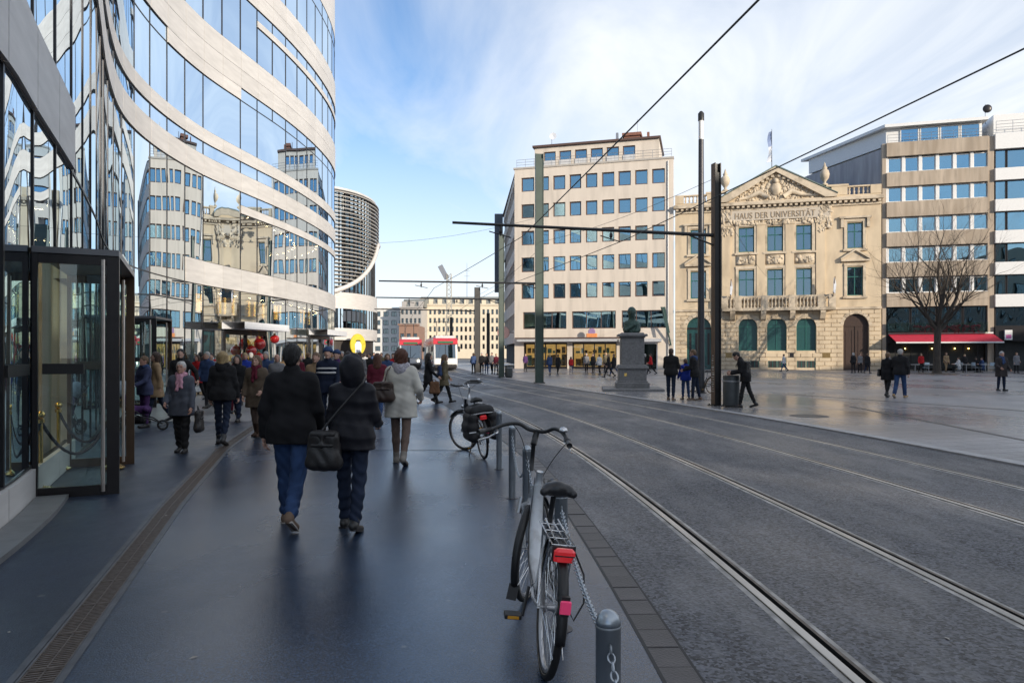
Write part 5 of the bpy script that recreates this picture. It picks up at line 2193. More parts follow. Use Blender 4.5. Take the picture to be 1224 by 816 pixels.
MB().obox((-1.2, 0, 19.3), (1.1, .6, 3.2), mx=Matrix.Rotation(R(-28), 3, 'Y')).build('lamp_head', M_METAL, t)
t = thing('roof_antenna', 'thin antenna mast with cross bars above the cream building far down the street', 'antenna', (-17, 262, 20))
a_ = MB()
a_.tube([(0, 0, 0), (0, 0, 16)], [.14, .06], 5)
for z in (9, 11, 13):
    a_.tube([(-1, 0, z), (1, 0, z)], .05, 4)
a_.build('mast', M_METAL, t)


def wire(pts, r, label, sag=0.0):
    mid_ = Vector(pts[len(pts) // 2])
    out = []
    for a, c in zip(pts, pts[1:]):
        a, c = Vector(a), Vector(c)
        for i in range(8):
            f = i / 8
            out.append(a.lerp(c, f) - Vector((0, 0, 4 * sag * f * (1 - f))) - mid_)
    out.append(Vector(pts[-1]) - mid_)
    t = thing('contact_wire', label, 'overhead wire', mid_)
    MB().tube(out, r, 6).build('wire', M_WIRE, t)


def tw(x0, Y, z=ZW):
    return (x0 + bend(Y), Y, z)


wire([(6.5, -18, ZW), (3.48, 1, ZW), tw(2.6, 21.0, 5.2), tw(2.4, 39, 5.35), tw(2.6, 48.6, 5.2), tw(2.5, 61, 5.2), tw(2.5, 80), tw(2.5, 125)], .013, 'overhead contact wire above the near tram track', .03)
wire([(10.9, -18, ZW), (7.4, 1, ZW), tw(5.95, 21.6, 5.2), tw(6.05, 39.2, 5.35), tw(5.9, 48.8, 5.2), tw(6.0, 61, 5.2), tw(6.0, 80), tw(6.0, 125)], .013, 'overhead contact wire above the far tram track', .03)
wire([(*ma, 7.3), (*mb_, 8.0)], .008, 'thin stay wire between the black mast and the tall green mast', .25)
wire([(*mb_, 7.6), (*md_, 6.9)], .010, 'thin stay wire from the tall green mast towards the trams', .3)
wire([(*ma, 6.6), (27, 72, 9.2)], .008, 'thin stay wire from the black mast to the sandstone palace', .4)
wire([(-12.0, 46, 9.0), (*mb_, 9.4)], .008, 'thin stay wire from the curved store to the tall green mast', .5)

# street lamp
lx, ly = (838 - 612) / 830 * 29.5, 29.5
t = thing('street_lamp', 'very tall slim dark lamp post with a glass lantern section at its top', 'street lamp', (lx, ly, 0))
MB().tube([(0, 0, 0), (0, 0, 3.0), (0, 0, 10.75)], [.15, .14, .11], 14).build('post', mat('lamp_post_grey', (.045, .047, .055), .4, .3), t, smooth=True)
MB().tube([(0, 0, 10.75), (0, 0, 11.55)], .105, 14).build('lantern', mat('lantern_glass', (.7, .72, .75), .2, var=.05), t, smooth=True)
MB().lathe([(.13, 11.55), (.13, 11.85), (.05, 11.95), (0, 11.95)], n=14).build('cap', M_MASTB, t, smooth=True)
MB().lathe([(.24, 0), (.24, .03), (.16, .05), (.16, .3), (.152, .3)], n=14).build('base', M_MASTB, t, smooth=True)

# litter bins
M_BIN = mat('bin_grey', (.075, .085, .09), .5, .2, var=.12, scale=5)


def bin_(loc, h, r, label):
    t = thing('litter_bin', label, 'bin', loc)
    b_ = MB()
    b_.lathe([(r * .92, .04), (r, .08), (r, h - .06), (r * .97, h), (r * .8, h), (r * .8, h - .1), (0, h - .1)], n=24)
    b_.build('body', M_BIN, t, smooth=True)
    MB().lathe([(r * .8, 0), (r * .8, .05)], n=16).build('foot', M_MASTB, t)
    MB().lathe([(r + .004, h - .2), (r + .012, h - .19), (r + .012, h - .16), (r + .004, h - .15)], n=24, caps=False).build('hoop', M_METAL, t)


p = G(874, 486)
bin_((p[0], p[1], 0), .98, .25, 'grey cylindrical litter bin right of the black mast')
p = G(606.5, 451)
bin_((p[0] + .1, p[1], 0), .85, .27, 'pale grey litter bin at the foot of the corner mast')

# ------------------------------------------------------------------ statue
M_GRAN = mat('grey_granite', (.19, .19, .195), .55, var=.25, scale=14, bump=.1, stain=((.10, .10, .10), 1.2, .5))
M_BRONZE = mat('patina_bronze', (.045, .085, .075), .55, .3, var=.35, scale=6, stain=((.03, .035, .03), 3, .7))
MON = Vector((5.52, 32.0, 0))
mon = thing('bust_monument', 'green bronze bust on a tall grey granite plinth in the square', 'monument', MON, R(-6))


def block(mb, w, z0, z1, b=.03, d=None):
    d = d or w
    mb.bbox(-w / 2, w / 2, -d / 2, d / 2, z0, z1, b)


for nm, lst in (('stepped_base', ((2.7, 0, .11), (1.5, .111, .36), (1.36, .361, .44))), ('lower_block', ((1.26, .441, .98),)), ('moulding', ((1.42, .981, 1.10), (1.30, 1.101, 1.16))), ('shaft', ((1.06, 1.161, 2.38),)), ('cornice', ((1.14, 2.381, 2.46), (1.34, 2.461, 2.56), (1.05, 2.561, 2.62)))):
    m_ = MB()
    for w, z0, z1 in lst:
        block(m_, w, z0, z1)
    m_.build(nm, M_GRAN, mon)
MB().obox((-.32, -.645, .72), (.12, .02, .14)).build('small_plate', M_BRASS, mon)

# ------------------------------------------------------------------ soft bodies: blended distance fields meshed with surface nets
def _seg(P, a, b, ra, rb):
    ab = b - a
    L2 = max(1e-9, float(ab @ ab))
    t = np.clip(((P - a) @ ab) / L2, 0, 1)
    d = P - a - t[..., None] * ab
    return np.sqrt((d * d).sum(-1)) - (ra + (rb - ra) * t)


def sdf_mesh(prims, res, cuts=(), noise=None, pad=0.03):
    """prims: ('c', a, b, ra, rb, k [, ysq]) capsule, ('e', c, radii, k) ellipsoid, ('-e', c, radii, k) carved out"""
    B0, B1 = [], []
    P = []
    for p in prims:
        if p[0] == 'c':
            a, b = np.array(p[1], float), np.array(p[2], float)
            r = max(p[3], p[4])
            lo, hi = np.minimum(a, b) - r, np.maximum(a, b) + r
            P.append(('c', a, b, p[3], p[4], p[5], p[6] if len(p) > 6 else 1.0, lo, hi))
        else:
            c, r = np.array(p[1], float), np.array(p[2], float)
            P.append((p[0], c, r, p[3], c - r, c + r))
        if p[0] != '-e':
            B0.append(P[-1][-2])
            B1.append(P[-1][-1])
    lo = np.min(B0, 0) - pad - 2 * res
    hi = np.max(B1, 0) + pad + 2 * res
    n = np.ceil((hi - lo) / res).astype(int) + 1
    ax = [lo[i] + res * np.arange(n[i]) for i in range(3)]
    F = np.full(n, 1.0)
    for p in P:
        k = p[5] if p[0] == 'c' else p[3]
        m = k * 1.3 + 3 * res
        a = np.clip(np.floor((p[-2] - m - lo) / res).astype(int), 0, n - 1)
        b = np.clip(np.ceil((p[-1] + m - lo) / res).astype(int) + 1, 1, n)
        if (b <= a).any():
            continue
        sl_ = tuple(slice(a[i], b[i]) for i in range(3))
        gx, gy, gz = np.meshgrid(*[ax[i][sl_[i]] for i in range(3)], indexing='ij')
        Q = np.stack([gx, gy, gz], -1)
        if p[0] == 'c':
            ys = p[6]
            if ys != 1.0:
                cy = (p[1] + p[2])[1] / 2
                Q = Q.copy()
                Q[..., 1] = cy + (Q[..., 1] - cy) / ys
                d = _seg(Q, p[1], p[2], p[3], p[4]) * min(1.0, (1 + ys) / 2)
            else:
                d = _seg(Q, p[1], p[2], p[3], p[4])
        else:
            q = (Q - p[1]) / p[2]
            k0 = np.sqrt((q * q).sum(-1))
            q2 = q / p[2]
            k1 = np.sqrt((q2 * q2).sum(-1)) + 1e-9
            d = k0 * (k0 - 1) / k1
        f = F[sl_]
        if p[0] == '-e':
            d = -d
            h = np.clip(.5 - .5 * (f - d) / k, 0, 1)
            F[sl_] = f * (1 - h) + d * h + k * h * (1 - h)
        else:
            h = np.clip(.5 + .5 * (f - d) / k, 0, 1)
            F[sl_] = f * (1 - h) + d * h - k * h * (1 - h)
    gx, gy, gz = np.meshgrid(*ax, indexing='ij')
    if noise is not None:
        F = F + noise(gx, gy, gz)
    for c, nrm_ in cuts:
        F = np.maximum(F, (gx - c[0]) * nrm_[0] + (gy - c[1]) * nrm_[1] + (gz - c[2]) * nrm_[2])
    F[0], F[-1], F[:, 0], F[:, -1], F[:, :, 0], F[:, :, -1] = 1, 1, 1, 1, 1, 1
    S = F < 0
    sx, sy, sz = [x - 1 for x in n]
    cnt = np.zeros((sx, sy, sz), int)
    for i in (0, 1):
        for j in (0, 1):
            for k in (0, 1):
                cnt += S[i:i + sx, j:j + sy, k:k + sz]
    act = (cnt > 0) & (cnt < 8)
    idx = np.argwhere(act)
    if len(idx) == 0:
        return [], []
    vid = np.full((sx, sy, sz), -1)
    vid[act] = np.arange(len(idx))
    acc = np.zeros((len(idx), 3))
    num = np.zeros(len(idx))
    corners = [(i, j, k) for i in (0, 1) for j in (0, 1) for k in (0, 1)]
    for c0 in corners:
        for axx in range(3):
            if c0[axx]:
                continue
            c1 = list(c0)
            c1[axx] = 1
            f0 = F[idx[:, 0] + c0[0], idx[:, 1] + c0[1], idx[:, 2] + c0[2]]
            f1 = F[idx[:, 0] + c1[0], idx[:, 1] + c1[1], idx[:, 2] + c1[2]]
            x = (f0 < 0) != (f1 < 0)
            t = np.where(x, f0 / np.where(x, f0 - f1, 1), 0)
            pt = np.tile(np.array(c0, float), (len(idx), 1))
            pt[:, axx] = t
            acc += pt * x[:, None]
            num += x
    V = lo + (idx + acc / num[:, None]) * res
    faces = []
    for axx in range(3):
        o1, o2 = [(1, 2), (2, 0), (0, 1)][axx]
        sl0 = [slice(1, -1)] * 3
        sl0[axx] = slice(0, n[axx] - 1)
        a = S[tuple(sl0)]
        s1 = list(sl0)
        s1[axx] = slice(1, n[axx])
        b = S[tuple(s1)]
        for flip, mask in ((False, a & ~b), (True, ~a & b)):
            e = np.argwhere(mask)
            if len(e) == 0:
                continue
            off = np.array([1, 1, 1])
            off[axx] = 0
            e = e + off
            q = []
            for d1, d2 in ((0, 0), (-1, 0), (-1, -1), (0, -1)):
                c = e.copy()
                c[:, o1] += d1
                c[:, o2] += d2
                q.append(vid[c[:, 0], c[:, 1], c[:, 2]])
            q = np.stack(q, 1)
            if flip:
                q = q[:, ::-1]
            q = q[(q >= 0).all(1)]
            faces.append(q)
    return V, np.concatenate(faces)


def np_mesh(name, V, Fq, m, smooth=True):
    me = bpy.data.meshes.new(name)
    me.vertices.add(len(V))
    me.vertices.foreach_set('co', np.asarray(V, np.float32).ravel())
    me.loops.add(len(Fq) * 4)
    me.loops.foreach_set('vertex_index', np.asarray(Fq, np.int32).ravel())
    me.polygons.add(len(Fq))
    me.polygons.foreach_set('loop_start', np.arange(len(Fq), dtype=np.int32) * 4)
    if smooth:
        me.polygons.foreach_set('use_smooth', np.ones(len(Fq), bool))
    for x in (m if isinstance(m, (list, tuple)) else [m]):
        me.materials.append(x)
    me.update(calc_edges=True)
    me.validate()
    return me


def soft(name, prims, res, m, parent, cuts=(), noise=None, loc=None):
    V, Fq = sdf_mesh(prims, res, cuts, noise)
    if len(V) == 0:
        return None
    o = bpy.data.objects.new(name, np_mesh(name, V, Fq, m))
    if loc is not None:
        o.location = loc
    return link(o, parent)


# the bronze bust: robe, shoulders, neck, bearded head looking left
soft('bust', [('c', (-.22, 0, 2.78), (.22, 0, 2.78), .19, .19, .08), ('c', (-.17, 0, 2.98), (.17, 0, 2.98), .18, .18, .08), ('c', (0, 0, 2.72), (0, .02, 3.0), .25, .21, .08), ('c', (-.22, 0, 3.06), (.22, 0, 3.06), .11, .11, .08), ('c', (0, 0, 3.05), (0, -.03, 3.45), .17, .145, .08),
              ('e', (0, -.04, 3.58), (.18, .205, .23), .03), ('e', (0, -.12, 3.45), (.11, .12, .13), .05), ('c', (0, -.24, 3.57), (0, -.25, 3.52), .022, .03, .02), ('e', (-.17, 0, 3.56), (.03, .05, .07), .02), ('e', (.17, 0, 3.56), (.03, .05, .07), .02),
              ('e', (0, .06, 3.64), (.185, .18, .19), .04), ('c', (-.28, -.2, 2.72), (.10, -.24, 2.98), .08, .06, .05), ('c', (.2, -.22, 2.7), (.28, -.14, 3.0), .08, .05, .05)], .02, M_BRONZE, mon, cuts=[((0, 0, 2.62), (0, 0, -1))],
     noise=lambda x, y, z: .008 * np.sin(x * 38 + z * 20) * np.sin(y * 31 + z * 26))

# ------------------------------------------------------------------ people
M_SKIN = [mat('skin_%s' % n, c, .5, var=.08, scale=20) for n, c in (('fair', (.56, .34, .26)), ('rosy', (.50, .28, .21)), ('tan', (.36, .21, .14)))]


def cloth(name, col, rough=.85, var=.18, scale=9, bump=.25, **k):
    return mat(name, col, rough, var=var, scale=scale, bump=bump, bscale=k.pop('bscale', 140), spec=.25, **k)


M_SHOE = mat('black_leather', (.012, .011, .011), .4, var=.2)
M_SOLE = mat('pale_sole', (.45, .42, .38), .7)
M_EYE = mat('eye_dark', (.03, .02, .015), .2)
M_LIP = mat('lip', (.40, .16, .14), .5)


def hair_mat(name, col):
    return mat('hair_' + name, col, .5, var=.45, scale=60, stretch=(4, 4, .25), bump=.6, bscale=160)


HAIRC = {'black': (.010, .009, .009), 'brown': (.055, .028, .016), 'blonde': (.42, .30, .15), 'grey': (.40, .39, .38), 'white': (.60, .58, .56), 'auburn': (.10, .035, .018), 'dark': (.022, .015, .012), 'fairbrown': (.16, .095, .05)}


def hand_mesh(res):
    pr = [('c', (0, 0, .02), (0, 0, -.02), .026, .027, .02), ('c', (0, -.022, -.03), (0, .022, -.03), .017, .017, .02), ('c', (0, -.030, -.085), (0, .030, -.085), .013, .014, .02), ('c', (0, -.018, -.05), (0, .018, -.05), .016, .017, .02)]
    for yy, ln, cu in ((-.034, .056, .75), (-.012, .074, .60), (.011, .080, .50), (.033, .070, .38)):
        a = np.array((0, yy, -.09))
        b = a + ln * .45 * np.array((-math.sin(cu * .6), 0.03, -math.cos(cu * .6)))
        c = b + ln * .33 * np.array((-math.sin(cu * 1.5), 0, -math.cos(cu * 1.5)))
        d = c + ln * .26 * np.array((-math.sin(cu * 2.2), 0, -math.cos(cu * 2.2)))
        pr += [('c', a, b, .0098, .0092, .004), ('c', b, c, .0092, .0086, .003), ('c', c, d, .0086, .0072, .003)]
    pr += [('c', (0, .026, -.03), (-.012, .050, -.062), .0135, .0115, .012), ('c', (-.012, .050, -.062), (-.022, .056, -.092), .0112, .0092, .004)]
    return sdf_mesh(pr, res)


HANDS = {'n': hand_mesh(.0042), 'f': hand_mesh(.0085)}


def rot_x(v, a):
    c, s_ = math.cos(a), math.sin(a)
    return np.array((v[0], v[1] * c - v[2] * s_, v[1] * s_ + v[2] * c))


def person(x, y, yaw, H, label, top=None, bottom=None, shoes=('shoe', M_SHOE), hair=('dark', 'short'), legs=((18, 8), (-16, 14)), arms=((-14, 8, 14), (14, 8, 18)), lean=1.5, nod=0.0,
           hem=.86, style='jacket', res=.022, skin=0, scarf=None, hood=None, hat=None, group=None, wide=1.0, fat=1.0, legw=1.0, bootz=0.0, z=0.0, trim=None, sitting=False, hands=True):
    s = H / 1.75
    t = thing('person', label, 'person', (x, y, z), R(yaw), group)
    far = res > .02
    th = R(lean)
    up = np.array((0, math.sin(th), math.cos(th)))
    Pv = np.array((0, 0, .95))
    ch_, nk, sh0 = Pv + up * .36, Pv + up * .53, Pv + up * .465
    hd = nk + .145 * np.array((0, math.sin(th + R(nod)) + .10, math.cos(th + R(nod))))
    J = {}
    soles = []
    for sd, (a, b) in zip((-1, 1), legs):
        a, b = R(a), R(b)
        hp = Pv + np.array((sd * .092, 0, -.03))
        kn = hp + .43 * np.array((0, math.sin(a), -math.cos(a))) + np.array((sd * .004, 0, 0))
        an = kn + .42 * np.array((0, math.sin(a - b), -math.cos(a - b)))
        pitch = (a - b) * .75 if (a - b) < 0 else (a - b) * .6
        heel = an + rot_x(np.array((0, -.05, -.055)), pitch)
        toe = an + rot_x(np.array((sd * .02, .165, -.06)), pitch)
        J[sd] = [hp, kn, an, heel, toe]
        soles += [heel[2] - .032, toe[2] - .026]
    dz = -min(soles)
    if sitting:
        dz = -min(soles)
    A = {}
    for sd, (a, ab, e) in zip((-1, 1), arms):
        a, ab, e = R(a) + th * .3, R(ab), R(e)
        shd = sh0 + np.array((sd * .168 * wide, 0, -.02))
        el = shd + .285 * np.array((sd * math.sin(ab), math.sin(a) * math.cos(ab), -math.cos(a) * math.cos(ab)))
        inn = -sd * max(0, math.sin(e)) * .25
        v = np.array((sd * math.sin(ab) * .5 + inn, math.sin(a + e), -math.cos(a + e)))
        v /= np.linalg.norm(v)
        wr = el + .245 * v
        A[sd] = [shd, el, wr, v]
    sh = np.array((0, 0, dz))

    def q(p):
        return (np.asarray(p) + sh) * s

    def cap(a, b, ra, rb, k=.03, ysq=1.0):
        return ('c', q(a), q(b), ra * s, rb * s, k * s, ysq)

    def ell(c, r, k=.02, kind='e'):
        return (kind, q(c), np.array(r) * s, k * s)
    hp_ = th + R(nod)

    def hh(dx, dy, dz_):
        return hd + rot_x(np.array((dx, dy, dz_)), -hp_)
    # body: head with face, neck, trunk, limbs as one surface
    pr = [ell(hh(0, -.01, .025), (.077, .098, .098)), ell(hh(0, .022, -.035), (.060, .070, .085), .03), cap(nk - up * .08, hh(0, -.015, -.05), .056, .052, .03),
          ell(hh(-.078, -.008, -.01), (.012, .022, .033), .006), ell(hh(.078, -.008, -.01), (.012, .022, .033), .006),
          cap(hh(0, .088, .012), hh(0, .108, -.026), .010, .015, .012), ell(hh(0, .092, -.085), (.026, .018, .02), .02)]
    if res < .016:
        pr += [ell(hh(-.032, .092, .018), (.018, .012, .011), .008, '-e'), ell(hh(.032, .092, .018), (.018, .012, .011), .008, '-e'), cap(hh(-.05, .078, .04), hh(.05, .078, .04), .010, .010, .012),
               cap(hh(-.02, .088, -.052), hh(.02, .088, -.052), .009, .009, .008)]
    pr += [cap(Pv + np.array((-.07, 0, 0)), Pv + np.array((.07, 0, 0)), .10, .10, .05, .85), cap(Pv, ch_, .10, .11, .05), cap(sh0 + np.array((-.14, 0, 0)), sh0 + np.array((.14, 0, 0)), .06, .06, .05)]
    for sd in (-1, 1):
        hp, kn, an, heel, toe = J[sd]
        pr += [cap(hp, kn, .078 * legw, .052 * legw, .04), cap(kn, kn * .6 + an * .4, .050 * legw, .052 * legw, .02), cap(kn * .6 + an * .4, an, .050 * legw, .034, .02), cap(heel, toe, .026, .022, .02)]
        shd, el, wr, v = A[sd]
        pr += [cap(shd, el, .047, .038, .03), cap(el, wr, .036, .026, .02)]
    V, Fq = sdf_mesh(pr, res)
    if hands:
        HV, HF = HANDS['f' if far else 'n']
        for sd in (-1, 1):
            shd, el, wr, v = A[sd]
            zax = -v
            yax = np.array((0, 1.0, 0.15 if abs(v[1]) < .8 else 1.0))
            yax = yax - zax * (yax @ zax)
            yax /= np.linalg.norm(yax)
            xax = np.cross(yax, zax)
            M_ = np.stack([xax, yax, zax], 1)
            hv = HV.copy()
            hf = HF
            if sd < 0:
                hv[:, 0] *= -1
                hf = HF[:, ::-1]
            hv = (hv * .98) @ M_.T + wr + v * .012
            hv = (hv + sh) * s
            Fq = np.concatenate([Fq, hf + len(V)])
            V = np.concatenate([V, hv])
    o = bpy.data.objects.new('body', np_mesh('body', V, Fq, M_SKIN[skin]))
    link(o, t)
    if res < .016:
        e_ = MB()
        for sx in (-.032, .032):
            e_.ball(tuple(q(hh(sx, .079, .018))), .0105 * s, 8, 6)
        e_.build('eyes', M_EYE, t, smooth='all')
        MB().ball(tuple(q(hh(0, .096, -.052))), .018 * s, 8, 6, (1.2, .35, .35)).build('mouth', M_LIP, t, smooth='all')
    ph = random.Random(int(abs(x * 97 + y * 31)))
    f1, f2 = ph.uniform(0, 6), ph.uniform(0, 6)
    # clothes
    if top:
        m = top
        g = .014 * fat
        tp = [cap(sh0 + np.array((-.135 * wide, 0, -.035)), sh0 + np.array((.135 * wide, 0, -.035)), .066 + g, .066 + g, .05), cap(nk + np.array((-.03, 0, -.045)), sh0 + np.array((-.14 * wide, 0, -.01)), .056, .052 + g, .05), cap(nk + np.array((.03, 0, -.045)), sh0 + np.array((.14 * wide, 0, -.01)), .056, .052 + g, .05), cap(ch_ + np.array((-.075, 0, -.02)), ch_ + np.array((.075, 0, -.02)), .118 + g, .118 + g, .06, .92),
              cap(Pv + up * .17 + np.array((-.055, 0, 0)), Pv + up * .17 + np.array((.055, 0, 0)), .115 + g, .115 + g, .06, .95), cap(Pv + np.array((-.075, -.01, .0)), Pv + np.array((.075, -.01, 0)), .125 + g, .125 + g, .06, .95),
              cap(nk - up * .07, nk + up * .015, .078 + g, .068 + g * .5, .03)]
        if hem < .88:
            d = (.95 - hem) + .12
            for sd in (-1, 1):
                fl_ = .125 + g + .05 * d
                tp.append(cap(Pv + np.array((sd * .075, -.01, 0)), Pv + np.array((sd * (.085 + .03 * d), -.0, -d)), .125 + g, fl_, .06, .95))
            tp.append(cap(Pv + np.array((-.08, 0, -d)), Pv + np.array((.08, 0, -d)), .125 + g, .125 + g, .06, .95))
            for sd in (-1, 1):
                hp, kn, *_ = J[sd]
                f_ = min(1, (.92 - hem) / .43)
                tp.append(cap(hp, hp * (1 - f_) + kn * f_, .10 + g, .095 + g, .05))
        for sd in (-1, 1):
            shd, el, wr, v = A[sd]
            tp += [cap(shd, el, .054 + g * .8, .046 + g * .7, .04), cap(el, wr - v * .0, .045 + g * .7, .040 + g * .5, .03)]
        hz = (hem + dz) * s
        if style == 'puffer':
            ns = lambda X, Y, Z: .0075 * np.abs(np.sin(Z * 26 / s + .5 * np.sin(X * 9))) - .003 + .003 * np.sin(X * 47 + f1) * np.sin(Y * 41 + Z * 22)
        else:
            ns = lambda X, Y, Z: .003 * np.sin(Z * 21 + 5 * np.sin(X * 7 + f1) + 4 * np.sin(Y * 8 + f2)) * np.sin(X * 15 + Z * 7 + f2) + .0012 * np.sin(Z * 70 + X * 33 + f1)
        if far:
            ns = None
        lo_ = 0.45
        cuts = [((0, 0, hz), (0, 0, -1))] if not sitting else []
        if min(A[-1][2][2], A[1][2][2]) + dz < hem + .02 and not sitting:
            # sleeves reach below the hem: mesh them on their own, then join
            tr_ = [p for p in tp[:-4]]
            V1, F1 = sdf_mesh(tr_, res, cuts, ns)
            V2, F2 = sdf_mesh(tp[-4:], res, (), ns if far else (lambda X, Y, Z: .005 * np.sin(Z * 62 + 5 * np.sin(Y * 12 + f1) + 3 * np.sin(X * 21)) + .002 * np.sin(Z * 120 + X * 30)))
            Vt, Ft = np.concatenate([V1, V2]), np.concatenate([F1, F2 + len(V1)])
        else:
            Vt, Ft = sdf_mesh(tp, res, cuts, ns)
        link(bpy.data.objects.new('coat' if hem < .8 else 'jacket', np_mesh('coat', Vt, Ft, m)), t)
    if bottom:
        g = .010
        tp = [cap(Pv + np.array((-.07, -.005, -.01)), Pv + np.array((.07, -.005, -.01)), .112 + g, .112 + g, .05, .88)]
        for sd in (-1, 1):
            hp, kn, an, *_ = J[sd]
            an2 = an + (kn - an) * (.06 if not bootz else bootz)
            w2 = .052 + .022 * (legw - 1) * 4 if legw > 1 else .045
            tp += [cap(hp, kn, .088 * legw, .064 * legw, .05), cap(kn, kn * .6 + an * .4, .062 * legw, .062 * legw, .02), cap(kn * .6 + an * .4, an2, .061 * legw, max(.042, w2), .02)]
        ns = None if far or bottom is TIGHT else (lambda X, Y, Z: (.003 + .006 * np.exp(-((Z - .14) / .13) ** 2) + .004 * np.exp(-((Z - .5) / .1) ** 2)) * np.sin(Z * 58 + 6 * np.sin(X * 14 + f1) + 4 * np.sin(Y * 16 + f2)))
        soft('trousers', tp, res, bottom, t, noise=ns)
    kind, sm_ = shoes
    for sd in (-1, 1):
        hp, kn, an, heel, toe = J[sd]
        tp = [cap(heel, toe, .040, .034, .02), cap(heel + np.array((0, .02, .02)), an + np.array((0, .0, .01)), .042, .042, .03)]
        if kind == 'boot':
            tp.append(cap(an, an + (kn - an) * .42, .047, .060 * max(1, legw), .02))
        elif kind == 'ankle':
            tp.append(cap(an, an + (kn - an) * .16, .048, .052, .02))
        so = soft('shoe' if kind == 'shoe' else 'boot', tp, min(res, .018), sm_, t, cuts=[])
        sl_ = MB()
        d = toe - heel
        d /= np.linalg.norm(d)
        a, b = q(heel - d * .03 + np.array((0, 0, -.030))), q(toe + d * .022 + np.array((0, 0, -.024)))
        sl_.obox(tuple((a + b) / 2), (.072 * s, float(np.linalg.norm(b - a)), .016 * s), mx=Matrix.Rotation(math.asin(max(-1, min(1, (b - a)[2] / np.linalg.norm(b - a)))), 3, 'X'))
        sl_.build('sole', M_SOLE if kind == 'shoe' and sm_ is not M_SHOE else M_SHOE, so)
    # hair, hats, hoods, scarves
    hc, hs_ = hair
    if hs_ != 'bald' and hood != 'up':
        m = hair_mat(hc, HAIRC[hc])
        tp = [ell(hh(0, -.020, .036), (.086, .104, .099), .02)]
        if hs_ == 'long':
            tp += [cap(hh(-.045, -.06, 0), hh(-.055, -.085, -.22), .055, .045, .04), cap(hh(.045, -.06, 0), hh(.055, -.085, -.22), .055, .045, .04), cap(hh(0, -.08, 0), hh(0, -.095, -.24), .06, .05, .04), cap(hh(-.078, -.01, .0), hh(-.085, .015, -.17), .026, .022, .03), cap(hh(.078, -.01, .0), hh(.085, .015, -.17), .026, .022, .03)]
        elif hs_ == 'bob':
            tp += [cap(hh(-.055, -.04, .02), hh(-.065, -.035, -.10), .052, .042, .04), cap(hh(.055, -.04, .02), hh(.065, -.035, -.10), .052, .042, .04), cap(hh(0, -.07, .02), hh(0, -.075, -.10), .06, .05, .04)]
        else:
            tp += [ell(hh(0, -.065, -.02), (.068, .05, .07), .03)]
        tp += [ell(hh(0, .10, -.035), (.062, .085, .092), .015, '-e')]
        hc0 = q(hd)

        def hn(X, Y, Z):
            an_ = np.arctan2(X - hc0[0], Y - hc0[1])
            return .0045 * np.sin(an_ * 26 + 4 * np.sin(Z * 22)) + .004 * np.sin(an_ * 11 + Z * 38 + f1) + .003 * np.sin(Z * 75 + an_ * 7)
        if far:
            hn = None
        soft('hair', tp, min(res, .02), m, t, noise=hn)
    if hat:
        soft('hat', [ell(hh(0, -.015, .055), (.098, .115, .098), .02), cap(hh(-.05, -.01, .045), hh(.05, -.01, .045), .058, .058, .03)], min(res, .02), hat, t, cuts=[(q(hh(0, 0, .02)), (0, .25, -.97))])
    if hood == 'up':
        soft('hood', [ell(hh(0, -.03, .03), (.118, .138, .135), .03), cap(hh(0, -.06, -.06), nk, .115, .11, .05), cap(hh(-.06, .0, -.10), hh(.06, .0, -.10), .07, .07, .04), ell(hh(0, -.09, .0), (.10, .09, .12), .04), ell(hh(0, .13, -.0), (.075, .11, .105), .02, '-e')], res, trim or top, t,
             noise=None if far else (lambda X, Y, Z: .005 * np.sin(Z * 26 + 5 * np.sin(X * 14 + 1) + 4 * np.sin(Y * 11))))
    elif hood == 'down':
        soft('hood', [cap(hh(-.085, -.045, -.135), hh(.085, -.045, -.135), .052, .052, .03), cap(hh(-.09, .0, -.13), hh(-.07, .06, -.15), .04, .03, .03), cap(hh(.09, .0, -.13), hh(.07, .06, -.15), .04, .03, .03), ell(hh(0, -.10, -.20), (.10, .055, .09), .04)], min(res, .018), trim or top, t,
             noise=None if far else ((lambda X, Y, Z: .010 * np.sin(X * 110) * np.sin(Y * 120) * np.sin(Z * 105)) if trim else None))
    if scarf:
        soft('scarf', [cap(nk + np.array((-.05, .01, .01)), nk + np.array((.05, .01, .01)), .068, .068, .03), cap(nk + np.array((-.02, .08, -.01)), nk + np.array((-.045, .135, -.22)), .040, .035, .02), cap(nk + np.array((.03, .08, -.01)), nk + np.array((.03, .14, -.28)), .038, .035, .02)], min(res, .018), scarf, t,
             noise=None if far else (lambda X, Y, Z: .006 * np.sin(Z * 55 + X * 60)))
    return t, dict(A=A, q=q, s=s, sh=sh)


def held(root, name, label, cat, parts, base):
    """a thing carried by a person: own top-level object at the person's spot; parts are (name, builder(parent))"""
    t = thing(name, label, cat, root.location, root.rotation_euler.z)
    M_ = Matrix.Rotation(root.rotation_euler.z, 3, 'Z')
    t.location = Vector(root.location) + M_ @ Vector(base)
    return t


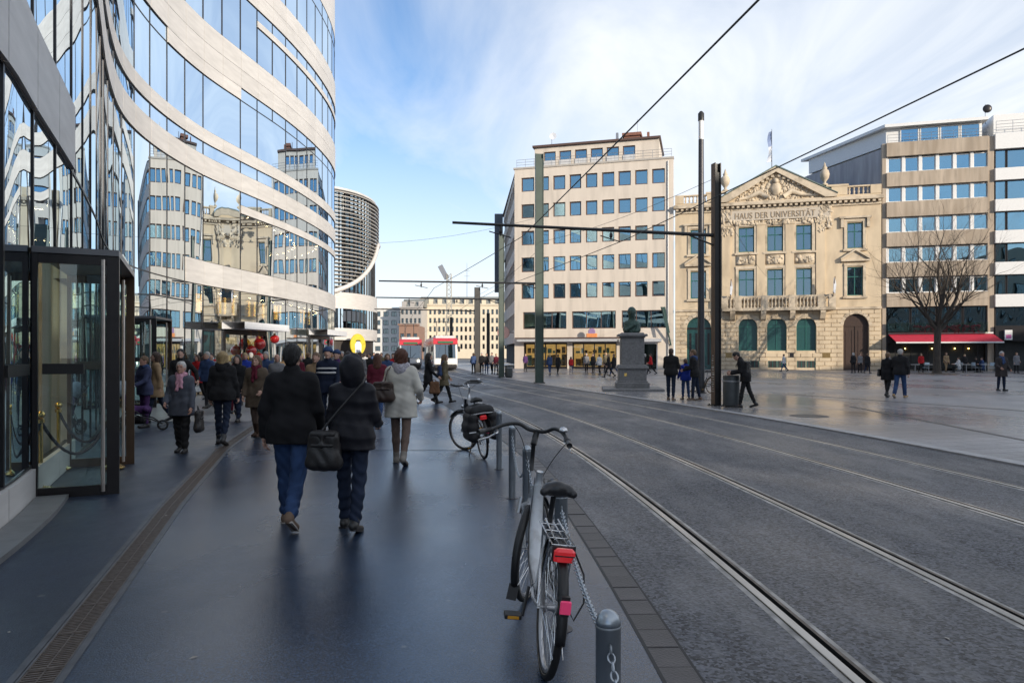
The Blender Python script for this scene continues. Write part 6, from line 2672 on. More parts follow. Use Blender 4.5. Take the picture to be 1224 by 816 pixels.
def bag(root, base, size, m, label, strap=None, name='bag', cat='bag', res=.014, turn=False):
    t = held(root, name, label, cat, None, base)
    w, d, h = size
    rr = d * .42

    def T(a_, b_, c_):
        return (a_, b_, c_) if not turn else (b_, a_, c_)
    y0, y1 = w / 2 - rr, w / 2 * .88 - rr * .8
    pr = [('c', T(0, -y0, rr), T(0, y0, rr), rr * 1.1, rr * 1.1, .02), ('c', T(0, -y1, h - rr), T(0, y1, h - rr), rr * .75, rr * .75, .02)]
    for f_ in (-1, -.5, 0, .5, 1):
        pr.append(('c', T(0, f_ * y0, rr), T(0, f_ * y1, h - rr), rr * 1.15, rr * .8, .03))
    soft('body', pr, res, m, t, noise=lambda X, Y, Z: .004 * np.sin(Z * 38 + 4 * np.sin(Y * 17) + 4 * np.sin(X * 17)))
    fl_ = [('c', T(-rr * .55, -y1, h - rr * .6), T(-rr * .55, y1, h - rr * .6), rr * .5, rr * .5, .02), ('c', T(-rr * .95, -y1, h * .62), T(-rr * .95, y1, h * .62), rr * .28, rr * .28, .03), ('c', T(-rr * .8, 0, h - rr * .6), T(-rr * .95, 0, h * .62), rr * .3, rr * .25, .03)]
    soft('flap', fl_, res, m, t)
    if strap:
        pts = [Vector(p) - Vector(base) for p in strap]
        out = []
        for i in range(len(pts) - 1):
            for k in range(6):
                out.append(pts[i].lerp(pts[i + 1], k / 6))
        out.append(pts[-1])
        MB().tube(out, .011, 6).build('strap', m, t, smooth='all')
    return t


BLK = cloth('black_wool', (.012, .012, .014))
NAVY = cloth('navy_down', (.011, .011, .016), rough=.55)
JEAN = cloth('blue_denim', (.030, .062, .15), var=.4, scale=5)
DJEAN = cloth('dark_denim', (.014, .022, .045), var=.3, scale=6)
DARK = cloth('charcoal_cloth', (.018, .018, .02))
CREAM = cloth('cream_parka', (.60, .58, .52), rough=.7, var=.06)
FUR = mat('pale_fur', (.52, .50, .56), .95, var=.25, scale=40, bump=.9, bscale=120)
TIGHT = cloth('taupe_tights', (.16, .115, .095))
GREYB = cloth('slate_jacket', (.075, .085, .11), rough=.6, var=.2)
PINK = cloth('pink_scarf', (.62, .33, .42), var=.25, scale=25)
BROWN = cloth('brown_coat', (.12, .09, .065))
WINE = cloth('wine_cloth', (.13, .018, .035))
REDC = cloth('red_cloth', (.48, .02, .025))
BLUEC = cloth('royal_blue', (.02, .045, .32))
KHAKI = cloth('khaki_parka', (.16, .135, .085))
WHITEC = cloth('white_cloth', (.62, .62, .62))
TAN = cloth('tan_coat', (.32, .22, .13))
GREYC = cloth('grey_cloth', (.20, .20, .21))
PURP = cloth('purple_cloth', (.07, .03, .11))
MIDB = cloth('mid_blue', (.04, .07, .16))
M_LEATHER = mat('black_leather_bag', (.014, .012, .012), .45, var=.3, scale=12, bump=.15)
M_BRLEATH = mat('brown_leather_bag', (.045, .026, .018), .5, var=.3, scale=10, bump=.15)
GREYSHOE = mat('grey_suede', (.22, .20, .18), .8, var=.15)
BRSHOE = mat('brown_suede', (.15, .10, .07), .8, var=.2)

# the couple walking away in front
p, _ = person(-2.12, 6.68, 2, 1.74, 'man in a black wool coat and blue jeans walking away in the foreground', BLK, JEAN, ('shoe', BRSHOE), ('black', 'short'), legs=((14, 5), (-16, 24)), arms=((-8, 15, 18), (4, 12, 34)), hem=.80, res=.0115, wide=1.08, fat=1.5, legw=1.12, lean=2)
p, _ = person(-1.51, 6.55, -4, 1.60, 'woman in a black hooded puffer jacket walking away beside the man in jeans', NAVY, DJEAN, ('ankle', M_SHOE), ('black', 'short'), legs=((7, 3), (-9, 12)), arms=((0, 10, 24), (8, 12, 62)), hem=.80, style='puffer', res=.0115, hood='up', wide=1.0, fat=1.8, legw=1.08, lean=2)
bag(p, (-.19, -.23, .60), (.32, .15, .36), M_LEATHER, 'large black shoulder bag hanging at the back of the woman in the hood', turn=True, strap=[(-.20, -.24, .96), (-.05, -.20, 1.15), (.14, -.13, 1.38), (.13, -.02, 1.44)], name='shoulder_bag')
p, _ = person(-1.67, 10.45, -3, 1.72, 'woman in a cream parka with a fur collar walking away over the wet pavement', CREAM, TIGHT, ('ankle', GREYSHOE), ('auburn', 'bob'), legs=((9, 2), (-12, 16)), arms=((-6, 16, 55), (-8, 22, 62)), hem=.70, res=.0125, hood='down', trim=FUR, wide=1.02, fat=1.9, lean=2)
bag(p, (-.22, -.23, .95), (.34, .14, .30), M_BRLEATH, 'dark brown shoulder bag on the back of the woman in the cream parka', turn=True, strap=[(-.2, -.22, 1.22), (-.17, -.16, 1.40), (-.15, -.02, 1.46), (-.17, .08, 1.3)], name='shoulder_bag')
# left side, coming and going
a = G(217, 541)
p, _ = person(a[0], a[1], 186, 1.50, 'elderly woman in a slate jacket and pink scarf walking towards the viewer', GREYB, DARK, ('shoe', M_SHOE), ('white', 'short'), legs=((8, 3), (-8, 8)), arms=((4, 10, 14), (2, 14, 50)), hem=.70, res=.0115, scarf=PINK, skin=1, fat=1.8, wide=.98, legw=1.12)
bag(p, (-.30, .06, .36), (.26, .12, .36), M_LEATHER, 'black handbag carried low by the elderly woman with the pink scarf', strap=[(-.30, .02, .68), (-.28, .06, .78), (-.30, .12, .68)], name='handbag')
a = G(266, 531)
person(a[0], a[1], 4, 1.68, 'blonde woman in a black jacket and jeans walking away along the drain', DARK, DJEAN, ('ankle', M_SHOE), ('blonde', 'bob'), legs=((8, 4), (-10, 14)), arms=((-4, 12, 12), (6, 12, 16)), hem=.82, res=.0135, hood='down', fat=1.5, wide=1.0)
a = G(307, 522)
p, _ = person(a[0], a[1], 176, 1.60, 'long haired woman in a brown coat and wine red scarf coming along the pavement', BROWN, TIGHT, ('boot', cloth('brown_boot', (.06, .035, .025))), ('fairbrown', 'long'), legs=((10, 4), (-8, 10)), arms=((-4, 12, 60), (4, 12, 20)), hem=.62, res=.014, scarf=WINE, fat=1.8)
bag(p, (-.26, .08, .42), (.24, .09, .26), mat('orange_bag', (.55, .16, .03), .5, var=.1), 'small orange bag carried by the woman in the brown coat', strap=[(-.26, .03, .66), (-.25, .08, .74), (-.26, .13, .66)], name='handbag', res=.016)
a = G(512, 483)
p, _ = person(a[0], a[1], -78, 1.72, 'dark haired woman in black striding across the pavement in heeled boots', DARK, DARK, ('boot', M_SHOE), ('dark', 'long'), legs=((24, 6), (-24, 18)), arms=((-16, 8, 20), (18, 8, 30)), hem=.74, res=.017)
bag(p, (.22, .18, .36), (.34, .12, .40), cloth('brown_tote', (.17, .09, .05)), 'brown tote bag swinging between the two striding women', strap=[(.22, .10, .74), (.22, .16, .84), (.22, .26, .74)], name='tote_bag', res=.02)
a = G(531, 481.5)
p, _ = person(a[0], a[1], -72, 1.66, 'woman in a khaki parka striding across just behind the woman in black', KHAKI, DARK, ('ankle', M_SHOE), ('fairbrown', 'long'), legs=((22, 8), (-20, 16)), arms=((14, 8, 20), (-14, 8, 16)), hem=.64, res=.017, hood='down')
bag(p, (.20, -.20, .92), (.28, .14, .34), MIDB, 'blue backpack on the woman in the khaki parka', turn=True, name='backpack', res=.02, strap=[(.2, -.2, 1.24), (.12, -.05, 1.42), (.1, .08, 1.3)])
# round the porch
person(-8.25, 15.6, 150, 1.58, 'fair haired person in a blue jacket standing behind the stroller', cloth('dusk_blue', (.05, .06, .12)), PURP, ('shoe', M_SHOE), ('fairbrown', 'short'), arms=((25, 8, 40), (25, 8, 40)), legs=((3, 3), (-3, 4)), hem=.78, res=.017, skin=1, hood='down', trim=MIDB)
person(-8.6, 16.8, 120, 1.70, 'brown haired woman in a tan coat standing by the stroller', TAN, DJEAN, ('shoe', M_SHOE), ('brown', 'bob'), hem=.62, res=.02)
person(-8.4, 17.6, 200, 1.78, 'dark haired man in a black jacket reaching out an arm near the stroller', DARK, DJEAN, ('shoe', M_SHOE), ('black', 'short'), arms=((8, 40, 25), (5, 10, 20)), hem=.80, res=.019)
person(-9.3, 21.2, 170, 1.72, 'man in a dark blue jacket behind the elderly woman', MIDB, DARK, ('shoe', M_SHOE), ('grey', 'short'), hem=.82, res=.024)
crowd = [(284, 17.0, 185, 1.64, DARK, DJEAN, ('dark', 'long'), None, 'woman with long dark hair and a dark coat left of the woman in brown'),
         (280, 19.0, 10, 1.60, WINE, WINE, ('grey', 'short'), None, 'person in wine red trousers walking behind the blonde woman'),
         (293, 22.5, 200, 1.68, BLUEC, DARK, ('blonde', 'short'), None, 'person in a royal blue jacket in front of the red balls'),
         (318, 21.0, 175, 1.74, MIDB, DARK, ('grey', 'short'), None, 'grey haired man in a blue jacket right of the red balls'),
         (331, 19.5, 190, 1.66, GREYC, DARK, ('grey', 'bald'), None, 'bald man in a grey coat behind the shoulder of the man in jeans'),
         (340, 25.0, 180, 1.62, TAN, DARK, ('blonde', 'bob'), None, 'fair haired woman in a tan coat at the shop window'),
         (378, 15.2, 178, 1.70, TAN, DJEAN, ('fairbrown', 'short'), None, 'person in a tan coat half hidden behind the man in jeans'),
         (392, 14.6, 180, 1.76, cloth('navy_uniform', (.012, .018, .04)), DJEAN, ('dark', 'short'), MIDB, 'man in a navy uniform jacket with pale stripes between the walking couple'),
         (403, 17.5, 172, 1.72, PURP, DARK, ('brown', 'short'), MIDB, 'person in a purple jacket and blue cap behind the uniformed man'),
         (416, 22.0, 0, 1.72, MIDB, DJEAN, ('dark', 'short'), None, 'man in a mid blue jacket walking away below the yellow sign'),
         (430, 26.0, 5, 1.72, GREYC, DARK, ('brown', 'short'), None, 'man in a grey coat walking away right of the yellow sign'),
         (451, 16.6, 8, 1.68, WINE, JEAN, ('auburn', 'long'), None, 'woman with long auburn hair in a wine red jacket and jeans'),
         (463, 24.0, 185, 1.68, MIDB, JEAN, ('fairbrown', 'bob'), None, 'woman in blue with fair brown hair behind the wine red jacket'),
         (470, 29.0, 190, 1.66, REDC, DARK, ('brown', 'short'), None, 'person in a red jacket in the crowd left of the cream parka'),
         (478, 34.0, 175, 1.70, TAN, DARK, ('blonde', 'short'), None, 'person in a tan coat farther back in front of the left tram'),
         (442, 33.0, 170, 1.70, DARK, DARK, ('dark', 'short'), None, 'person in dark clothes in the middle of the distant crowd'),
         (424, 35.0, 185, 1.64, REDC, DARK, ('brown', 'bob'), None, 'woman in a red coat in the distance under the louvred building'),
         (409, 31.0, 180, 1.74, BROWN, DARK, ('grey', 'short'), None, 'man in a brown coat in the distance by the second shop door'),
         (368, 29.0, 0, 1.72, DARK, DARK, ('fairbrown', 'short'), None, 'man in dark clothes walking to the second shop door'),
         (357, 27.0, 185, 1.60, WINE, DARK, ('dark', 'bob'), None, 'woman in a wine red coat between the shop doors'),
         (252, 22.0, 200, 1.70, GREYC, DJEAN, ('dark', 'short'), None, 'man in a grey jacket behind the blonde woman'),
         (236, 25.0, 160, 1.62, REDC, DARK, ('brown', 'long'), None, 'woman in a red jacket by the dark shop glass'),
         (240, 28.0, 20, 1.74, DARK, DARK, ('black', 'short'), None, 'man in black close to the shop glass'),
         (300, 26.0, 30, 1.72, DARK, DARK, ('grey', 'short'), None, 'grey haired man in black at the lit shop entrance'),
         (456, 42.0, 180, 1.72, KHAKI, DARK, ('brown', 'short'), None, 'person in khaki in the far crowd before the left tram'),
         (436, 45.0, 0, 1.70, WHITEC, JEAN, ('dark', 'short'), None, 'person in a white jacket far down the pavement'),
         (447, 52.0, 180, 1.74, MIDB, DARK, ('brown', 'short'), None, 'person in blue farthest down the pavement'),
         (398, 36.0, 190, 1.70, GREYC, DARK, ('blonde', 'bob'), None, 'fair haired person in grey near the second shop canopy'),
         (486, 46.0, 170, 1.70, DARK, DARK, ('dark', 'short'), None, 'person in black standing before the left tram')]
cr_ = random.Random(12)
for px_, Y, yaw, H, tp, bt, hr_, hat_, lab in crowd:
    ls = cr_.choice([((12, 6), (-12, 14)), ((-14, 16), (14, 6)), ((4, 3), (-4, 4)), ((20, 8), (-18, 18))])
    o, _ = person((px_ - 612) / 830 * Y, Y, yaw + cr_.uniform(-8, 8), H, lab, tp, bt, ('shoe', M_SHOE), hr_, legs=ls, arms=((cr_.uniform(-18, 18), 9, cr_.uniform(8, 60)), (cr_.uniform(-18, 18), 9, cr_.uniform(8, 50))), hem=cr_.choice([.84, .80, .66]), res=.02 if Y < 19 else .028 if Y < 30 else .036, hat=hat_, skin=cr_.choice([0, 0, 1]), group=None)
    if 'uniform' in lab:
        st = MB()
        for z in (1.33, 1.24):
            st.lathe([(.20, z), (.215, z + .01), (.215, z + .03), (.20, z + .04)], n=24, caps=False)
        for i in range(len(st.v)):
            xx, yy, zz = st.v[i]
            st.v[i] = (xx * 1.13, yy * .78, zz)
        st.build('pale_stripe', WHITEC, o, smooth='all')

# right of the road, round the lamp post
a = G(802, 478.5)
person(a[0], a[1], -30, 1.82, 'tall man in a dark jacket standing with folded hands left of the boy in blue', DARK, DJEAN, ('shoe', BRSHOE), ('brown', 'short'), legs=((3, 2), (-3, 3)), arms=((12, 10, 85), (12, 10, 85)), hem=.84, res=.017, fat=1.8, wide=1.1)
a = G(819.5, 478)
person(a[0], a[1], 10, 1.46, 'boy in a royal blue jacket standing between the two men', BLUEC, JEAN, ('shoe', M_SHOE), ('fairbrown', 'short'), legs=((6, 3), (-6, 6)), arms=((10, 14, 30), (10, 10, 50)), hem=.82, res=.017, fat=1.8)
a = G(831, 479)
person(a[0], a[1], 60, 1.78, 'fair haired man in a dark parka leaning to the boy in blue', DARK, DJEAN, ('shoe', BRSHOE), ('fairbrown', 'short'), legs=((6, 3), (-6, 6)), arms=((10, 10, 60), (18, 10, 70)), hem=.80, res=.017, hood='down', trim=MIDB, fat=1.7, lean=6)
a = G(891, 487)
p, _ = person(a[0], a[1], 68, 1.76, 'man in black with a backpack bending forward beside the litter bin', BLK, DARK, ('shoe', M_SHOE), ('black', 'short'), legs=((12, 4), (-15, 8)), arms=((-2, 8, 72), (0, 8, 78)), hem=.78, res=.016, lean=17, nod=26, fat=1.7)
bag(p, (0, -.06, 1.0), (.32, .2, .44), M_LEATHER, 'black backpack worn by the bending man', turn=True, name='backpack', res=.02, strap=[(.1, .0, 1.42), (.15, .22, 1.45), (.17, .3, 1.25)])
a = G(1061, 474.5)
p, _ = person(a[0], a[1], -55, 1.70, 'woman in a black coat walking arm in arm across the square', BLK, DARK, ('ankle', M_SHOE), ('fairbrown', 'short'), legs=((14, 5), (-14, 14)), arms=((5, 10, 20), (10, 8, 70)), hem=.66, res=.017, scarf=GREYC, fat=1.8)
bag(p, (-.30, .0, .80), (.28, .1, .28), M_LEATHER, 'black handbag on the arm of the woman walking arm in arm', name='handbag', res=.02)
a = G(1076, 475.5)
person(a[0], a[1], -50, 1.82, 'tall man in a black jacket and jeans walking arm in arm across the square', DARK, JEAN, ('shoe', mat('tan_shoe', (.35, .22, .10), .6)), ('grey', 'short'), legs=((-12, 14), (14, 5)), arms=((8, 12, 60), (-8, 14, 18)), hem=.82, res=.017, fat=2.0, wide=1.15, legw=1.12)
a = G(1197, 467)
person(a[0], a[1], 182, 1.74, 'grey haired man in an open dark coat standing at the right edge of the square', cloth('dark_brown_coat', (.04, .035, .035)), DJEAN, ('shoe', M_SHOE), ('grey', 'short'), legs=((4, 2), (-4, 3)), arms=((6, 12, 40), (4, 16, 60)), hem=.62, res=.018, skin=1, fat=2.0, wide=1.12, scarf=MIDB)
far = [(1020, 60.5, 10, 1.74, DARK, DARK, 'man in dark clothes left in the group before the palace door'), (1028, 61, 190, 1.70, GREYC, DARK, 'person in grey in the middle of the group before the palace door'), (1037, 59, -60, 1.70, DARK, DJEAN, 'person stepping right out of the group before the palace door'),
       (937, 66, 90, 1.68, WHITEC, JEAN, 'person in a white jacket with a backpack walking past the palace shutters'), (657, 55, 20, 1.66, MIDB, JEAN, 'person in mid blue looking into the lit shop window'), (667, 56, -30, 1.62, DARK, DARK, 'woman in dark clothes beside the pushchair at the shop window'),
       (682.5, 57, 0, 1.42, REDC, JEAN, 'child in a bright red jacket before the shop'), (709, 60, 150, 1.66, DARK, DARK, 'person in dark clothes at the open shop door'), (716.5, 55.5, 30, 1.64, WHITEC, DARK, 'person in a white hooded jacket before the shop door'),
       (724, 62, 200, 1.76, KHAKI, DARK, 'tall person in khaki entering the shop'), (727.5, 49, 80, 1.72, DARK, DARK, 'man in black striding left past the shop'), (734, 52, 60, 1.70, DARK, JEAN, 'man in a dark jacket and jeans behind the striding man'),
       (701, 61, 180, 1.70, GREYC, DARK, 'person in grey standing left of the shop door'), (778, 56, 75, 1.70, REDC, DARK, 'woman in a red coat walking right of the monument'), (771, 58, 80, 1.70, DARK, DARK, 'person in black walking behind the woman in the red coat'),
       (566, 58, 20, 1.72, MIDB, DARK, 'leftmost of the people waiting at the tram stop'), (576, 56, 170, 1.74, DARK, DARK, 'person in black waiting at the tram stop left of the mast'), (581.5, 57, 190, 1.68, DARK, JEAN, 'person in dark jacket and jeans waiting at the tram stop'),
       (588, 58, 160, 1.76, GREYC, DARK, 'person in grey waiting in the middle of the tram stop'), (593, 56, 200, 1.66, WINE, DARK, 'person in wine red waiting at the tram stop'), (598, 55, 90, 1.74, BROWN, TAN, 'person in a brown coat at the right of the waiting group'),
       (628, 66, 200, 1.66, PURP, DARK, 'person in purple with a pink bag at the corner of the office block'), (1101, 62, 170, 1.70, REDC, DARK, 'waiter in a red jacket under the awning left of the tree'), (1131, 63.5, 180, 1.78, TAN, TAN, 'person in a pale coat standing under the awning right of the tree'),
       (1215, 60, 170, 1.76, GREYC, DARK, 'man in a grey coat by the dark shop entrance'), (1153, 62.3, 180, 1.6, DARK, DARK, 'person in black standing among the cafe tables')]
for px_, Y, yaw, H, tp, bt, lab in far:
    if px_ > 1000 and Y > 59:
        pass
    ls = cr_.choice([((12, 6), (-12, 14)), ((-14, 16), (14, 6)), ((4, 3), (-4, 4))])
    if 'strid' in lab or 'walk' in lab:
        ls = ((24, 6), (-22, 16))
    o, _ = person((px_ - 612) / 830 * Y, Y, yaw, H, lab, tp, bt, ('shoe', M_SHOE), (cr_.choice(['dark', 'brown', 'fairbrown', 'blonde', 'grey']), cr_.choice(['short', 'short', 'bob'])), legs=ls, arms=((cr_.uniform(-14, 14), 9, cr_.uniform(8, 60)), (cr_.uniform(-14, 14), 9, cr_.uniform(8, 50))), hem=cr_.choice([.84, .80, .66]), res=.036)
# seated at the cafe
for px_, Y, yaw, tp, lab in ((1146, 62.0, 80, WHITEC, 'person in white sitting at the left cafe table'), (1166, 62.2, -80, DARK, 'person in black sitting between the cafe tables'), (1174, 62.0, 85, MIDB, 'person in blue sitting at the right cafe table')):
    x = (px_ - 612) / 830 * Y
    person(x, Y, yaw, 1.72, lab, tp, DARK, ('shoe', M_SHOE), (cr_.choice(['dark', 'brown', 'grey']), 'short'), legs=((86, 84), (84, 80)), arms=((25, 8, 60), (30, 8, 55)), hem=.84, res=.036, sitting=True)


def cafe_chair(x, y, rz, label):
    t = thing('cafe_chair', label, 'chair', (x, y, 0), rz, 'cafe chairs under the awning')
    M_CH = mat('chair_pale_blue', (.45, .55, .62), .5)
    MB().bbox(-.21, .21, -.21, .21, .43, .46, .02).build('seat', M_CH, t)
    MB().bbox(-.21, .21, -.235, -.205, .60, .90, .012).build('backrest', M_CH, t)
    for sx in (-.19, .19):
        for sy in (-.19, .19):
            MB().tube([(sx, sy, 0), (sx, sy, .43 if sy > 0 else .9)], .014, 6).build('leg', M_METAL, t)


def cafe_table(x, y, label):
    t = thing('cafe_table', label, 'table', (x, y, 0), 0, 'cafe tables under the awning')
    MB().lathe([(0, .71), (.36, .71), (.37, .725), (.36, .74), (0, .74)], n=20).build('tabletop', M_WPAINT, t)
    MB().tube([(0, 0, .03), (0, 0, .71)], .03, 8).build('column', M_METAL, t)
    MB().lathe([(.24, 0), (.24, .02), (.04, .04), (.03, .05)], n=16).build('foot', M_METAL, t)


for k, px_ in enumerate((1146, 1166, 1174, 1104, 1182)):
    Y = 62.0
    cafe_chair((px_ - 612) / 830 * Y, Y - (.0 if k < 3 else .3), R([80, -80, 85, 0, 120][k]), ['pale blue cafe chair with the sitter in white', 'pale blue cafe chair with the sitter in black', 'pale blue cafe chair with the sitter in blue', 'empty pale blue cafe chair near the waiter in red', 'empty pale blue cafe chair at the right end of the terrace'][k])
for k, px_ in enumerate((1155, 1178, 1110, 1094)):
    Y = 61.2
    cafe_table((px_ - 612) / 830 * Y, Y, ['round white cafe table right of the sitter in white', 'round white cafe table at the right end of the terrace', 'round white cafe table just left of the tree', 'round white cafe table at the left end of the terrace'][k])

# stroller at the porch
a = G(183, 515)
st = thing('baby_stroller', 'black three wheeled baby stroller with a grey and purple seat near the glass porch', 'stroller', (a[0] - .35, a[1], 0), R(-68))
MF = mat('stroller_frame', (.02, .02, .022), .4, .4)
for sx, sy, r_ in ((-.28, -.38, .145), (.28, -.38, .145), (0.0, .50, .115)):
    w_ = MB()
    w_.ring((sx, sy, r_), r_ - .022, .022, 24, 8, 'x')
    o = w_.build('wheel', mat('rubber', (.015, .015, .016), .7), st, smooth='all')
    h = MB()
    h.lathe([(0, -.03), (.03, -.03), (.03, .03), (0, .03)], (sx, sy, r_), 10, 'x')
    for k in range(5):
        t_ = k * 2 * math.pi / 5
        h.tube([(sx, sy, r_), (sx, sy + (r_ - .03) * math.cos(t_), r_ + (r_ - .03) * math.sin(t_))], .009, 5)
    h.build('spokes', M_METAL, o)
f = MB()
for sx in (-.26, .26):
    f.tube([(sx, -.38, .15), (sx, -.2, .42), (sx * .7, .30, .26), (0, .5, .14)], .014, 7)
    f.tube([(sx, .12, .36), (sx, -.25, .62), (sx, -.55, 1.0)], .014, 7)
f.tube([(-.26, -.55, 1.0), (.26, -.55, 1.0)], .018, 8)
f.tube([(-.28, -.38, .145), (.28, -.38, .145)], .012, 7)
f.build('frame', MF, st, smooth='all')
soft('seat', [('c', (-.14, .18, .46), (.14, .18, .46), .05, .05, .04), ('c', (-.14, -.08, .45), (.14, -.08, .45), .06, .06, .04), ('c', (-.14, -.28, .80), (.14, -.28, .80), .05, .05, .04), ('c', (0, -.1, .45), (0, -.28, .8), .1, .09, .06), ('c', (0, .2, .45), (0, -.1, .45), .09, .09, .05)], .02, PURP, st)
soft('canopy', [('e', (0, -.26, .86), (.25, .26, .22), .03), ('-e', (0, -.16, .76), (.22, .30, .20), .02)], .018, cloth('stroller_grey', (.35, .36, .42)), st)
soft('basket', [('c', (-.16, -.2, .24), (.16, -.2, .24), .07, .07, .04), ('c', (-.12, .1, .24), (.12, .1, .24), .06, .06, .04), ('c', (0, -.2, .23), (0, .1, .23), .09, .08, .06)], .02, DARK, st)

# ------------------------------------------------------------------ bollards and chains
M_BOLL = mat('galvanised_post', (.26, .29, .32), .42, .55, var=.25, scale=14, bump=.08, stain=((.12, .12, .115), 7, .6), stretch=(1, 1, .4))
BX = lambda Y: .33 + bend(Y) + (.055 if 3 < Y < 5 else 0)
bols = [2.2, 4.17, 6.16, 7.95, 9.95, 0.3]
labs = ['nearest galvanised steel bollard with a round top beside the gutter', 'galvanised bollard hidden behind the white bicycle saddle', 'galvanised bollard just left of the white bicycle handlebar stem', 'slim galvanised bollard under the left handlebar grip', 'farthest galvanised bollard beside the bicycle with panniers', 'galvanised bollard behind the viewer at the end of the chain']
for Y, lab in zip(bols, labs):
    t = thing('bollard', lab, 'bollard', (BX(Y), Y, 0), 0, 'steel bollards along the kerb')
    r = .040
    MB().lathe([(r, 0.0), (r, .785), (r + .0015, .787), (r + .0015, .793), (r, .795)], n=22).build('post', M_BOLL, t, smooth=True)
    MB().lathe([(r, .795), (r * .95, .81), (r * .8, .825), (r * .5, .837), (r * .2, .841), (0, .842)], n=22).build('dome_cap', mat('dome_metal', (.34, .38, .42), .30, .7, var=.2, scale=20), t, smooth='all')
    MB().lathe([(r + .03, 0), (r + .03, .004), (r, .006)], n=18).build('foot_ring', M_GUTTER, t)
    e = MB()
    for sy in (-1, 1):
        e.ring((0, sy * (r + .012), .735), .014, .004, 12, 6, 'x')
    e.build('chain_eye', M_BOLL, t, smooth='all')


def chain(Ya, Yb, sag, label, off=0.0, z0=.725):
    a, c = Vector((BX(Ya) + off, Ya + .055, z0)), Vector((BX(Yb) + off, Yb - .055, z0))
    L_ = (c - a).length
    n_ = int(L_ * 1.05 / .030)
    t = thing('chain', label, 'chain', a)
    b_ = MB()
    for i in range(n_):
        f_ = (i + .5) / n_
        p_ = (c - a) * f_ - Vector((0, 0, 4 * sag * f_ * (1 - f_)))
        dz = -4 * sag * (1 - 2 * f_) / L_
        d = ((c - a).normalized() + Vector((0, 0, dz))).normalized()
        s_ = d.cross(Vector((0, 0, 1))).normalized()
        u = s_.cross(d)
        w_ = s_ if i % 2 else u
        pts = [p_ + d * (.0195 * math.cos(k * math.pi / 5)) + w_ * (.0105 * math.sin(k * math.pi / 5)) for k in range(10)]
        b_.tube(pts, .0036, 5, closed=True)
    b_.build('links', mat('chain_steel', (.42, .46, .50), .32, .85, var=.2, scale=30), t, smooth='all')


chain(2.2, 4.17, .07, 'steel chain sagging from the nearest bollard to the one behind the bicycle')
chain(4.17, 6.16, .26, 'steel chain hanging between the bollards beside the front wheel')
chain(0.3, 2.2, .24, 'steel chain hanging from the front of the nearest bollard')
chain(6.16, 7.95, .3, 'steel chain between the two middle bollards')

# ------------------------------------------------------------------ bicycles
M_TYRE = mat('tyre_rubber', (.014, .014, .015), .75, var=.2, scale=60)
M_RIM = mat('rim_alloy', (.42, .42, .43), .35, .85, var=.12)
M_BWHITE = mat('white_enamel', (.78, .81, .84), .27, var=.06, scale=4, coat=.5, stain=((.30, .27, .24), 9, .45))
M_BBLK = mat('black_plastic', (.014, .014, .015), .42, var=.2)
M_CHROME = mat('chrome', (.62, .62, .63), .16, .95, var=.08)
M_REDL = mat('red_lens', (.60, .015, .02), .12, var=.1, coat=1.0, emit=(1, .02, .03), estr=.12)
M_PINKL = mat('pink_reflector', (.75, .05, .16), .2, var=.1, coat=1.0, emit=(1, .05, .2), estr=.12)
M_AMBER = mat('amber_reflector', (.75, .35, .03), .2)


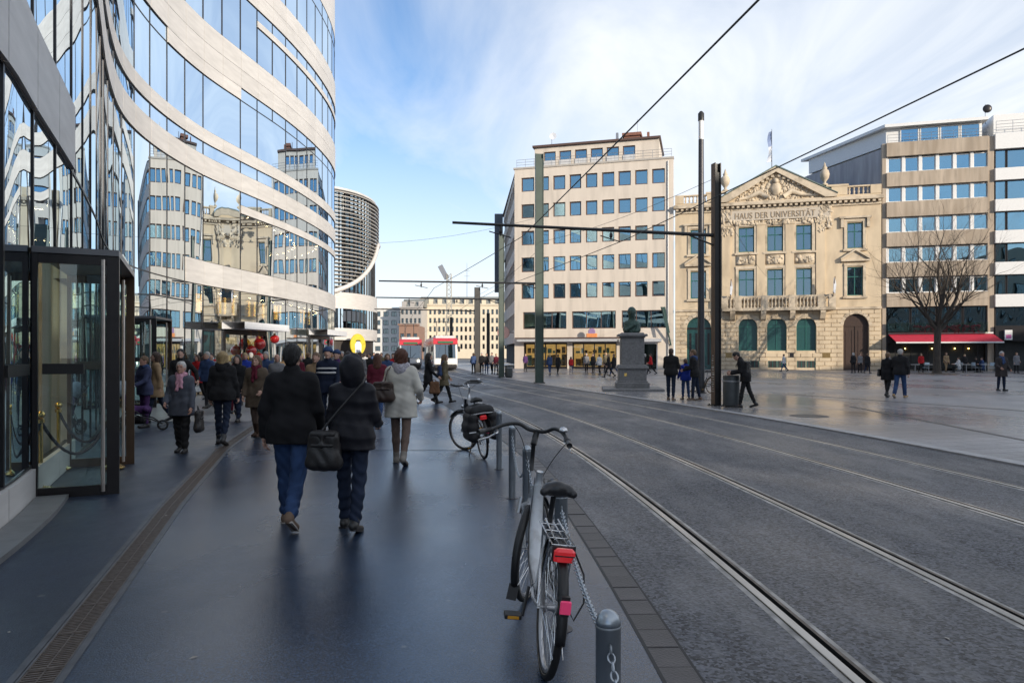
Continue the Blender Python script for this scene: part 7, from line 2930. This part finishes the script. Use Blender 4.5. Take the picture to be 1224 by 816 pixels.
def bicycle(name_label, loc, yaw, lean, steer, frame_m, panniers=False, res=1.0, stand=True, bars='wide'):
    t = thing('bicycle', name_label, 'bicycle', loc, 0)
    t.rotation_euler = (0, lean, yaw)
    RW, HB = .345, .55
    SA = Vector((0, .47, 0))
    SM = Matrix.Rotation(steer, 3, 'Z')

    def st(p):
        return SA + SM @ (Vector(p) - SA)

    def stm(mb):
        mb.v = [tuple(st(p)) for p in mb.v]
        return mb

    def wheel(cy, front):
        f_ = (lambda m: stm(m)) if front else (lambda m: m)
        w_ = MB()
        w_.ring((0, cy, RW), RW - .019, .019, 48, 10, 'x')
        o = f_(w_).build('wheel', M_TYRE, t, smooth='all')
        r_ = MB()
        n = 48
        prof = [(-.012, RW - .037), (-.011, RW - .052), (0, RW - .058), (.011, RW - .052), (.012, RW - .037)]
        r_.lathe([(b, a) for a, b in prof], (0, cy, RW), n, 'x', False)
        f_(r_).build('rim', M_RIM, o, smooth=True)
        s_ = MB()
        rg_ = random.Random(3)
        for k in range(32):
            a = 2 * math.pi * k / 32
            a2 = a + (.42 if k % 4 < 2 else -.42)
            sx = .024 if k % 2 else -.024
            s_.tube([(sx, cy + .020 * math.cos(a2), RW + .020 * math.sin(a2)), (0, cy + (RW - .055) * math.cos(a), RW + (RW - .055) * math.sin(a))], .0011, 4, cap=False)
        f_(s_).build('spokes', M_CHROME, o)
        h_ = MB()
        h_.lathe([(0, -.055), (.008, -.055), (.008, -.034), (.028, -.03), (.018, -.02), (.018, .02), (.028, .03), (.008, .034), (.008, .055), (0, .055)], (0, cy, RW), 14, 'x')
        f_(h_).build('hub', M_RIM, o, smooth=True)
        g_ = MB()
        a0, a1 = (R(-8), R(190)) if not front else (R(20), R(205))
        V, F = [], []
        for i in range(29):
            a = a0 + (a1 - a0) * i / 28
            if not front:
                a = math.pi - (a0 + (a1 - a0) * i / 28)
            else:
                a = math.pi - (R(-28) + R(170) * i / 28)
            for x, rr_ in ((-.026, .006), (-.02, .020), (0, .026), (.02, .020), (.026, .006)):
                V.append((x, cy + (RW + rr_) * math.cos(a), RW + (RW + rr_) * math.sin(a)))
        for i in range(28):
            for j in range(4):
                F.append((i * 5 + j, i * 5 + j + 1, i * 5 + j + 6, i * 5 + j + 5))
        g_.add(V, F)
        o2 = f_(g_).build('mudguard', M_BBLK, t, smooth='all')
        sm = o2.modifiers.new('thick', 'SOLIDIFY')
        sm.thickness = .002
        b_ = MB()
        for sx in (-.03, .03):
            ang = (R(200) if not front else R(205))
            b_.tube([(sx * 1.6, cy, RW), (sx * .8, cy + (RW + .015) * math.cos(ang), RW + (RW + .015) * math.sin(ang))], .0022, 5)
        f_(b_).build('stay', M_CHROME, o2)
        if front:
            fl = MB()
            ang = R(206)
            fl.obox((0, cy + (RW + .03) * math.cos(ang), RW + (RW + .03) * math.sin(ang) - .03), (.065, .006, .10), mx=Matrix.Rotation(R(-25), 3, 'X'))
            f_(fl).build('mudflap', M_BBLK, o2)
        return o
    wheel(-HB, False)
    wheel(HB, True)
    f = MB()
    bb = (0, -.06, .285)
    ht, hbm = (0, .335, .90), (0, .395, .66)
    stp = (0, -.225, .66)
    f.tube([hbm, ht], [.024, .022], 12)
    f.tube([(0, .35, .80), (0, .26, .55), (0, .12, .375), bb], [.042, .044, .044, .040], 14)
    f.tube([bb, stp], .019, 12)
    f.tube([(-.03, -.06, .285), (.03, -.06, .285)], .03, 14)
    for sx in (-1, 1):
        f.tube([(sx * .03, -.08, .285), (sx * .055, -.3, .30), (sx * .062, -HB, RW)], .010, 8)
        f.tube([(sx * .015, -.21, .63), (sx * .05, -.38, .50), (sx * .062, -HB, RW)], .009, 8)
    f.build('frame', frame_m, t, smooth='all')
    fk = MB()
    fk.tube([(0, .40, .655), (0, .425, .70)], .03, 10)
    for sx in (-1, 1):
        fk.tube([(0, .40, .68), (sx * .05, .41, .66), (sx * .056, .47, .50), (sx * .056, HB, RW)], [.02, .017, .015, .011], 9)
    stm(fk).build('fork', frame_m, t, smooth='all')
    se = MB()
    se.tube([stp, (0, -.28, .885)], .0145, 10)
    se.build('seat_post', M_BBLK if frame_m is M_BWHITE else M_CHROME, t, smooth='all')
    sd = soft('saddle', [('c', (-.050, -.40, .927), (.050, -.40, .927), .027, .027, .025), ('c', (0, -.40, .93), (0, -.22, .925), .038, .024, .04), ('c', (0, -.22, .925), (0, -.12, .915), .028, .020, .03), ('c', (-.080, -.43, .913), (-.045, -.36, .928), .022, .024, .03), ('c', (.080, -.43, .913), (.045, -.36, .928), .022, .024, .03)], .0075, mat('saddle_black', (.016, .016, .018), .35, var=.2, scale=30), t)
    rr_ = MB()
    for sx in (-.035, .035):
        rr_.tube([(sx, -.42, .905), (sx * .8, -.3, .885), (sx * .4, -.16, .90)], .0035, 6)
        rr_.ring((sx, -.405, .893), .014, .003, 10, 5, 'z')
    rr_.build('rails', M_CHROME, sd)
    # handlebar
    hb = MB()
    hb.tube([(0, .335, .90), (0, .315, 1.08)], .014, 10)
    hb.tube([(0, .315, 1.07), (0, .36, 1.15)], [.021, .019], 10)
    stm(hb).build('stem', M_BBLK if frame_m is M_BWHITE else M_CHROME, t, smooth='all')
    if bars == 'wide':
        P_ = [(-.285, .10, 1.075), (-.25, .19, 1.09), (-.19, .28, 1.125), (-.12, .34, 1.135), (-.05, .365, 1.105), (.05, .365, 1.105), (.12, .34, 1.135), (.19, .28, 1.125), (.25, .19, 1.09), (.285, .10, 1.075)]
    else:   # loops of a touring bar
        P_ = [(-.14, .52, 1.10), (-.24, .50, 1.12), (-.31, .40, 1.11), (-.30, .28, 1.09), (-.2, .26, 1.09), (-.1, .34, 1.10), (0, .365, 1.105), (.1, .34, 1.10), (.2, .26, 1.09), (.30, .28, 1.09), (.31, .40, 1.11), (.24, .50, 1.12), (.14, .52, 1.10)]
    P2 = catmull(np.array([P_[0]] + P_ + [P_[-1]], float), 5) if False else None
    # smooth the bar through its points
    A_ = np.array([P_[0]] + P_ + [P_[-1]], float) + np.array((0, 0, .05))
    out = []
    for i in range(1, len(A_) - 2):
        p0, p1, p2, p3 = A_[i - 1], A_[i], A_[i + 1], A_[i + 2]
        for k in range(5):
            q_ = k / 5
            out.append(.5 * (2 * p1 + (p2 - p0) * q_ + (2 * p0 - 5 * p1 + 4 * p2 - p3) * q_ ** 2 + (3 * p1 - p0 - 3 * p2 + p3) * q_ ** 3))
    out.append(A_[-2])
    b_ = MB()
    b_.tube(out, .0125, 10)
    hbo = stm(b_).build('handlebar', M_BBLK, t, smooth='all')
    for sx in (-1, 1):
        g_ = MB()
        if bars == 'wide':
            g_.tube([(sx * .255, .18, 1.138), (sx * .295, .075, 1.122)], [.017, .0175], 12)
        else:
            g_.tube([(sx * .30, .30, 1.14), (sx * .31, .40, 1.16), (sx * .24, .50, 1.17)], .018, 10)
        stm(g_).build('grip', M_BBLK, hbo, smooth='all')
        lv_ = MB()
        lv_.tube([(sx * .235, .215, 1.15), (sx * .23, .23, 1.12)], .014, 8)
        lv_.tube([(sx * .232, .24, 1.115), (sx * .27, .20, 1.085), (sx * .305, .12, 1.07)], [.007, .0055, .005], 7)
        stm(lv_).build('brake_lever', M_CHROME, hbo, smooth='all')
    bl = MB()
    bl.lathe([(.0, .0), (.027, .0), (.028, .012), (.02, .026), (0, .032)], (.20, .265, 1.18), 14)
    stm(bl).build('bell', M_CHROME, hbo, smooth='all')
    cb = MB()
    for sx, k in ((-1, 1.0), (1, .8)):
        a, m1, m2, c = Vector((sx * .25, .26, 1.14)), Vector((sx * .17, .47, 1.10 * k + .2)), Vector((sx * .06, .48, .95)), Vector((sx * .02, .40, .74))
        pts = [((1 - q_) ** 3) * a + 3 * q_ * (1 - q_) ** 2 * m1 + 3 * q_ * q_ * (1 - q_) * m2 + q_ ** 3 * c for q_ in [i / 14 for i in range(15)]]
        cb.tube(pts, .0028, 5)
    stm(cb).build('cable', M_BBLK, t, smooth='all')
    # lamp in front, rack, lights behind
    lm = MB()
    lm.lathe([(.0, .0), (.032, .0), (.03, -.04), (.012, -.07), (0, -.072)], (0, .52, .76), 14, 'y')
    lm.tube([(0, .42, .72), (0, .47, .76)], .006, 6)
    stm(lm).build('front_lamp', M_CHROME, t, smooth='all')
    rk = MB()
    zr = .715
    for sx in (-.055, -.02, .02, .055):
        rk.tube([(sx, -.24, zr), (sx, -.74, zr)], .0045, 6)
    for y_ in (-.30, -.45, -.60, -.735):
        rk.tube([(-.06, y_, zr + .001), (.06, y_, zr + .001)], .0045, 6)
    for sx in (-1, 1):
        rk.tube([(sx * .06, -.40, zr), (sx * .068, HB * -1, RW + .02)], .005, 6)
        rk.tube([(sx * .06, -.66, zr), (sx * .068, HB * -1, RW + .02)], .005, 6)
        rk.tube([(sx * .045, -.26, zr), (sx * .02, -.215, .62)], .005, 6)
    rk.tube([(-.035, -.30, zr + .03), (-.035, -.66, zr + .012)], .004, 6)
    rk.tube([(.035, -.30, zr + .03), (.035, -.66, zr + .012)], .004, 6)
    rk.build('luggage_rack', M_CHROME if frame_m is M_BWHITE else M_BBLK, t, smooth='all')
    tl = MB()
    tl.bbox(-.052, .052, -.795, -.752, .650, .712, .014)
    to_ = tl.build('rear_light', M_REDL, t)
    tb = MB()
    tb.box(-.05, .05, -.7965, -.7952, .676, .682)
    tb.box(-.058, .058, -.751, -.742, .64, .715)
    tb.build('light_housing', M_BBLK, to_)
    rf_ = MB()
    rf_.bbox(-.026, .026, -.945, -.930, .455, .515, .005)
    ro = rf_.build('reflector', M_PINKL, t)
    MB().box(-.02, .02, -.932, -.905, .44, .53).build('bracket', M_BBLK, ro)
    cbl = MB()
    cbl.tube([(.05, -.76, .70), (.10, -.80, .60), (.105, -.84, .48), (.06, -.86, .40), (.03, -.85, .45)], .005, 6)
    cbl.build('lock_cable', M_BBLK, t, smooth='all')
    # cranks, pedals, chain
    ck = MB()
    ck.lathe([(.0, .038), (.085, .038), (.09, .042), (.085, .046), (0, .046)], bb, 28, 'x')
    ck.tube([(.055, bb[1], bb[2]), (.075, bb[1] + .10, bb[2] + .135)], .010, 7)
    ck.tube([(-.05, bb[1], bb[2]), (-.085, bb[1] - .10, bb[2] - .135)], .010, 7)
    ck.build('crank', M_BBLK, t, smooth=True)
    for sx, py_, pz in ((-1, bb[1] - .10, bb[2] - .135), (1, bb[1] + .10, bb[2] + .135)):
        pd = MB()
        x0 = sx * .14
        pd.bbox(x0 - .048, x0 + .048, py_ - .04, py_ + .04, pz - .012, pz + .012, .004)
        po = pd.build('pedal', M_BBLK, t)
        pr_ = MB()
        pr_.box(x0 - .032, x0 + .032, py_ - .0435, py_ - .0402, pz - .008, pz + .008)
        pr_.build('pedal_reflector', M_AMBER, po)
    cn_ = MB()
    cn_.tube([(.042, bb[1], bb[2] + .088), (.042, -HB, RW + .035), (.042, -HB - .035, RW), (.042, -HB, RW - .035), (.042, bb[1], bb[2] - .088), (.042, bb[1] + .088, bb[2])], .006, 6, closed=True)
    cn_.build('chain', M_BBLK, t)
    cr2 = MB()
    cr2.tube([(.03, .33, .86), (.045, .25, .56), (.045, .12, .42), (.04, -.04, .36), (.03, -.2, .40), (.03, -.45, .52), (.02, -.52, .70)], .0025, 5)
    cr2.tube([(-.03, .33, .86), (-.046, .24, .55), (-.046, .12, .39), (-.035, -.05, .33), (-.05, -.3, .33), (-.06, -HB, RW)], .0025, 5)
    cr2.build('frame_cable', M_BBLK, t)
    dy = MB()
    dy.tube([(-.075, .40, .60), (-.075, .43, .70)], .017, 10)
    dy.tube([(-.06, .415, .62), (-.03, .41, .64)], .008, 6)
    stm(dy).build('dynamo', M_RIM, t, smooth=True)
    rw_ = MB()
    for sx in (-1, 1):
        for cy, frn in ((-HB, False), (HB, True)):
            k0 = len(rw_.v)
            rw_.ring((sx * .0165, cy, RW), RW - .028, .0022, 40, 5, 'x')
            if frn:
                rw_.v[k0:] = [tuple(st(p)) for p in rw_.v[k0:]]
    rw_.build('sidewall_strip', mat('sidewall_grey', (.22, .20, .17), .7, var=.3, scale=30), t)
    gd_ = MB()
    gd_.tube([(.056, bb[1] + .09, bb[2] + .02), (.056, bb[1], bb[2] + .105), (.056, -HB + .05, RW + .055)], .012, 8)
    gd_.build('chain_guard', M_BBLK, t, smooth='all')
    if stand:
        ks = MB()
        ks.tube([(-.05, -.17, .285), (-.16, -.20, .012 + .16 * math.tan(abs(lean)) * 0)], .009, 7)
        ks.lathe([(.018, .0), (.018, .012), (0, .014)], (-.16, -.20, 0.0), 8)
        ks.build('kickstand', M_BBLK, t, smooth='all')
    if panniers:
        MP = mat('pannier_cloth', (.016, .016, .018), .7, var=.3, scale=12, bump=.3)
        for sx in (-1, 1):
            soft('pannier', [('c', (sx * .17, -.40, .40), (sx * .17, -.74, .40), .095, .095, .03), ('c', (sx * .16, -.40, .68), (sx * .16, -.74, .68), .08, .08, .03), ('c', (sx * .175, -.42, .54), (sx * .175, -.72, .54), .105, .105, .05)], .014, MP, t)
            sb = MB()
            sb.bbox(sx * .175 - .085, sx * .175 + .085, -.842, -.832, .47, .485, .002)
            sb.build('reflective_strip', mat('reflective', (.7, .72, .75), .3), t)
        soft('top_bag', [('c', (-.10, -.42, .79), (.10, -.42, .79), .065, .065, .03), ('c', (-.10, -.70, .79), (.10, -.70, .79), .065, .065, .03), ('c', (-.13, -.42, .77), (-.13, -.70, .77), .07, .07, .04), ('c', (.13, -.42, .77), (.13, -.70, .77), .07, .07, .04), ('c', (0, -.42, .78), (0, -.70, .78), .08, .08, .05)], .014, MP, t)
        MB().tube([(-.18, -.78, .74), (0, -.79, .75), (.18, -.78, .74)], .006, 6).build('bag_piping', MATS['reflective'], t)
    return t


bicycle('white bicycle with a red rear light leaning at the chained bollards in the foreground', (.112, 4.13, 0), math.atan2(.10, 1.14), R(6.3), R(-24), M_BWHITE, stand=False)
bicycle('dark bicycle with black panniers and a looped handlebar parked beyond the bollards', (-.60, 11.45, 0), R(17), R(-6), R(34), mat('dark_enamel', (.02, .02, .024), .3, var=.1, coat=.4), panniers=True, bars='loop')
a = G(843, 470)
bicycle('third bicycle parked against the tall lamp post behind the boy in blue', (a[0] - .05, a[1] + .35, 0), R(28), R(5), R(10), MATS['dark_enamel'], bars='wide')

# ------------------------------------------------------------------ the bare tree
a = G(1120, 446.5)
tree = thing('bare_tree', 'large leafless tree with a wide fan of dark branches before the red awning', 'tree', (a[0], a[1], 0))
M_BARK = mat('dark_bark', (.062, .050, .040), .9, var=.4, scale=5, stretch=(3, 3, .5), bump=.8, bscale=25)
tr_ = random.Random(17)


def limb(mb, p, d, ln, r, depth, tips):
    """a crooked tapering branch that forks on the way"""
    pts, rs = [p], [r]
    n_ = max(3, int(ln / .35))
    q_ = p.copy()
    dd = d.copy()
    forks = []
    for i in range(n_):
        jit = .20 if depth else .12
        dd = (dd + Vector((tr_.uniform(-jit, jit), tr_.uniform(-jit, jit), tr_.uniform(-jit, jit) + (.06 if depth < 3 else .0)))).normalized()
        q_ = q_ + dd * (ln / n_)
        pts.append(q_.copy())
        rs.append(r * (1 - .62 * (i + 1) / n_))
        if i >= (1 if depth else 2):
            forks.append((q_.copy(), dd.copy(), rs[-1]))
    mb.tube(pts, rs, 7 if depth == 0 else 5 if depth < 3 else 3, cap=depth == 0)
    if depth >= 5 or r < .009:
        return
    k = {0: 6, 1: 5, 2: 4, 3: 4, 4: 3}[depth]
    for i in range(k):
        f_ = forks[-1] if i == 0 else tr_.choice(forks)
        base, bd, br = f_
        ax = Vector((tr_.uniform(-1, 1), tr_.uniform(-1, 1), tr_.uniform(-.35, .55))).normalized()
        nd = (bd * (1.0 if i == 0 else .75) + ax * (.35 if i == 0 else tr_.uniform(.5, .9))).normalized()
        limb(mb, base, nd, ln * tr_.uniform(.52, .78), max(.005, br * (.82 if i == 0 else tr_.uniform(.42, .66))), depth + 1, tips)


tk = MB()
tk.tube([(0, 0, 0), (.0, 0, .25), (0, .02, 1.2), (.03, .0, 2.6), (.05, 0, 3.6), (.08, 0, 4.3)], [.42, .32, .27, .26, .27, .22], 14)
tk.build('trunk', M_BARK, tree, smooth='all')
for k, (az, tilt, ln, r) in enumerate(((5, 50, 4.9, .15), (62, 34, 5.0, .15), (118, 40, 4.8, .14), (182, 50, 5.0, .16), (240, 30, 5.2, .15), (300, 42, 4.8, .14), (20, 12, 5.6, .17), (165, 63, 4.3, .12), (345, 64, 4.3, .12))):
    b_ = MB()
    d = Vector((math.sin(R(tilt)) * math.cos(R(az)), math.sin(R(tilt)) * math.sin(R(az)), math.cos(R(tilt))))
    limb(b_, Vector((.06, 0, 3.3 + .12 * k)), d, ln, r, 0, None)
    b_.build('branch', M_BARK, tree, smooth='all')
t = thing('tree_pit', 'brownish round earth ring around the foot of the bare tree', 'tree pit', (a[0], a[1], 0))
MB().lathe([(1.7, 0), (1.7, .012), (1.6, .02), (.3, .03)], n=30).build('earth', mat('earth_brown', (.10, .075, .055), .9, var=.3), t)

# fallen leaves and litter specks on the wet pavement
lf = MB()
lr = random.Random(2)
for i in range(70):
    Y = lr.uniform(2.8, 16)
    x = lr.uniform(-5.2, 7.0)
    if x < -3.3 - .2 * (Y - 4):
        continue
    a_ = lr.uniform(0, 6.28)
    s_ = lr.uniform(.006, .016)
    z = .004 if x < gutX(Y) - .2 or x > 8.4 else -.012
    lf.add([(x + s_ * math.cos(a_ + k * 1.57) * (1.5 if k % 2 else .8), Y + s_ * math.sin(a_ + k * 1.57) * (1.5 if k % 2 else .8), z + .004 * (k == 0)) for k in range(4)], [(0, 1, 2, 3)])
lf.build('litter_specks', mat('pale_litter', (.35, .33, .30), .8, var=.5, scale=30), kind='stuff')
